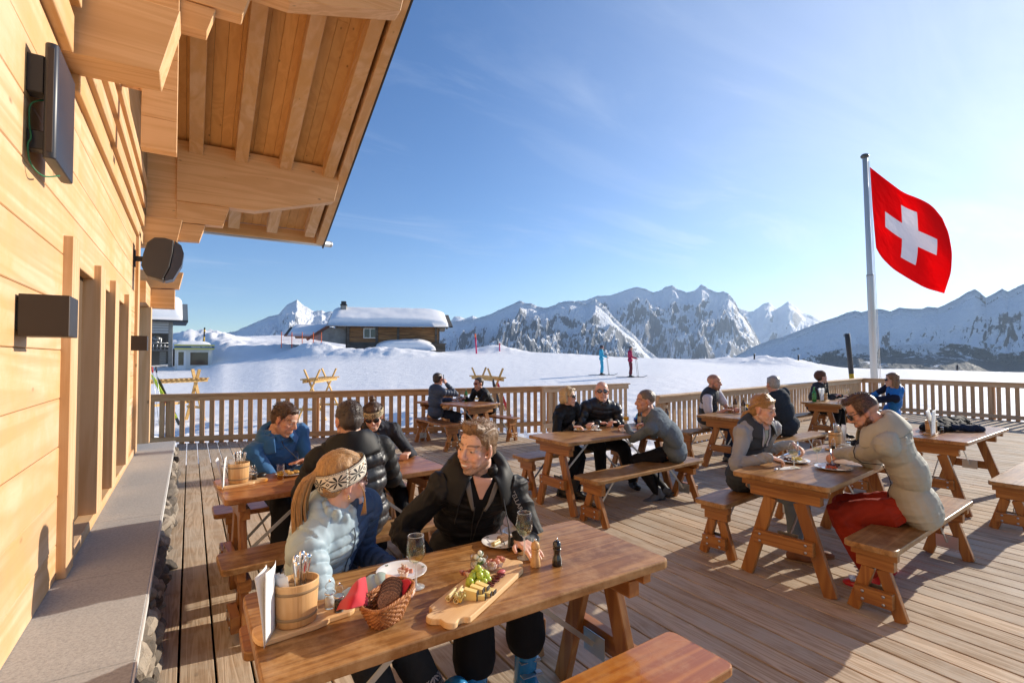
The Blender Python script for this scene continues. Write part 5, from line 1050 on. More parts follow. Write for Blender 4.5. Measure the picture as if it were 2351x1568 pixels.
# --- vest man's table
bottle(7.06,4.72,'brown beer bottle behind the hands of the man in the vest',BRN,LBL,.24); bottle(6.93,4.50,'brown beer bottle with pale label at the table of the man in the vest',BRN,LBL,.24)
tumbler(6.98,4.76,'beer glass beside the hands of the man in the vest',BEER,.6,.12,.034,foam=True); tumbler(7.38,4.72,'full beer glass behind the braided blonde hair',BEER,.75,.13,.036,foam=True)
# --- beanie table
bottle(9.80,4.93,'tall green bottle on the table of the woman in the beanie',GRN,mat('green_lbl',(.10,.35,.10),.5),.27,.036); e,_t=caddy(10.10,4.90,R(8),'TRAY bucket at the table of the woman in the beanie'); cutlery(e,6,9)
menu(9.95,4.86,R(8),'menu card on the table of the woman in the beanie',.23,.17,TZ+.0165); acrylic(10.24,4.92,'tiny pepper mill on the table of the woman in the beanie',PEPC)
wineglass(11.15,4.98,'wine glass at the hand of the woman in the beanie',.19,.3); tumbler(11.2,4.4,'glass tumbler before the woman in the blue vest',FOAM if False else WINE,.5,.10,.035)
# --- menu table
e,_t=caddy(6.78,2.20,R(5),'TRAY bucket of cutlery on the table with coats'); cutlery(e,8,11); menu(6.60,2.12,R(8),'large menu card on the table with the dark coats',.26,.19); acrylic(6.95,2.16,'clear pepper mill on the table with the dark coats',PEPC)
def coat(x,y,rz,label,parts,m,seed):
    e=empty('folded_coat',(x,y,TZ),rz,label,'coat'); mb=MB()
    for p,q,r0,r1 in parts: mb.cap(p,q,r0,r1)
    V,Nn,F,ls=remesh(mb,.014,6); V[:,2]=np.where(V[:,2]<.002,.002,V[:,2]); V=V+Nn*((ridged(V*np.array([9,16,9]),3,seed)-.4)*.03)[:,None]; V[:,2]=np.where((V[:,2]<.002)&(V[:,0]<.60),.002,V[:,2]); mesh_np('coat_cloth',V,F,ls,m,e)
BLKC=cloth('black_coat',(.012,.013,.018),.8,.4,300); NVC=cloth('navy_coat',(.018,.026,.055),.75,.4,300)
coat(7.35,2.27,R(4),'black coat lying lengthwise on the table with the menu card',[((-.35,.05,.03),(.35,.02,.045),.06,.075),((-.25,-.06,.03),(.3,-.08,.04),.05,.06),((.3,0,.05),(.62,-.02,.06),.06,.055),((.62,-.02,.06),(.9,-.06,-.05),.055,.04),((-.3,.1,.03),(.2,.12,.03),.04,.05)],BLKC,3)
coat(7.28,2.10,R(-28),'navy sleeve of a coat folded across the black coat on the table',[((-.12,.05,.03),(.1,0,.035),.045,.05),((.1,0,.03),(.22,-.03,.028),.05,.04)],NVC,5)
from mathutils.bvhtree import BVHTree
# ================= people =================
def nrm(v): v=np.asarray(v,float); return v/max(np.linalg.norm(v),1e-9)
def av(d,z=0.): return np.array([math.cos(R(d)),math.sin(R(d)),z])
def ik(a,b,l1,l2,hint):
    a=np.asarray(a,float);b=np.asarray(b,float);d=b-a;L=np.linalg.norm(d);u=d/max(L,1e-6)
    if L>(l1+l2)*.995: k=L/((l1+l2)*.995); l1*=k;l2*=k
    if L<abs(l1-l2)+.02: L=abs(l1-l2)+.02
    c=(l1*l1+L*L-l2*l2)/(2*l1*L); c=max(-1,min(1,c)); h=np.asarray(hint,float); h=h-u*h.dot(u); h=nrm(h)
    return a+u*l1*c+h*l1*math.sqrt(max(0,1-c*c))
SKINM={}
def skinmat():
    if 'm' in SKINM: return SKINM['m']
    m=mat('skin',(.6,.35,.25),.48,spec=.4); a=N(m,'ShaderNodeAttribute',attribute_name='Col'); LK(m,a.outputs['Color'],bsdf(m).inputs['Base Color'])
    b=bsdf(m); b.inputs['Subsurface Weight'].default_value=.18; b.inputs['Subsurface Radius'].default_value=(.012,.004,.002); b.inputs['Subsurface Scale'].default_value=.5
    bump(m,noise(m,coords(m),600,2,.5),.08,.001); SKINM['m']=m; return m
def hairmat(name,c1,c2,ax=(220,220,14),rough=.42):
    m=mat(name,c1,rough,spec=.5,sheen=.1); v=coords(m,ax); n=noise(m,v,1.,4,.7,.3); n2=noise(m,coords(m),22,3,.6)
    LK(m,ramp(m,math_(m,'MULTIPLY_ADD',n,.75,math_(m,'MULTIPLY',n2,.25)),[(.34,c2),(.62,c1)]).outputs[0],bsdf(m).inputs['Base Color']); bump(m,n,.7,.004); return m
HAIR=dict(blond=hairmat('hair_blond',(.52,.29,.10),(.24,.11,.035)),pale=hairmat('hair_pale_blond',(.62,.47,.27),(.36,.23,.11)),brown=hairmat('hair_brown',(.11,.052,.025),(.035,.016,.009)),dark=hairmat('hair_dark',(.065,.04,.028),(.025,.015,.012)),light=hairmat('hair_light_brown',(.30,.17,.08),(.10,.052,.022)),grey=hairmat('hair_grey',(.42,.41,.40),(.20,.19,.19)),sal=hairmat('hair_greying',(.20,.15,.11),(.09,.065,.05)))
class Fr:
    """frame: origin + right/front/up axes"""
    def __init__(s,o,yawd,pitch=0,roll=0):
        s.o=np.asarray(o,float); f=av(yawd)*math.cos(R(pitch))+np.array([0,0,math.sin(R(pitch))]); r=nrm(np.cross(f,[0,0,1])); u=np.cross(r,f)
        c,s_=math.cos(R(roll)),math.sin(R(roll)); s.r=r*c+u*s_; s.u=u*c-r*s_; s.f=f; s.M=Matrix(((s.r[0],s.f[0],s.u[0]),(s.r[1],s.f[1],s.u[1]),(s.r[2],s.f[2],s.u[2])))
    def p(s,x,y,z): return s.o+s.r*x+s.f*y+s.u*z
    def inv(s,V): d=V-s.o; return np.stack([d@s.r,d@s.f,d@s.u],-1)
    def ell(s,mb,c,r,rot=None): mb.ell(tuple(s.p(*c)),r,s.M if rot is None else s.M@rot,18,12)
    def cap(s,mb,a,b,r0,r1): mb.cap(tuple(s.p(*a)),tuple(s.p(*b)),r0,r1)
def head_shapes(mb,h,k=1.,fem=False,smile=False,beard=0,open_=False):
    E=lambda c,r,rot=None:h.ell(mb,[x*k for x in c],[x*k for x in r],rot); Cc=lambda a,b,r0,r1:h.cap(mb,[x*k for x in a],[x*k for x in b],r0*k,r1*k)
    E((0,-.014,.036),(.0745,.094,.083)); E((0,.026,-.022),(.059,.060,.076)); E((0,.045,.045),(.055,.038,.045))
    jw=.046 if fem else .052
    for s in (-1,1):
        Cc((s*jw,.0,-.055),(s*.016,.064,-.098),.019 if fem else .023,.016); E((s*.043,.055,-.018),(.021,.020,.020)); E((s*.036,.050,-.050),(.020,.022,.026))
        E((s*.074,-.006,-.004),(.008,.018,.031),Euler((R(-12),0,R(s*-14))).to_matrix()); E((s*.073,-.001,-.028),(.007,.009,.010))
        Cc((s*.012,.086,.024),(s*.044,.071,.022),.0075,.007)
        E((s*.031,.0695,.003),(.0155,.013,.0115))
        E((s*.0105,.096,-.030),(.0085,.010,.0075))
    E((0,.068,-.100),(.020 if not fem else .017,.018,.018))
    nf=.80 if fem else 1.
    Cc((0,.084,.016),(0,.080+.026*nf,-.020),.0075*nf,.0105*nf); E((0,.077+.026*nf,-.026),(.0105*nf,.011*nf,.009*nf))
    E((0,.076,-.062),(.028,.018,.026))
    if fem: E((0,.040,-.045),(.046,.046,.050)); 
    if smile:
        Cc((-.026,.079,-.052),(0,.0905,-.057),.0038,.0048); Cc((.026,.079,-.052),(0,.0905,-.057),.0038,.0048); Cc((-.025,.078,-.057),(0,.087,-.073),.0042,.0062); Cc((.025,.078,-.057),(0,.087,-.073),.0042,.0062)
        for s in (-1,1): E((s*.041,.064,-.034),(.016,.016,.015))
    else:
        Cc((-.023,.082,-.061),(0,.0925,-.0585),.0036,.0052); Cc((.023,.082,-.061),(0,.0925,-.0585),.0036,.0052); Cc((-.020,.081,-.064),(0,.090,-.069),.0042,.0065); Cc((.020,.081,-.064),(0,.090,-.069),.0042,.0065)
def head_color(V,h,k,base,S):
    q=h.inv(V)/k; x,y,z=q[:,0],q[:,1],q[:,2]; c=np.repeat(np.array(base,float)[None],len(V),0); hd=(z>-.13)&(np.abs(x)<.1)&(y>-.13)&(y<.125)&(z<.14)
    def mixm(m,col,): 
        nonlocal c; m=np.clip(m*hd,0,1)[:,None]; c=c*(1-m)+np.array(col)*m
    g=lambda cx,cy,cz,rx,ry,rz: np.exp(-(((x-cx)/rx)**2+((y-cy)/ry)**2+((z-cz)/rz)**2))
    b=np.array(base)
    for s in (-1,1): mixm(.38*g(s*.045,.06,-.028,.024,.05,.020),b*np.array([1.05,.62,.58])); mixm(.45*g(s*.078,0,-.004,.012,.05,.04),b*np.array([1.05,.60,.52]))
    mixm(.35*g(0,.105,-.025,.016,.02,.016),b*np.array([1.05,.62,.55]))
    nz=fbm(V*900,2,5); f=(y>.03)
    hc=np.array(S.get('hc',(.10,.05,.03)))
    for s in (-1,1): mixm(np.where(f,1,0)*np.clip(1.25-(np.abs((z-.0265-.004*np.cos((x*s-.03)*60)))/.0052),0,1)*np.clip((.024-np.abs(x*s-.031))/.004,0,1)*.85,hc*.8)
    # eye line
    if not S.get('noeye'):
        for s in (-1,1): mixm(np.where(f,1,0)*np.clip(1-(np.abs(z-.004)/.0042),0,1)*np.clip((.0165-np.abs(x*s-.031))/.004,0,1)*.7,(.06,.03,.025))
    lm=np.array(S.get('lip',(.42,.13,.10)))
    yl=np.where(f,1,0)*np.clip((.027-np.abs(x))/.004,0,1)
    if S.get('smile'): mixm(yl*np.clip(1-np.abs(z+.0535-.0*x+.06*(.02-np.abs(x)))/.0042,0,1)*.75,lm); mixm(yl*np.clip(1-np.abs(z+.0715-(np.abs(x)**2)*16)/.0055,0,1)*.8,lm)
    else: mixm(yl*np.clip(1-np.abs(z+.063)/.0095,0,1)*.75,lm); mixm(yl*np.clip(1-np.abs(z+.0635)/.0018,0,1)*.8,lm*.35)
    bd=S.get('beard',0)
    if bd:
        jaw=np.clip((-.040-z-.55*np.clip(y-.01,0,.05)+ (.35*np.clip(.035-y,0,.05)))/.010,0,1)*np.clip((y+.012)/.01,0,1)*np.clip((z+.135)/.02,0,1); must=g(0,.085,-.046,.030,.05,.0065)*1.3
        chn=g(0,.08,-.09,.028,.05,.020)*1.2
        mk=np.clip(np.maximum(jaw*(1-.75*g(0,.085,-.064,.020,.03,.010)),np.maximum(must,chn)),0,1)*(.45+.9*nz)*bd; mixm(mk,hc)
    st=S.get('stubble',0)      # cropped sides
    if st: mixm(np.clip((z+.012+.35*np.clip(y,-.05,.06)*1.)/.012,0,1)*np.clip((.045-y)/.012,0,1)*(.7+.5*nz)*st,hc)
    if S.get('scalp'): mixm(np.clip((z-.045-.5*np.clip(y,0,.1))/.02,0,1)*np.clip((.05-y)/.02,0,1)*S['scalp']*(.5+nz),hc)
    return c
def hair_shapes(mb,h,k,style):
    E=lambda c,r,rot=None:h.ell(mb,[x*k for x in c],[x*k for x in r],rot); Cc=lambda a,b,r0,r1:h.cap(mb,[x*k for x in a],[x*k for x in b],r0*k,r1*k)
    if style in('short','quiff','side'):
        E((0,-.022,.050),(.0805,.094,.082)); E((0,-.045,.008),(.072,.070,.078))
        if style=='quiff':
            E((0,.030,.098),(.058,.050,.030)); E((.02,.045,.106),(.036,.032,.022)); E((-.02,.048,.104),(.034,.030,.022))
        if style=='side': E((.01,.040,.090),(.060,.034,.024))
        if style=='short': E((0,.030,.088),(.060,.040,.026))
        for s in (-1,1): Cc((s*.070,.010,.045),(s*.071,.010,.008),.010,.007)
    elif style=='crop':     # top only, cropped sides
        E((0,-.010,.078),(.060,.082,.052)); E((0,.036,.094),(.052,.044,.028)); E((.014,.050,.100),(.036,.030,.022))
    elif style=='buzz': E((0,-.018,.042),(.0775,.095,.083))
    elif style=='bob':
        E((0,-.018,.052),(.088,.098,.084))
        for s in (-1,1): Cc((s*.070,-.005,.05),(s*.078,.006,-.050),.026,.022); E((s*.062,-.045,-.025),(.036,.045,.060)); Cc((s*.03,.066,.085),(s*.072,.045,.020),.016,.014)
        E((0,-.070,-.02),(.072,.045,.075)); E((-.02,.055,.088),(.055,.036,.022))
    elif style=='long':
        E((0,-.018,.052),(.086,.098,.082)); E((0,-.070,-.03),(.078,.048,.09))
        for s in (-1,1): Cc((s*.070,-.005,.05),(s*.076,.0,-.10),.024,.020); Cc((s*.05,-.05,-.03),(s*.055,-.05,-.16),.045,.030)
        E((0,.045,.085),(.055,.036,.020))
    elif style=='pony':
        E((0,-.014,.054),(.081,.098,.078)); E((0,-.055,.015),(.074,.058,.078)); E((0,.035,.082),(.058,.042,.026)); E((0,-.106,.045),(.024,.020,.024))
        Cc((0,-.110,.045),(0,-.145,.020),.018,.024); Cc((0,-.145,.020),(.0,-.172,-.06),.024,.022); Cc((.0,-.172,-.06),(.0,-.165,-.14),.022,.012); Cc((.0,-.165,-.14),(.0,-.160,-.20),.012,.004)
    elif style=='bun':
        E((0,-.014,.054),(.080,.097,.078)); E((0,-.055,.0),(.070,.056,.08)); E((0,.035,.082),(.056,.040,.024)); E((0,-.050,.145),(.030,.030,.030))
    elif style=='braid':
        E((0,-.014,.054),(.080,.097,.078)); E((0,-.055,.0),(.072,.056,.08)); E((0,.040,.080),(.058,.040,.026))
        for s in (-1,1):
            for i in range(7):
                t=i/6; E((s*(.045+.038*math.sin(t*2.0)),.060-.135*t,.082-.075*t*t),(.016,.018,.015),Euler((R(35),0,R(20*s))).to_matrix())
        Cc((.02,-.095,-.045),(.03,-.13,-.07),.020,.026); Cc((.03,-.13,-.07),(.035,-.145,-.135),.026,.022); Cc((.035,-.145,-.135),(.035,-.13,-.19),.022,.007)
def hand_shapes(mb,w,d,palm,side,pose,fk=1.):
    """w wrist point, d finger direction, palm = direction the palm faces, side +1 right hand"""
    d=nrm(d); n=nrm(np.asarray(palm)-d*np.dot(palm,d)); lat=np.cross(d,n)*side    # towards the thumb for a right hand palm down
    P=lambda a,b,c: np.asarray(w)+d*a+lat*b+n*c
    c=lambda a,b,r0,r1: mb.cap(tuple(a),tuple(b),r0*fk,r1*fk)
    for b in (-.026,-.009,.009,.026): c(P(.005,b*.62,0),P(.082,b,.0),.0135,.0115)
    c(P(.015,-.02,0),P(.07,-.022,0),.013,.012)
    bend={'flat':(8,10,6),'curl':(38,50,30),'fist':(80,95,60),'hold':(55,60,35),'spread':(10,14,8)}[pose]
    for i,(b,L) in enumerate(((.027,.070),(.009,.078),(-.009,.073),(-.026,.058))):
        a=P(.084,b,.0); ang=0; sp={'spread':.22,'flat':.05}.get(pose,.02)*(b/.027); dirv=d*math.cos(sp)+lat*math.sin(sp); q=a
        for s_,(f,r0,r1) in zip(bend,((.44,.0092,.0085),(.30,.0085,.0078),(.26,.0078,.0065))):
            ang+=s_+(i*3-4); q2=q+(dirv*math.cos(R(ang))+n*math.sin(R(ang)))*L*f; c(q,q2,r0,r1); q=q2
    ta={'flat':(.75,.1),'spread':(1.0,.1),'curl':(.6,.5),'fist':(.35,.9),'hold':(.5,.9)}[pose]; a=P(.022,.026,.004); t1=nrm(d*.75+lat*ta[0]+n*ta[1]*.4); b=a+t1*.038; t2=nrm(d*1.+lat*ta[0]*.35+n*ta[1]); c(P(.008,.014,.002),a,.0135,.0125); c(a,b,.0120,.0100); c(b,b+t2*.030,.0098,.0078)
def bonecoord(V,bones):
    best=np.full(len(V),1e9); T=np.zeros(len(V)); L=np.zeros(len(V)); I=np.zeros(len(V),int)
    for i,(a,b,r) in enumerate(bones):
        a=np.asarray(a);b=np.asarray(b);d=b-a;l=np.linalg.norm(d)+1e-9;u=d/l; t=np.clip((V-a)@u,0,l); dist=np.linalg.norm(V-a-t[:,None]*u,axis=1)-r
        m=dist<best; best[m]=dist[m]; T[m]=t[m]; L[m]=l; I[m]=i
    return I,T,L
def folds(V,Nn,bones,amp,seed,quilt=0,qs=.055,qa=.009):
    I,T,L=bonecoord(V,bones)
    if quilt:
        s=(T+.006*(fbm(V*7,2,seed)-.5))/qs; w=np.abs(np.sin(np.pi*s))**.6; d=qa*(w-.7)+.004*(fbm(V*np.array([40,40,25]),3,seed)-.5)
        pk=ridged(V*34,2,seed+3)-.45; d=d+.0022*pk*(w<.7)
    else:
        j=np.minimum(T,L-T); w=.45+.75*np.exp(-(j/.10)**2)
        wp=fbm(V*3.,2,seed+8)*3; r1=ridged(np.stack([V[:,0]*5+wp,V[:,1]*5+wp,V[:,2]*11+T*9],-1),4,seed)-.42; r2=fbm(V*16,3,seed+4)-.5
        d=amp*w*(r1*1.2+r2*.45)
    return V+Nn*d[:,None]
def shoe(name,ank,dirv,m,sole,parent,base,high=0,style='shoe',pitch_=0):
    ank=np.asarray(ank); f=nrm(dirv); 
    if pitch_: f=nrm(f*math.cos(R(pitch_))+np.array([0,0,-math.sin(R(pitch_))]))
    r=nrm(np.cross(f,[0,0,1])); u=np.cross(r,f)
    P=lambda x,y,z: tuple(ank+r*x+f*y+u*z)
    mb=MB(); M=Matrix(((r[0],f[0],u[0]),(r[1],f[1],u[1]),(r[2],f[2],u[2])))
    b=1.25 if style=='ski' else 1.
    mb.ell(P(0,-.03,-.045*b),(.040*b,.048*b,.040*b),M); mb.ell(P(0,.06,-.055*b),(.044*b,.07*b,.030*b),M); mb.ell(P(.0,.135,-.060*b),(.045*b,.065*b,.026*b),M); mb.cap(P(0,.01,-.03),P(0,.07,-.045),.040*b,.034*b); mb.cap(P(0,-.015,-.03),P(0,-.005+.02*(style=='ski'),.03+high),.043*b,.048*b)
    V,Nn,F,ls=remesh(mb,.009 if style!='ski' else .011,4); fl=(V-ank)@u; lim=-.078*b; V=V+u[None]*np.maximum(lim-fl,0)[:,None]
    o=mesh_np(name,V-base,F,ls,m,parent)
    pts=[]
    for k in range(20):
        a=2*math.pi*k/20; y_=.055+.145*math.cos(a)*b*.98; x_=(.040+.008*math.cos(a-.3))*math.sin(a)*b; pts.append((x_,y_))
    M4=Matrix(((r[0],f[0],u[0],ank[0]-base[0]),(r[1],f[1],u[1],ank[1]-base[1]),(r[2],f[2],u[2],ank[2]-base[2]),(0,0,0,1)))
    MB().prism(pts,lim-.022*b,lim+.006,M=M4).build('sole',sole,o,bevel=.003)
    if style=='ski':
        for zz,yy in ((.02,.05),(.075,.03),(-.03,.10),(-.045,.15)): 
            q=MB().box((-.052,yy-.008,zz-.004),(-.02,yy+.018,zz+.012),M=M4).box((-.055,yy-.014,zz+.002),(.05,yy+.022,zz+.006),M=M4); q.build('buckle',STEEL,o,bevel=.001)
    elif high:
        for k in range(5): MB().tube([tuple(np.array(P(-.016,.055-.012*k,-.022+.020*k))-base),tuple(np.array(P(.016,.05-.012*k,-.018+.020*k))-base)],.0028,5).build('lace',mat('lace',(.09,.06,.04),.8) if 'lace' not in bpy.data.materials else bpy.data.materials['lace'],o)
    return o
LENS=mat('sunglass_lens',(.012,.012,.015),.08,spec=.8); MIRR=mat('mirror_lens',(.16,.17,.20),.08,.7); FRB=mat('glasses_frame',(.02,.018,.018),.3); FRR=mat('red_frame',(.45,.02,.02),.3); TORT=mat('tortoise_frame',(.10,.035,.012),.25)
EYEW=mat('eye_white',(.38,.34,.32),.25); IRIS=mat('iris',(.06,.05,.04),.1); TEETH=mat('teeth',(.80,.76,.70),.25)
def glasses(h,k,base,parent,frame_,lens,wrap=False):
    mb=MB(); lb=MB()
    for s in (-1,1):
        ring=[]
        for q in range(21):
            a=2*math.pi*q/20; x_=s*.0325+ .0265*math.cos(a); z_=.004+.0195*math.sin(a)*(.85 if wrap else 1); y_=.099-abs(x_)**2*(11 if wrap else 6.5); ring.append(tuple(h.p(x_*k,y_*k,z_*k)-base))
        mb.tube(ring,.0022,6,cap=False); c=h.p(s*.0325*k,(.099-.0325**2*8)*k,.004*k)-base; lb.add([tuple(c)]+ring[:-1],[(0,i+1,(i+1)%20+1) for i in range(20)],True)
        mb.tube([tuple(h.p(s*.058*k,.076*k,.012*k)-base),tuple(h.p(s*.077*k,.035*k,.012*k)-base),tuple(h.p(s*.080*k,-.01*k,.006*k)-base)],.0022,6)
    mb.tube([tuple(h.p(-.007*k,.100*k,.008*k)-base),tuple(h.p(.007*k,.100*k,.008*k)-base)],.0022,6)
    o=mb.build('sunglasses',frame_,parent); l=lb.build('lens',lens,o); l.modifiers.new('t','SOLIDIFY').thickness=.0015; return o
def knit(name,c1,c2,f):
    m=mat(name,c1,.9,sheen=.2); 
    at=N(m,'ShaderNodeUVMap'); at.uv_map='UVMap'; sp=N(m,'ShaderNodeSeparateXYZ'); LK(m,at.outputs[0],sp.inputs[0]); k=f(m,sp.outputs[0],sp.outputs[1]); LK(m,mixc(m,k,c1,c2),bsdf(m).inputs['Base Color']); return m
def gt(m,a,b): return math_(m,'GREATER_THAN',a,b)
def starpat(m,u,v):
    # repeated eight-pointed snow stars between two dotted borders; u runs round the head, v across the band
    fu=math_(m,'SUBTRACT',math_(m,'FRACT',u),.5); fv=math_(m,'MULTIPLY_ADD',v,1.25,-.625)
    au=math_(m,'ABSOLUTE',fu); av_=math_(m,'ABSOLUTE',fv); mx=math_(m,'MAXIMUM',au,av_); mn=math_(m,'MINIMUM',au,av_)
    # petals along the diagonals-ish: |mn/mx - .42| small and mx<.42, not too near the centre
    rt=math_(m,'DIVIDE',mn,math_(m,'ADD',mx,.001)); pet=math_(m,'LESS_THAN',math_(m,'ABSOLUTE',math_(m,'SUBTRACT',rt,.48)),math_(m,'MULTIPLY_ADD',mx,-.75,.42)); inr=math_(m,'LESS_THAN',mx,.40); star=math_(m,'MULTIPLY',math_(m,'MULTIPLY',pet,inr),gt(m,mx,.035))
    # small diamonds between
    du=math_(m,'SUBTRACT',.5,au); dm=math_(m,'ADD',du,av_); dia=math_(m,'MULTIPLY',math_(m,'LESS_THAN',dm,.12),gt(m,dm,.05)); cr=math_(m,'LESS_THAN',math_(m,'ABSOLUTE',math_(m,'SUBTRACT',math_(m,'ABSOLUTE',math_(m,'SUBTRACT',av_,.30)),du)),.028); cr=math_(m,'MULTIPLY',cr,math_(m,'LESS_THAN',du,.12))
    bd=math_(m,'ABSOLUTE',math_(m,'SUBTRACT',v,.5)); l1=math_(m,'MULTIPLY',gt(m,bd,.405),math_(m,'LESS_THAN',bd,.425)); ed=gt(m,bd,.475)
    dots=math_(m,'MULTIPLY',math_(m,'MULTIPLY',gt(m,bd,.435),math_(m,'LESS_THAN',bd,.465)),gt(m,math_(m,'SINE',math_(m,'MULTIPLY',u,75)),0.))
    s=star
    for q in (dia,cr,l1,ed,dots): s=math_(m,'MAXIMUM',s,q)
    ins=math_(m,'LESS_THAN',bd,.40); return math_(m,'MAXIMUM',math_(m,'MULTIPLY',ins,s),math_(m,'MAXIMUM',math_(m,'MAXIMUM',l1,ed),dots))
def headband(h,k,base,parent,m,tilt=0,zc=.035,wd=.075,n=7):
    nu,nv=96,8; P=np.zeros((nv,nu+1,3)); uvs=[]
    for i in range(nv):
        for j in range(nu+1):
            a=2*math.pi*j/nu; v=i/(nv-1); z=zc+(v-.5)*wd+tilt*math.sin(a); bulge=1+.02*math.sin(math.pi*v); zz=(z-.045)/.095
            rr_=math.sqrt(max(.25,1-zz*zz*.55)); P[i,j]=h.p(.0885*k*rr_*bulge*math.cos(a),(-.012+.104*rr_*bulge*math.sin(a))*k,z*k)-base
    o=grid_mesh('headband',P,m,parent); uv=o.data.uv_layers.new(name='UVMap'); 
    li=np.empty(len(o.data.loops),int); o.data.loops.foreach_get('vertex_index',li); ii,jj=li//(nu+1),li%(nu+1); arr=np.stack([jj/nu*n,ii/(nv-1)],-1).astype(np.float32); uv.data.foreach_set('uv',arr.ravel()); t_=o.modifiers.new('t','SOLIDIFY'); t_.thickness=.004; t_.offset=1; return o
PBODY=[]
def flare(b,m,sc_=1.,a0=122,a1=418,name='hood_collar'):
    nk,su,fu,rt=b['neck'],b['su'],b['fu'],b['rt']; P=np.zeros((9,40,3))
    for i in range(9):
        v=i/8
        for j in range(40):
            a=R(a0+(a1-a0)*j/39); r_=(.070+.10*v)*sc_; bk=.5-.5*math.sin(a); hh=(.045+.05*bk)*sc_*math.sin(math.pi*(.28+.72*v)*1.)+.004*math.sin(j*1.3+i)-.035*v*v*sc_*(1+.6*(1-bk))
            P[i,j]=nk+rt*math.cos(a)*r_+fu*(math.sin(a)*r_*.92)+su*(hh-.012)-b['base']
    o=grid_mesh(name,P,m,b['body']); t_=o.modifiers.new('t','SOLIDIFY'); t_.thickness=.010*sc_; q=o.modifiers.new('s','SUBSURF'); q.levels=q.render_levels=1; return o
def person(label,S):
    """one seated or standing figure; every length in metres, world axes"""
    k=S.get('k',1.); fem=S.get('fem',False); vx=S.get('vox',.0062); base=np.array([S['pel'][0],S['pel'][1],S.get('floor',0.)])
    pel=np.array([S['pel'][0],S['pel'][1],S.get('pz',.56)]); hd=np.array(S['head'],float); h=Fr(hd,S['hyaw'],S.get('hpitch',0),S.get('hroll',0))
    neck=h.p(0,-.025*k,-.118*k)-np.array([0,0,.018]); tf=S['face']; pf=S.get('pface',tf)
    spine=neck-pel; su=nrm(spine); 
    bow=S.get('bow',.03); mid=pel+spine*.5-av(tf)*bow; chest=pel+spine*.80-av(tf)*bow*.6
    fr_=av(tf); rt_=nrm(np.cross(fr_,[0,0,1])); rt_=nrm(rt_-su*rt_.dot(su)); sw=(.165 if fem else .185)*k*S.get('sw',1)
    shm=pel+spine*.895; shs={s:shm+rt_*s*sw+nrm(np.cross(rt_,su))*0+fr_*.01+np.array([0,0,S.get('shrug',-.010)]) for s in (1,-1)}
    la,lf=.285*k,.255*k; lt,ls_=.43*k,.42*k
    arms={}
    for s,key in ((1,'R'),(-1,'L')):
        a=S[key]; tgt=np.array(a['p'],float); hint=np.array(a.get('hint',rt_*s*.6-np.array([0,0,1.])-fr_*.15)); hint=np.asarray(hint,float)*np.array([.55,.55,1.35]); el=ik(shs[s],tgt,la,lf,hint); arms[s]=(shs[s],el,tgt,a)
    pr=nrm(np.cross(av(pf),[0,0,1])); hips={s:pel+pr*s*.088*k for s in (1,-1)}; legs={}
    for s,key in ((1,'fR'),(-1,'fL')):
        an=np.array([S[key][0],S[key][1],S[key][2] if len(S[key])>2 else .085+S.get('floor',0)]); kh=S.get('kh',av(pf)*1.+np.array([0,0,.9])) ; kn=ik(hips[s],an,lt,ls_,kh); legs[s]=(hips[s],kn,an)
    # ---- body: one skin surface
    mb=MB(); head_shapes(mb,h,k,fem,S.get('smile')); nr=.050 if fem else .058
    mb.cap(tuple(h.p(0,-.022*k,-.065*k)),tuple(neck),nr*k,(nr+.006)*k); mb.cap(tuple(neck),tuple(pel+spine*.86),(nr+.004)*k,.07*k)
    TM=lambda a,b,c:Matrix(((rt_[0],a[0],su[0]),(rt_[1],a[1],su[1]),(rt_[2],a[2],su[2])))
    fu=nrm(np.cross(su,rt_)); Mt=Matrix(((rt_[0],fu[0],su[0]),(rt_[1],fu[1],su[1]),(rt_[2],fu[2],su[2])))
    mb.ell(tuple(chest),(.14*k,.085*k,.16*k),Mt); mb.ell(tuple(mid),(.12*k,.085*k,.16*k),Mt); mb.ell(tuple(pel),(.10*k,.065*k,.08*k),Mt)
    mb.cap(tuple(chest+su*.06),tuple(shs[1]-rt_*.02),.055*k,.045*k); mb.cap(tuple(chest+su*.06),tuple(shs[-1]+rt_*.02),.055*k,.045*k)
    for s in (1,-1):
        sh,el,ha,a=arms[s]; mb.cap(tuple(sh),tuple(el),.042*k,.036*k); mb.cap(tuple(el),tuple(ha),.037*k,.0235*k); fd=np.array(a.get('fd',nrm(ha-el))); hand_shapes(mb,ha+nrm(ha-el)*.008,fd,a.get('palm',(0,0,-1)),s,a.get('pose','curl'),(.9 if fem else 1.)*(1 if vx<.008 else 1.1))
    for s in (1,-1):
        hp,kn,an=legs[s]; mb.cap(tuple(hp),tuple(kn),.045*k,.040*k); mb.cap(tuple(kn),tuple(an),.042*k,.030*k)
    V,Nn,F,ls=remesh(mb,vx,3 if fem else 2,.45); col=head_color(V,h,k,np.array(S.get('skin',(.56,.31,.215)))*np.array([1.14,1.22,1.25]),S)
    # knuckles and fingers a little redder
    for s in (1,-1):
        d_=np.linalg.norm(V-arms[s][2],axis=1); m_=np.clip(1-d_/.2,0,1)[:,None]*.35; col=col*(1-m_)+col*np.array([1.08,.80,.76])*m_
    body=mesh_np('person',V-base,F,ls,skinmat(),None,tuple(base),col=col); tag(body,label,'person')
    # ---- face details
    if not S.get('noeye'):
        for s in (-1,1):
            ew=MB(); h.ell(ew,(s*.031*k,.0745*k,.0035*k),(.0108*k,.0088*k,.0048*k)); ew.v=[v-base for v in ew.v]; eo=ew.build('eye',EYEW,body); ir=MB(); h.ell(ir,(s*.031*k+.001,.0815*k,.0035*k),(.0048*k,.0026*k,.0048*k)); ir.v=[v-base for v in ir.v]; ir.build('iris',IRIS,eo)
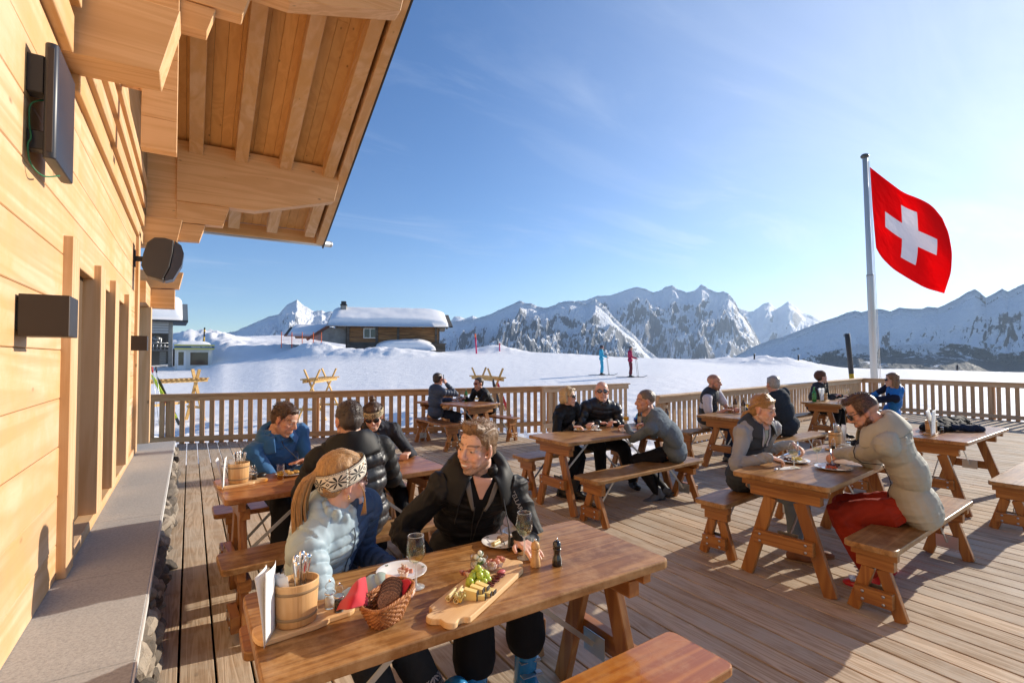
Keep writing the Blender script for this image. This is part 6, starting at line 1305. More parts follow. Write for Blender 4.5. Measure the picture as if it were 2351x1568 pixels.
    if S.get('smile'):
        tb=MB(); h.ell(tb,(0,.0868*k,-.0632*k),(.0185*k,.0098*k,.0056*k)); tb.v=[v-base for v in tb.v]; tb.build('teeth',TEETH,body)
    # ---- hair
    if S.get('hair'):
        mb=MB(); hair_shapes(mb,h,k,S['hair']); V,Nn,F,ls=remesh(mb,max(.005,vx*.85),3); q=h.inv(V)/k
        st=ridged(np.stack([q[:,0]*38,q[:,1]*9,q[:,2]*16],-1),3,S.get('seed',1)) if S['hair'] not in('pony','long','bob') else ridged(np.stack([q[:,0]*45,q[:,1]*28,q[:,2]*5],-1),3,S.get('seed',1))
        V=V+Nn*((st-.4)*S.get('tuft',.008)*.7+ (fbm(V*60,2,3)-.5)*.002)[:,None]; mesh_np('hair',V-base,F,ls,HAIR[S['hcol']],body)
        if S.get('strands') or (vx<.0065 and S['hair'] in('short','quiff','side','crop')):
            rs=random.Random(S.get('seed',1)); sb_=MB()
            if S['hair'] in('short','quiff','side','crop'):
                dg=V-h.o; ql=h.inv(V)/k; idx=np.where((ql[:,2]>(.02 if S['hair']!='crop' else .075)))[0]; sweep={'quiff':(.5,.55,.75),'crop':(.35,.7,.7),'side':(.8,.3,.5),'short':(.1,.6,.35)}[S['hair']]
                for q_ in range(650):
                    i_=idx[rs.randrange(len(idx))]; n_=Nn[i_]; d_=nrm(h.r*sweep[0]*rs.uniform(.6,1.1)+h.f*sweep[1]*(rs.uniform(.6,1.1) if ql[i_,1]>-.02 else -.8)+h.u*(.25 if ql[i_,2]>.05 else -.7)+n_*sweep[2]*.35); L_=rs.uniform(.010,.020)*(1.2 if S['hair'] in('quiff','side') else .8); p0=V[i_]-n_*.003
                    sb_.tube([tuple(p0-base),tuple(p0+nrm(d_+n_*.25)*L_*.5-base),tuple(p0+d_*L_-base)],[.0017,.0014,.0004],4)
            if S['hair']=='pony':
                for q_ in range(170):   # ponytail locks
                    a=rs.uniform(0,6.28); r_=rs.uniform(.6,1.2); off=np.array([.022*math.cos(a)*r_,.022*math.sin(a)*r_]); ed=rs.uniform(-.05,.03); pts=[(0+off[0]*.4,-.112+off[1]*.3,.050),(off[0],-.148+off[1],.018),(off[0]*1.3,-.174+off[1]*1.2,-.06),(off[0]*1.5+rs.uniform(-.01,.01),-.172+off[1]*1.3,-.15),(off[0]*1.5+rs.uniform(-.02,.02),-.165+off[1]*1.4,-.235+ed)]
                    sb_.tube([tuple(h.p(*[c*k for c in p])-base) for p in smoothpts(pts,4)],[.0022]*14+[.0015,.001,.0006],4)
                for q_ in range(90):   # swept back from the brow to the tie
                    a=rs.uniform(.15,math.pi-.15); x0=.078*math.cos(a); pts=[(x0*.95,.055+.02*math.sin(a),.065+.02*math.sin(a)),(x0*.93,.0,.06+.075*math.sin(a)),(x0*.65,-.07,.05+.055*math.sin(a)),(0,-.108,.046)]
                    sb_.tube([tuple(h.p(*[c*k for c in p])-base) for p in smoothpts(pts,4)],[.0012]*13,4)
                for s in (1,-1): 
                    for q_ in range(7): sb_.tube([tuple(h.p(*[c*k for c in p])-base) for p in smoothpts([(s*.066,.040,.0),(s*(.070+.002*q_),.058,-.04),(s*(.066+.003*q_),.064,-.09),(s*.066,.05+.004*q_,-.145)],4)],[.0016]*12+[.0006],4)
            if S['hair'] in('braid','bun','bob'):
                for q_ in range(110):
                    a=rs.uniform(.1,math.pi-.1); x0=.082*math.cos(a); pts=[(x0*.9,.062,.062+.02*math.sin(a)),(x0*1.0,.01,.058+.078*math.sin(a)),(x0*.85,-.06,.045+.06*math.sin(a)),(x0*.45,-.10,.0)]
                    sb_.tube([tuple(h.p(*[c*k for c in p])-base) for p in smoothpts(pts,3)],[.0013]*10,4)
            sb_.build('loose_strands',HAIR[S['hcol']],body)
    # ---- upper garment
    J=S['top']; inf=J.get('inf',.018); mb=MB(); wx=1.+J.get('wide',0)
    hem=pel-su*J.get('hem',.05)
    mb.ell(tuple(chest),((.155 if fem else .172)*k+inf,(.098)*k+inf*.8,.17*k),Mt); mb.ell(tuple(mid),(((.128 if fem else .150)*k+inf)*wx,(.092+J.get('belly',0))*k+inf*.8,.17*k),Mt); mb.ell(tuple(pel+su*.03),((.160*k+inf)*wx,.112*k+inf*.8,.12*k+J.get('hem',.05)*.4),Mt)
    mb.cap(tuple(chest+su*.05-rt_*.09),tuple(chest+su*.05+rt_*.09),.085*k,.085*k)
    if fem: mb.ell(tuple(chest+fu*.065*k-su*.03),(.125*k,.06*k,.07*k),Mt)
    B=[(hem,neck,.13)]
    slv=J.get('sleeve',1.)
    for s in (1,-1):
        sh,el,ha,a=arms[s]; fw_=ha+(el-ha)*J.get('cuff',.02); ar=J.get('arm',1.)
        mb.cap(tuple(chest+su*.07+rt_*s*.05),tuple(sh),.075*k+inf*.3,.060*k+inf*.5); mb.ell(tuple(sh),(.064*k+inf*.5,)*3)
        if slv==0: mb.ell(tuple(sh+rt_*s*.0),(.066*k,)*3); continue
        if slv<1: mb.cap(tuple(sh),tuple(sh+(el-sh)*.62),.060*k+inf*.4,.056*k+inf*.4); B.append((sh,el,.05)); continue
        mb.cap(tuple(sh),tuple(el),(.052*k+inf*.45)*ar,(.043*k+inf*.35)*ar); mb.cap(tuple(el),tuple(fw_),(.044*k+inf*.35)*ar,(.033*k+inf*.2)*ar); B+=[(sh,el,.05),(el,ha,.04)]
    if J.get('collar',1):
        for q in range(10):
            a=2*math.pi*q/10; o_=neck+rt_*math.cos(a)*.062*k+fu*(math.sin(a)*.058+.004)*k; hh=J.get('colh',.035)*(1 if math.sin(a)<.6 else J.get('open',.6)); mb.cap(tuple(o_-su*.05),tuple(o_+su*hh),.026*k,.015*k)
    if J.get('hood'):
        hz=J['hood']; bk=neck-fu*.07*k
        for q in range(9):
            a=R(-15)-R(150)*q/8; o_=neck+rt_*math.cos(a)*.092*hz+fu*(math.sin(a)*.092)*hz; mb.cap(tuple(o_-su*.035),tuple(o_+su*(.005+.012*math.sin(-a))),.036*hz,.030*hz)
        mb.ell(tuple(bk-fu*.035*hz-su*.055),(.095*hz,.050*hz,.085*hz),Mt)
    V,Nn,F,ls=remesh(mb,J.get('vox',vx*1.25),5,.5); amp=J.get('amp',.014); V=folds(V,Nn,B,amp,S.get('seed',1),J.get('quilt',0),J.get('qs',.055),J.get('qa',.011))
    bot=(V-hem)@su; V=V+su[None]*np.maximum(-bot-.075,0)[:,None]*.9
    mats_=J['m']; o=mesh_np(J.get('name','jacket'),V-base,F,ls,mats_,body)
    if J.get('split') is not None:
        cen=(V[F].reshape(-1,4,3).mean(1) if np.all(ls==4) else np.array([V[f].mean(0) for f in np.split(F,np.cumsum(ls)[:-1])])); o.data.polygons.foreach_set('material_index',J['split'](cen,chest,pel,rt_,fu,su,shs,arms).astype(np.int32))
    JV,JF=V.copy(),F.reshape(-1,4).tolist() if np.all(ls==4) else [f.tolist() for f in np.split(F,np.cumsum(ls)[:-1])]
    # zip and cuffs
    if J.get('zip'):
        pts=[]
        for t_ in np.linspace(.02,.98,16):
            c=hem*(1-t_)+(neck+fu*.03)*t_; 
            d=V-c; al=d@fu; m_=(np.abs(d@rt_)<.012)&(np.abs(d@su)<.02)&(al>0); pts.append(c+fu*((al[m_].max() if m_.any() else .12)+.001)-base)
        MB().tube([tuple(p) for p in pts],.0032,5).build('zip',J['zip'],o)
    if J.get('cuffm'):
        for s in (1,-1):
            sh,el,ha,a=arms[s]; u_=nrm(ha-el); MB().tube([tuple(ha-u_*.045-base),tuple(ha-u_*.0-base)],[.037*k,.031*k],16).build('cuff',J['cuffm'],o)
    # ---- trousers
    T_=S['legs']; mb=MB(); ti=T_.get('inf',.010); mb.ell(tuple(pel-np.array([0,0,.005])),(.146*k+min(ti,.008),.108*k+min(ti,.008),.105*k),Mt); B=[]
    for s in (1,-1):
        hp,kn,an=legs[s]; hm_=an+(kn-an)*T_.get('hemf',.06); mb.cap(tuple(hp+np.array([0,0,-.0])),tuple(kn),.082*k+ti,.060*k+ti*.7); mb.cap(tuple(kn),tuple(hm_),.057*k+ti*.9,T_.get('flare',.050)*k+ti*.5); B+=[(hp,kn,.07),(kn,an,.05)]
    V,Nn,F,ls=remesh(mb,max(.009,vx*1.4),4); V=folds(V,Nn,B,T_.get('amp',.014),S.get('seed',1)+20)
    bv=BVHTree.FromPolygons([tuple(q) for q in JV],JF); sel=np.where(((V-hem)@su>-.075)&(np.linalg.norm(V-pel,axis=1)<.36))[0]
    for i_ in sel:
        l_,n_,_i,d_=bv.find_nearest(Vector(V[i_]),.07)
        if l_ is not None and (Vector(V[i_])-l_).dot(n_)>-.010: V[i_]=np.array(l_-n_*.012)
    if 'seat' in S: V[:,2]=np.where((np.hypot(V[:,0]-pel[0],V[:,1]-pel[1])<.2)&(V[:,2]<S['seat']),S['seat']+.001,V[:,2])
    mesh_np('trousers',V-base,F,ls,T_['m'],body)
    # ---- shoes
    Q=S['shoes']
    for s in (1,-1):
        hp,kn,an=legs[s]; fdir=S.get('fdir',{}).get(s,av(pf)); shoe(Q.get('name','shoe'),an,fdir,Q['m'],Q.get('sole',BLACKP),body,base,Q.get('high',0),Q.get('style','shoe'),S.get('fpitch',{}).get(s,0))
    if S.get('glasses'): glasses(h,k,base,body,*S['glasses'])
    S['_']=dict(h=h,body=body,base=base,neck=neck,chest=chest,su=su,fu=fu,rt=rt_,arms=arms,legs=legs,pel=pel,shs=shs,k=k,V=None); print('person',label[:30],'spine %.2f'%np.linalg.norm(spine),'arms',['%.2f'%np.linalg.norm(arms[s][2]-arms[s][0]) for s in (1,-1)],'legs',['%.2f'%np.linalg.norm(legs[s][2]-legs[s][0]) for s in (1,-1)])
    PBODY.append(S); return S['_']
C_=lambda *a,**k: cloth(*a,**k)
LB=C_('light_blue_puffer',(.36,.47,.53),.55,.12,500,sheen=.1,spec=.4); NVP=C_('navy_puffer',(.045,.075,.14),.55,.12,500); BKS=C_('black_shell',(.009,.009,.010),.6,.2,400,spec=.28); BKP=C_('black_puffer',(.014,.015,.02),.42,.12,300,spec=.5)
BLF=C_('blue_fleece',(.035,.13,.30),.9,.3,500,sheen=.3); GRYT=C_('grey_trousers',(.035,.037,.04),.85,.3); BKT=C_('black_trousers',(.012,.012,.014),.8,.3); JEAN=C_('dark_jeans',(.018,.03,.06),.85,.35,600); LJEAN=C_('light_jeans',(.17,.21,.25),.85,.35,600); REDT=C_('rust_red_trousers',(.34,.030,.012),.75,.3,400)
SLB=C_('slate_puffer',(.055,.075,.12),.5,.15); GSW=C_('grey_heather_sweater',(.16,.20,.235),.9,.3,500,heather=.55); VEST=C_('dark_grey_vest',(.04,.045,.05),.5,.15); WSH=C_('white_shirt',(.62,.60,.64),.85,.2,500); NVS=C_('charcoal_sweater',(.030,.040,.055),.9,.3,500,heather=.3); BGE=C_('beige_shell',(.43,.41,.34),.7,.18,500); GLT=C_('light_grey_shell',(.34,.345,.35),.7,.18,500); CHA=C_('charcoal_panel',(.05,.06,.075),.7,.2); BVS=C_('royal_blue_vest',(.02,.17,.52),.5,.15); NVL=C_('navy_sleeve',(.012,.018,.045),.85,.3)
SKB_=C_('sky_blue_suit',(.05,.40,.60),.6,.2); SKR_=C_('raspberry_jacket',(.42,.03,.09),.6,.2); SKM_=C_('maroon_trousers',(.16,.035,.045),.7,.2)
BLKS=dict(m=mat('black_shoe',(.015,.015,.016),.5)); BROWNB=mat('tan_leather',(.22,.085,.03),.55); RUB=mat('rubber_sole',(.30,.20,.11),.8); BLUEB=mat('blue_ski_boot',(.02,.22,.48),.25,coat=.4); REDB=mat('red_ski_boot',(.62,.02,.025),.3,coat=.3); GRYB=mat('grey_sneaker',(.12,.13,.14),.7)
KN1=knit('star_knit',(.72,.66,.54),(.02,.018,.02),starpat); KN2=knit('beige_star_knit',(.60,.47,.26),(.02,.018,.02),starpat)
HND=dict(pose='curl')
# 1 front woman
def spl1(cen,chest,pel,rt,fu,su,shs,arms): d=cen-chest; return (d@rt<-.035+.02*(d@su)) 
s1=person('woman in a light blue puffer and black and white star headband at the front table',dict(k=.97,fem=True,vox=.0046,pel=(.50,2.37),pz=.555,seat=.45,head=(.535,2.13,1.10),hyaw=6,hpitch=2,hroll=-4,face=-52,pface=-72,bow=.03,
 R=dict(p=(.60,1.80,.800),hint=(-.75,-.25,-.55),fd=(.8,-.45,-.35),palm=(0,0,-1),pose='curl'),L=dict(p=(.74,2.12,.70),hint=(.3,.6,-.8),fd=(.2,-.9,-.3),pose='curl'),fR=(.70,1.83),fL=(.90,1.86),hair='pony',hcol='blond',strands=1,tuft=.008,seed=11,hc=(.30,.17,.09),skin=(.62,.36,.27),lip=(.50,.17,.15),smile=True,noeye=False,
 top=dict(m=[LB,NVP],name='puffer_jacket',inf=.040,quilt=1,qs=.046,qa=.010,hem=.06,colh=.06,hood=1.12,split=spl1,zip=mat('zip_blue',(.12,.17,.24),.4),cuffm=LB,arm=1.04,cuff=.1),legs=dict(m=GRYT,inf=.02),shoes=dict(m=BLUEB,name='ski_boot',style='ski',high=.16),glasses=(TORT,LENS)))
headband(s1['h'],s1['k'],s1['base'],s1['body'],KN1,.030,.034,.076,8.)
sk=knit('patterned_sock',(.03,.035,.06),(.55,.5,.45),lambda m,u,v: starpat(m,math_(m,'MULTIPLY',u,1.),math_(m,'FRACT',math_(m,'MULTIPLY',v,2.5))))
for s in (1,-1):
    hp,kn,an=s1['legs'][s]; P=np.zeros((10,25,3)); ax=nrm(kn-an); r0=nrm(np.cross(ax,[0,1,0.3])); r1=np.cross(ax,r0)
    for i in range(10):
        for j in range(25): a=2*math.pi*j/24; P[i,j]=an+ax*(.04+.20*i/9)+(r0*math.cos(a)+r1*math.sin(a))*(.066+.004*i/9)-s1['base']
    o=grid_mesh('patterned_sock',P,sk,s1['body']); uv=o.data.uv_layers.new(name='UVMap'); li=np.empty(len(o.data.loops),int); o.data.loops.foreach_get('vertex_index',li); uv.data.foreach_set('uv',np.stack([(li%25)/24*7,(li//25)/9*1.],-1).astype(np.float32).ravel())
er=s1['h'].p(.078,-.006,-.045)-s1['base']; MB().ell(tuple(er),(.0025,.0025,.006)).ell(tuple(er-np.array([0,0,.011])),(.002,.002,.004)).build('earring',mat('gold',(.7,.45,.12),.25,1.),s1['body'])
# 2 front man
s2_=person('young man in a black hooded shell jacket smiling beside the woman at the front table',dict(k=1.03,vox=.0046,pel=(1.24,2.44),pz=.56,seat=.45,shrug=-.035,sw=.93,head=(1.170,2.155,1.165),hyaw=204,hpitch=-4,hroll=7,face=-110,pface=-97,bow=.02,
 L=dict(p=(1.245,1.90,.785),hint=(1.,.25,-.45),fd=(.05,-1,-.12),palm=(0,0,-1),pose='spread'),R=dict(p=(.93,2.16,.66),hint=(-.8,.5,-.6),fd=(.3,-.8,-.5),pose='curl'),fR=(1.06,1.98),fL=(1.38,2.05),hair='quiff',hcol='light',tuft=.013,seed=4,stubble=.55,hc=(.16,.09,.045),skin=(.64,.37,.27),smile=True,beard=.62,lip=(.46,.14,.12),
 top=dict(m=BKS,inf=.030,hem=.07,amp=.024,colh=.05,open=-.6,hood=1.30,arm=1.06,collar=1),legs=dict(m=BKT,inf=.026,flare=.080,hemf=.45),shoes=dict(m=BLUEB,name='ski_boot',style='ski',high=.18)))
b=s2_; nk,su,fu,rt,base=b['neck'],b['su'],b['fu'],b['rt'],b['base']
# open V: skin, black shirt and grey lapels
def surf_patch(name,m,pts,off,parent,b,nu=10,nv=10,thick=.003):
    """pts: 4 corners in chest coordinates (right, up) laid onto the front of the figure"""
    jk=[c for c in kids(b['body']) if c.name.startswith(('jacket','puffer','sweater','fleece'))][0]; V=np.empty(len(jk.data.vertices)*3); jk.data.vertices.foreach_get('co',V); V=V.reshape(-1,3)+b['base']
    P=np.zeros((nv,nu,3)); A=[np.array(p,float) for p in pts]
    for i in range(nv):
        for j in range(nu):
            u,v=j/(nu-1),i/(nv-1); q=(A[0]*(1-u)+A[1]*u)*(1-v)+(A[3]*(1-u)+A[2]*u)*v; c=b['chest']+b['rt']*q[0]+b['su']*q[1]; d=V-c; m_=(np.abs(d@b['rt'])<.022)&(np.abs(d@b['su'])<.022)&(d@b['fu']>0); al=(d@b['fu'])[m_].max() if m_.any() else .10
            P[i,j]=c+b['fu']*(al+off)-b['base']
    P[...,:]=P; o=grid_mesh(name,P,m,parent); t_=o.modifiers.new('t','SOLIDIFY'); t_.thickness=thick; s_=o.modifiers.new('sm','SMOOTH'); s_.iterations=3; return o
SKN=mat('skin_chest',(.60,.34,.25),.5); LAP=C_('grey_lining',(.17,.155,.14),.6); flare(b,BKS,1.12)
surf_patch('shirt',C_('black_shirt',(.008,.008,.009),.9),[(-.075,.16),(.075,.16),(.012,-.10),(-.012,-.10)],.004,b['body'],b)
surf_patch('neckline_skin',SKN,[(-.050,.165),(.050,.165),(.006,.07),(-.006,.07)],.008,b['body'],b)
for s in (-1,1):
    surf_patch('lapel',LAP,[(s*.058,.155),(s*.088,.14),(s*.034,.0),(s*.020,.0)],.009,b['body'],b,6,10)
    surf_patch('zip_edge',mat('zip_dark',(.06,.055,.05),.35,.3),[(s*.020,.03),(s*.026,.03),(s*.006,-.22),(s*.001,-.22)],.006,b['body'],b,3,12)
    surf_patch('pocket_zip',mat('pocket_zip',(.035,.035,.036),.3),[(s*.098,.10),(s*.103,.10),(s*.099,-.12),(s*.094,-.12)],.005,b['body'],b,3,12,.002)
sh,el,ha,a=b['arms'][-1]; up=nrm(sh-el); 
def sleeve_text(b,s,txt,size,m,f=.35,ang=0,flip=1,out=.068):
    sh,el,ha,a=b['arms'][s]; d=nrm(el-sh); cdir=nrm(np.array([0,0,EYE])-sh); n_=nrm(cdir-d*cdir.dot(d)); w_=np.cross(n_,d); 
    x,y=d,np.cross(n_,d); M=Matrix(((x[0],y[0],n_[0],0),(x[1],y[1],n_[1],0),(x[2],y[2],n_[2],0),(0,0,0,1))); p=sh+(el-sh)*f+n_*out-b['base']; o=text(txt,size,'sleeve_lettering',m,b['body'],tuple(p)); o.rotation_euler=M.to_euler(); return o
sleeve_text(b,-1,'STELLAR',.030,mat('grey_print',(.28,.28,.28),.5),.13,out=.082)
# 3 blue fleece
b3=person('man in a blue fleece with folded arms at the table by the ledge',dict(k=1.02,vox=.0058,pel=(.66,4.48),seat=.45,head=(.62,4.22,1.125),hyaw=-42,hpitch=-24,hroll=4,face=-66,pface=-85,R=dict(p=(.74,4.02,.80),hint=(-.5,.1,-.9),fd=(1,.15,0),pose='flat',palm=(0,-.3,-1)),L=dict(p=(.78,4.05,.83),hint=(.5,.2,-.9),fd=(-1,-.25,.05),palm=(0,-.4,-1),pose='flat'),fR=(.55,4.05),fL=(.85,4.0),hair='side',hcol='brown',tuft=.013,seed=5,hc=(.11,.055,.03),skin=(.52,.27,.18),beard=.25,
 top=dict(m=BLF,name='fleece_jacket',inf=.016,amp=.016,colh=.05,hood=.8,zip=BLACKP),legs=dict(m=GRYT,inf=.012),shoes=BLKS))
# 4 black puffer from behind
b4=person('man with dark hair in a black puffer jacket seen from behind',dict(k=1.03,vox=.0062,pel=(.93,3.33),seat=.45,head=(.868,3.33,1.19),hyaw=96,hpitch=-8,face=86,R=dict(p=(1.12,3.66,.80),hint=(.9,-.2,-.6)),L=dict(p=(.74,3.70,.80),hint=(-.9,-.2,-.6)),fR=(1.05,3.75),fL=(.85,3.8),hair='short',hcol='dark',tuft=.008,seed=6,hc=(.05,.03,.02),skin=(.50,.26,.18),noeye=True,kh=av(90)+np.array([0,0,.9]),
 top=dict(m=[BKS,BKP],inf=.045,quilt=1,qs=.085,qa=.016,hem=.16,hood=1.15,amp=.02,arm=1.1,split=lambda cen,chest,pel,rt,fu,su,shs,arms:((cen-chest)@su<.03)&(np.abs((cen-chest)@rt)<.19)),legs=dict(m=JEAN,inf=.01),shoes=dict(m=BROWNB,high=.06,sole=RUB)))
flare(b4,BKS,1.1,100,440)
# 5 headband woman with fur hood
b5=person('woman with sunglasses, beige star headband and fur trimmed dark parka',dict(k=.95,fem=True,vox=.006,pel=(1.42,4.46),seat=.45,head=(1.31,4.24,1.105),hyaw=-112,hpitch=-22,hroll=-4,face=-95,L=dict(p=(1.56,4.08,.80),hint=(1,.3,-.5),fd=(-.6,-.6,-.1),pose='fist'),R=dict(p=(1.15,4.05,.80),hint=(-.9,.2,-.6)),fR=(1.3,4.0),fL=(1.5,3.95),hair='bun',hcol='brown',strands=1,seed=7,hc=(.12,.07,.04),skin=(.62,.36,.26),smile=True,lip=(.45,.10,.10),top=dict(m=C_('dark_parka',(.03,.032,.04),.7,.25),inf=.026,amp=.016,hem=.12,hood=.9),legs=dict(m=BKT),shoes=BLKS,glasses=(TORT,LENS)))
headband(b5['h'],b5['k'],b5['base'],b5['body'],KN2,0.,.048,.058,9)
fm=hairmat('fur',(.20,.12,.06),(.04,.022,.012),(60,60,60),.9); fb=MB(); rs=random.Random(3); nk=b5['neck']
for q in range(340):
    a=R(200)+R(250)*rs.random(); cn=nk+b5['rt']*math.cos(a)*.115+b5['fu']*(math.sin(a)*.10-.01)+b5['su']*(.02+.02*math.sin(a*3)); d=nrm(np.array([rs.gauss(0,1),rs.gauss(0,1),rs.gauss(.2,1)]))+nrm(cn-nk)*.7; fb.tube([tuple(cn-b5['base']),tuple(cn+d*.022-b5['base']),tuple(cn+d*.036+np.array([0,0,-.006])-b5['base'])],[.0045,.003,.0006],4)
fb.build('fur_trim',fm,b5['body'])
# 6 phone man
b6=person('man in a slate blue puffer jacket holding a phone to his ear',dict(k=1.,vox=.0072,pel=(3.86,8.72),seat=.45,head=(3.89,8.66,1.185),hyaw=22,hpitch=2,face=5,R=dict(p=(4.0,8.53,1.10),hint=(.6,-.5,-.9),fd=(-.25,.35,.9),palm=(-.4,.9,0),pose='curl'),L=dict(p=(4.22,8.80,.79),hint=(0,.9,-.6)),fR=(4.22,8.60),fL=(4.30,8.85),hair='short',hcol='dark',tuft=.004,seed=8,hc=(.07,.045,.03),skin=(.48,.24,.17),noeye=True,top=dict(m=SLB,inf=.030,quilt=1,qs=.06,qa=.009,hood=1.0),legs=dict(m=JEAN),shoes=BLKS))
pe=empty('mobile_phone',tuple(b6['arms'][1][2]+np.array([-.045,.035,.06])),R(-20),'black mobile phone at the ear of the man in slate blue','phone'); MB().box((-.006,-.035,-.02),(.003,.035,.12)).build('phone_body',BLACKP,pe,bevel=.004); MB().box((.0032,-.03,-.01),(.0042,.03,.11)).build('screen',LENS,pe)
# 7 red sunglasses
person('man in a black jacket with red sunglasses at the far table',dict(k=1.,vox=.0072,pel=(5.12,8.86),seat=.45,head=(4.80,8.77,1.075),hyaw=190,hpitch=0,face=178,bow=.05,R=dict(p=(4.52,9.0,.80),hint=(.2,.6,-.9),fd=(-.9,-.4,0)),L=dict(p=(4.50,8.70,.80),hint=(.2,-.6,-.9),fd=(-.9,.3,0)),fR=(4.7,8.98),fL=(4.72,8.75),hair='short',hcol='dark',tuft=.009,seed=9,hc=(.05,.03,.02),skin=(.52,.27,.19),noeye=True,top=dict(m=BKS,inf=.022,amp=.012),legs=dict(m=BKT),shoes=BLKS,glasses=(FRR,LENS)))
# 8 bob woman
person('blonde woman with a bob and sunglasses in a black fleece at the middle table',dict(k=.97,fem=True,vox=.0062,pel=(3.92,4.98),seat=.45,head=(3.83,4.77,1.12),hyaw=-58,hpitch=2,face=-75,pface=-70,R=dict(p=(3.73,4.56,.79),hint=(-.8,.1,-.6),fd=(.8,-.6,0)),L=dict(p=(4.08,4.62,.80),hint=(.8,.3,-.7),fd=(-.7,-.3,0)),fR=(3.62,4.62),fL=(3.72,4.5),hair='bob',hcol='pale',tuft=.005,strands=1,seed=10,hc=(.3,.2,.1),skin=(.60,.35,.26),noeye=True,lip=(.48,.14,.14),top=dict(m=BKS,inf=.014,amp=.014,hood=.8,name='fleece_jacket'),legs=dict(m=BKT),shoes=dict(m=BLKS['m'],high=.08),glasses=(FRB,LENS)))
# 9 bald man
b9=person('bald man in mirrored sunglasses and a black quilted jacket at the middle table',dict(k=1.05,vox=.0062,pel=(4.38,4.98),seat=.45,head=(4.33,4.72,1.165),hyaw=-128,hpitch=4,face=-112,R=dict(p=(4.16,4.60,.80),hint=(-.9,.2,-.6),fd=(.9,-.4,0),palm=(0,0,-1)),L=dict(p=(4.38,4.53,.80),hint=(.9,.2,-.6),fd=(-.9,-.1,.1)),fR=(4.22,4.62),fL=(4.62,4.5),hair=None,seed=12,scalp=.35,hc=(.30,.24,.2),skin=(.62,.34,.25),noeye=True,top=dict(m=BKP,inf=.036,quilt=1,qs=.075,qa=.010,colh=.05),legs=dict(m=BKT,inf=.022),shoes=BLKS,glasses=(FRB,MIRR)))
# 10 grey sweater
b10=person('man in a grey heather sweater leaning on the middle table seen from behind',dict(k=1.04,vox=.006,pel=(4.52,3.74),seat=.45,head=(4.16,3.85,1.115),hyaw=150,hpitch=-2,face=118,pface=135,bow=.09,L=dict(p=(4.22,4.18,.80),hint=(-.9,-.4,-.5),fd=(-.2,.9,0)),R=dict(p=(4.55,4.20,.80),hint=(.6,.2,-.8),fd=(-.8,.4,0)),fR=(4.60,4.0),fL=(4.42,3.93),fdir={1:av(120),-1:av(160)},fpitch={1:30,-1:12},hair='buzz',hcol='sal',tuft=.003,seed=13,hc=(.12,.08,.06),skin=(.52,.27,.19),beard=.5,top=dict(m=GSW,name='sweater',inf=.012,amp=.012,hood=0,colh=.02),legs=dict(m=BKT,inf=.006),shoes=dict(m=GRYB),kh=av(140)+np.array([0,0,.6])))
# 11 vest
b11=person('bald bearded man in a white shirt and dark padded vest',dict(k=1.05,vox=.0068,pel=(6.98,5.17),seat=.45,head=(6.92,4.98,1.19),hyaw=-66,hpitch=-6,face=-72,R=dict(p=(6.82,4.72,.79),hint=(-.8,.1,-.7),fd=(.8,-.6,0)),L=dict(p=(7.05,4.70,.80),hint=(.9,.2,-.6),fd=(-.6,-.5,0)),fR=(6.9,4.75),fL=(7.2,4.7),hair=None,scalp=.45,seed=14,hc=(.14,.07,.04),skin=(.56,.29,.20),beard=.8,top=dict(m=WSH,name='white_shirt',inf=.014,sleeve=.5,amp=.008,colh=.02),legs=dict(m=JEAN),shoes=dict(m=GRYB)))
S=PBODY[-1]; S2=dict(S); mb=MB(); q=S['_']; Mt=Matrix(((q['rt'][0],q['fu'][0],q['su'][0]),(q['rt'][1],q['fu'][1],q['su'][1]),(q['rt'][2],q['fu'][2],q['su'][2])))
mb.ell(tuple(q['chest']),(.192,.128,.185),Mt); mb.ell(tuple(q['pel']+(q['chest']-q['pel'])*.5),(.190,.135,.17),Mt); mb.ell(tuple(q['pel']+q['su']*.05),(.192,.150,.11),Mt); mb.cap(tuple(q['chest']+q['su']*.06-q['rt']*.11),tuple(q['chest']+q['su']*.06+q['rt']*.11),.098,.098)
V,Nn,F,ls=remesh(mb,.009,4); V=folds(V,Nn,[(q['pel'],q['chest'],.1)],.01,5,1,.055,.012); mesh_np('padded_vest',V-q['base'],F,ls,VEST,q['body'])
# 12 grey haired man
person('grey haired man in a charcoal sweater seen from behind',dict(k=1.03,vox=.0068,pel=(7.32,4.05),seat=.45,head=(7.13,4.16,1.185),hyaw=62,hpitch=-5,face=75,L=dict(p=(7.02,4.52,.80),hint=(-.8,-.2,-.6)),R=dict(p=(7.45,4.50,.80),hint=(.8,-.2,-.6)),fR=(7.4,4.45),fL=(7.2,4.5),hair='short',hcol='grey',tuft=.006,seed=15,hc=(.3,.3,.3),skin=(.52,.27,.19),noeye=True,top=dict(m=NVS,name='sweater',inf=.02,amp=.010,wide=.08,colh=.015),legs=dict(m=JEAN),shoes=BLKS))
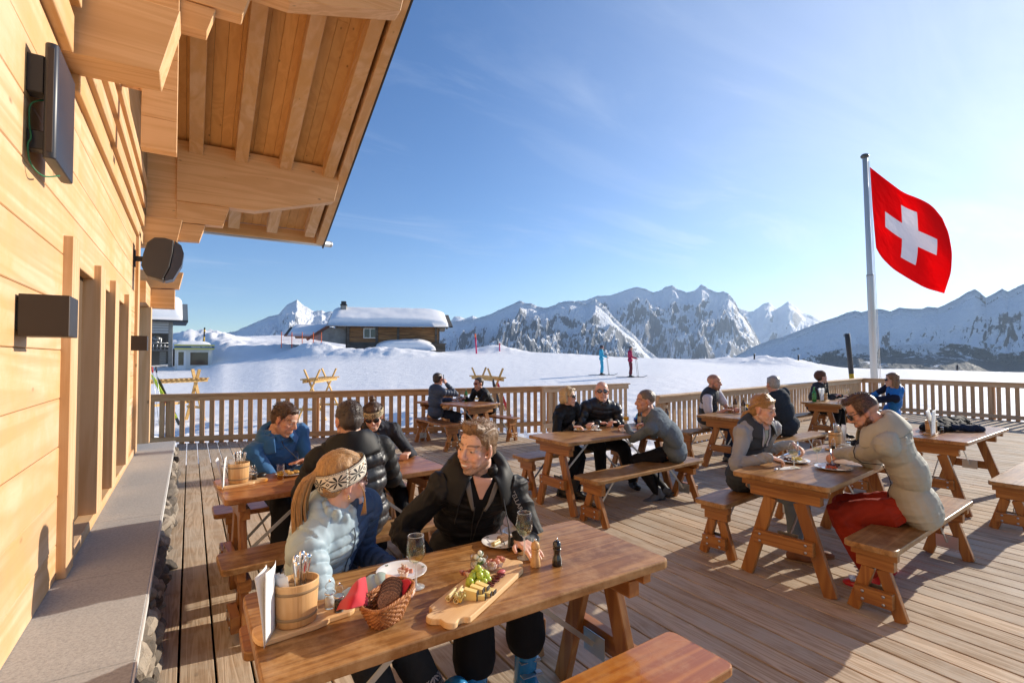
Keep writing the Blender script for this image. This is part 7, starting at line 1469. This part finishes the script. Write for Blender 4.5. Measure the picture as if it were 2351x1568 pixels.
# 13 beanie
b13=person('woman in a brown patterned beanie and dark winter jacket at the far right table',dict(k=1.,fem=True,vox=.0075,pel=(10.68,5.38),seat=.45,head=(10.55,5.16,1.17),hyaw=-38,hpitch=3,face=-78,L=dict(p=(11.02,5.02,.80),hint=(.8,.3,-.6)),R=dict(p=(10.6,4.95,.80),hint=(-.8,.2,-.6)),fR=(10.6,5.0),fL=(10.9,4.95),hair='short',hcol='dark',seed=16,hc=(.08,.05,.03),skin=(.60,.36,.27),noeye=False,top=dict(m=C_('charcoal_jacket',(.045,.045,.048),.7,.2),inf=.034,amp=.016,colh=.05,hood=.8),legs=dict(m=BKT,inf=.03),shoes=BLKS))
mb=MB(); h=b13['h']; h.ell(mb,(0,-.022,.066),(.090,.108,.082)); h.ell(mb,(0,-.060,.04),(.082,.078,.085)); V,Nn,F,ls=remesh(mb,.010,4); V=V+Nn*(.004*np.sin((h.inv(V)[:,2])*420))[:,None]
KNB=C_('brown_knit',(.13,.065,.045),.95,.5,200,sheen=.3); mesh_np('beanie',V-b13['base'],F,ls,KNB,b13['body'])
# 14 blue vest woman
b14=person('woman with sunglasses in a bright blue vest with navy sleeves',dict(k=1.,fem=True,vox=.007,pel=(10.52,3.98),seat=.45,head=(10.17,3.83,1.18),hyaw=128,hpitch=0,face=118,R=dict(p=(10.35,4.42,.80),hint=(.5,.2,-.9)),L=dict(p=(9.92,4.45,.80),hint=(-.6,-.3,-.8)),fR=(10.3,4.4),fL=(10.1,4.3),hair='long',hcol='light',tuft=.006,seed=17,hc=(.2,.12,.06),skin=(.58,.33,.24),noeye=True,top=dict(m=[NVL,BVS],inf=.028,amp=.012,hem=.14,hood=.95,name='vest_jacket',split=lambda cen,chest,pel,rt,fu,su,shs,arms:(np.abs((cen-chest)@rt)<.165)&~((np.minimum(np.linalg.norm(cen-shs[1]-(arms[1][1]-shs[1])*.4,axis=1),np.linalg.norm(cen-shs[-1]-(arms[-1][1]-shs[-1])*.4,axis=1))<.13))),legs=dict(m=BKT),shoes=BLKS,glasses=(FRB,LENS)))
# 15 braided blonde
def spl15(cen,chest,pel,rt,fu,su,shs,arms):
    d=cen-chest; side=np.abs(d@rt); body_=(side<.115+.05*np.clip(-(d@su)*4,0,1))&((d@su)<.13)|((d@su)<-.18)
    el=np.minimum(np.linalg.norm(cen-arms[1][1],axis=1),np.linalg.norm(cen-arms[-1][1],axis=1)); return (body_&(el>.14)).astype(int)
b15=person('young blonde woman with braided hair in a grey and charcoal jacket smiling',dict(k=.97,fem=True,vox=.0052,pel=(4.02,2.62),seat=.45,head=(3.965,2.40,1.165),hyaw=-82,hpitch=-10,hroll=-4,face=-98,pface=-80,R=dict(p=(3.80,2.26,.815),hint=(-.9,.1,-.5),fd=(.75,-.6,-.25),palm=(.2,0,-1),pose='curl'),L=dict(p=(4.30,2.35,.86),hint=(.9,.3,-.5),fd=(.0,-.9,-.5),palm=(-.3,-.2,-1),pose='curl'),fR=(4.02,2.18),fL=(4.20,2.20),fdir={1:av(-60),-1:av(-55)},hair='braid',hcol='blond',strands=1,tuft=.006,seed=18,hc=(.28,.16,.08),skin=(.64,.38,.28),smile=True,lip=(.55,.17,.16),top=dict(m=[GLT,CHA],inf=.024,amp=.018,hem=.10,colh=.03,open=-.4,hood=.9,split=spl15),legs=dict(m=LJEAN,inf=.012,hemf=.25),shoes=dict(m=BROWNB,high=.09,sole=RUB)))
surf_patch('knit_sweater',C_('pale_knit',(.38,.42,.36),.95,.5,300),[(-.030,.155),(.030,.155),(.006,-.02),(-.006,-.02)],.004,b15['body'],b15); surf_patch('neckline_skin',mat('skin_chest2',(.62,.37,.27),.5),[(-.045,.165),(.045,.165),(.020,.10),(-.020,.10)],.006,b15['body'],b15)
for s in (-1,1): surf_patch('lapel',C_('pale_lining',(.5,.48,.5),.7),[(s*.034,.155),(s*.062,.15),(s*.026,-.04),(s*.008,-.04)],.006,b15['body'],b15,6,10)
MB().ell(tuple(b15['h'].p(.080,-.004,-.036)-b15['base']),(.0045,)*3).build('pearl_earring',PORC,b15['body'])
# 16 bearded man in beige
b16=person('bearded man in a beige hooded jacket and rust red trousers eating at the right table',dict(k=1.05,vox=.0052,pel=(4.20,1.45),seat=.45,head=(4.02,1.69,1.205),hyaw=118,hpitch=-30,hroll=0,face=118,pface=112,bow=.05,L=dict(p=(4.26,1.96,.845),hint=(-.5,-.55,-.8),fd=(-.35,.6,-.5),palm=(.5,.3,-.9),pose='hold'),R=dict(p=(4.46,2.03,.85),hint=(.8,.3,-.7),fd=(-.7,.3,-.3),palm=(-.2,-.3,-1),pose='hold'),fR=(4.38,1.72),fL=(4.02,1.62),fdir={1:av(60),-1:av(120)},hair='crop',hcol='brown',tuft=.014,seed=19,stubble=1.,hc=(.045,.022,.014),skin=(.56,.29,.20),beard=1.,noeye=True,top=dict(m=BGE,inf=.028,amp=.015,hem=.14,hood=1.15,colh=.05,arm=1.08,zip=BLACKP,wide=.02),legs=dict(m=REDT,inf=.028,amp=.022,flare=.075,hemf=.22),shoes=dict(m=REDB,name='ski_boot',style='ski',high=.14),glasses=(FRB,LENS)))
sh,el,ha,a=b16['arms'][-1]; u_=nrm(el-ha); wc=ha+u_*.02; MB().tube([tuple(wc-u_*.012-b16['base']),tuple(wc+u_*.012-b16['base'])],.031,20).build('watch_strap',BLACKP,b16['body']); cd=nrm(np.array([0,0,1.])-u_*u_[2]); wb_=MB(); x_=np.cross(cd,u_); M=Matrix(((x_[0],u_[0],cd[0],wc[0]+cd[0]*.031-b16['base'][0]),(x_[1],u_[1],cd[1],wc[1]+cd[1]*.031-b16['base'][1]),(x_[2],u_[2],cd[2],wc[2]+cd[2]*.031-b16['base'][2]),(0,0,0,1))); wb_.prism(rrect(.036,.042,.01),0,.009,M=M); wb_.build('watch_case',LENS,b16['body'],bevel=.002)
for nm_,p0,d_,lb in (('fork',b16['arms'][-1][2]+np.array([-.03,.05,-.02]),np.array([-.35,-.25,-.55]),'steel fork in the hand of the bearded man'),('fork',b15['arms'][-1][2]+np.array([-.02,-.06,-.01]),np.array([-.55,-.35,-.5]),'steel fork in the left hand of the braided blonde'),('table_knife',b15['arms'][1][2]+np.array([.04,-.04,0]),np.array([.75,-.1,.12]),'steel knife in the right hand of the braided blonde')):
    d_=nrm(d_); e=empty(nm_,tuple(p0),0,lb,nm_.split('_')[-1]); MB().tube([tuple(-d_*.05),tuple(d_*.05)],[.005,.0035],8).build('handle',CHROME,e)
    MB().beam(tuple(d_*.05),tuple(d_*(.135 if nm_!='fork' else .10)),.020 if nm_!='fork' else .016,.0022,(0,0,1)).build('blade' if nm_!='fork' else 'fork_head',CHROME,e)
flare(b16,BGE,1.12,118,422); flare(b15,CHA,.92,118,422); flare(b3,BLF,.92,118,422); flare(s1,LB,.90,150,385)
# 17/18 skiers
def skier(px,d,label,mt,ml,hc,pink,zf):
    p=atd(px,840,d); x,y=p[0],p[1]; z=float(ground_z(x,y,True))-.01; f=av(-38); pe_=np.array([x,y,z]); r=np.array([f[1],-f[0],0])
    S=dict(k=.98,fem=True,vox=.012,floor=z,pel=(x,y),pz=z+.94,head=(x+f[0]*.03,y+f[1]*.03,z+1.60),hyaw=-38,hpitch=0,face=-38,fR=(*(pe_+r*.10-f*.02)[:2],z+.11),fL=(*(pe_-r*.10+f*.03)[:2],z+.11),R=dict(p=tuple(pe_+r*.24+f*.30+np.array([0,0,1.05])),hint=(-f[0],-f[1],-1),pose='fist'),L=dict(p=tuple(pe_-r*.24+f*.30+np.array([0,0,1.05])),hint=(-f[0],-f[1],-1),pose='fist'),kh=np.array([f[0],f[1],.1]),hair='short',hcol='dark',seed=21,noeye=True,top=dict(m=mt,inf=.035,hem=.12,vox=.014,hood=.8),legs=dict(m=ml,inf=.03,hemf=.25,flare=.075),shoes=dict(m=BLKS['m'],name='ski_boot',style='ski',high=.12))
    q=person(label,S); h=q['h']; mb=MB(); h.ell(mb,(0,-.012,.055),(.098,.115,.09)); mb.v=[v-q['base'] for v in mb.v]; mb.build('ski_hat',hc,q['body']); gb=MB(); h.ell(gb,(0,.035,.01),(.078,.07,.028)); gb.v=[v-q['base'] for v in gb.v]; gb.build('goggles',pink,q['body'])
    for i_,s in enumerate((1,-1)):
        w_='left' if s<0 else 'right'; who=label.split(' in ')[1]
        c=pe_+r*.10*s+f*.0; e=empty('ski',(c[0],c[1],z+.02),R(-38),w_+' black ski under the skier in '+who,'ski'); MB().box((-.75,-.045,0),(.72,.045,.012)).beam((.72,0,.006),(.92,0,.09),.085,.010,w2=.04).build('ski_blade',SKB,e); MB().box((-.16,-.04,.0125),(.17,.04,.035)).build('binding',BLACKP,e)
        hp_=q['arms'][s][2]; e=empty('ski_pole',(hp_[0],hp_[1],z),0,w_+' ski pole of the skier in '+who,'ski pole'); MB().tube([(f[0]*.12,f[1]*.12,0),(0,0,hp_[2]-z+.08)],.010,6).build('shaft',BLACKP,e); MB().lathe([(0,0),(.045,.0),(.045,.01),(0,.012)],10,Matrix.Translation((f[0]*.11,f[1]*.11,.06))).build('basket',BLACKP,e)
skier(1381,29.3,'skier in a sky blue suit standing on the slope',SKB_,SKB_,mat('dark_helmet',(.04,.03,.04),.4),mat('pink_goggles',(.6,.1,.3),.2),.6)
skier(1447,28.0,'skier in a raspberry jacket and maroon trousers on the slope',SKR_,SKM_,mat('grey_helmet',(.12,.13,.15),.4),mat('orange_goggles',(.75,.25,.05),.2),.6)
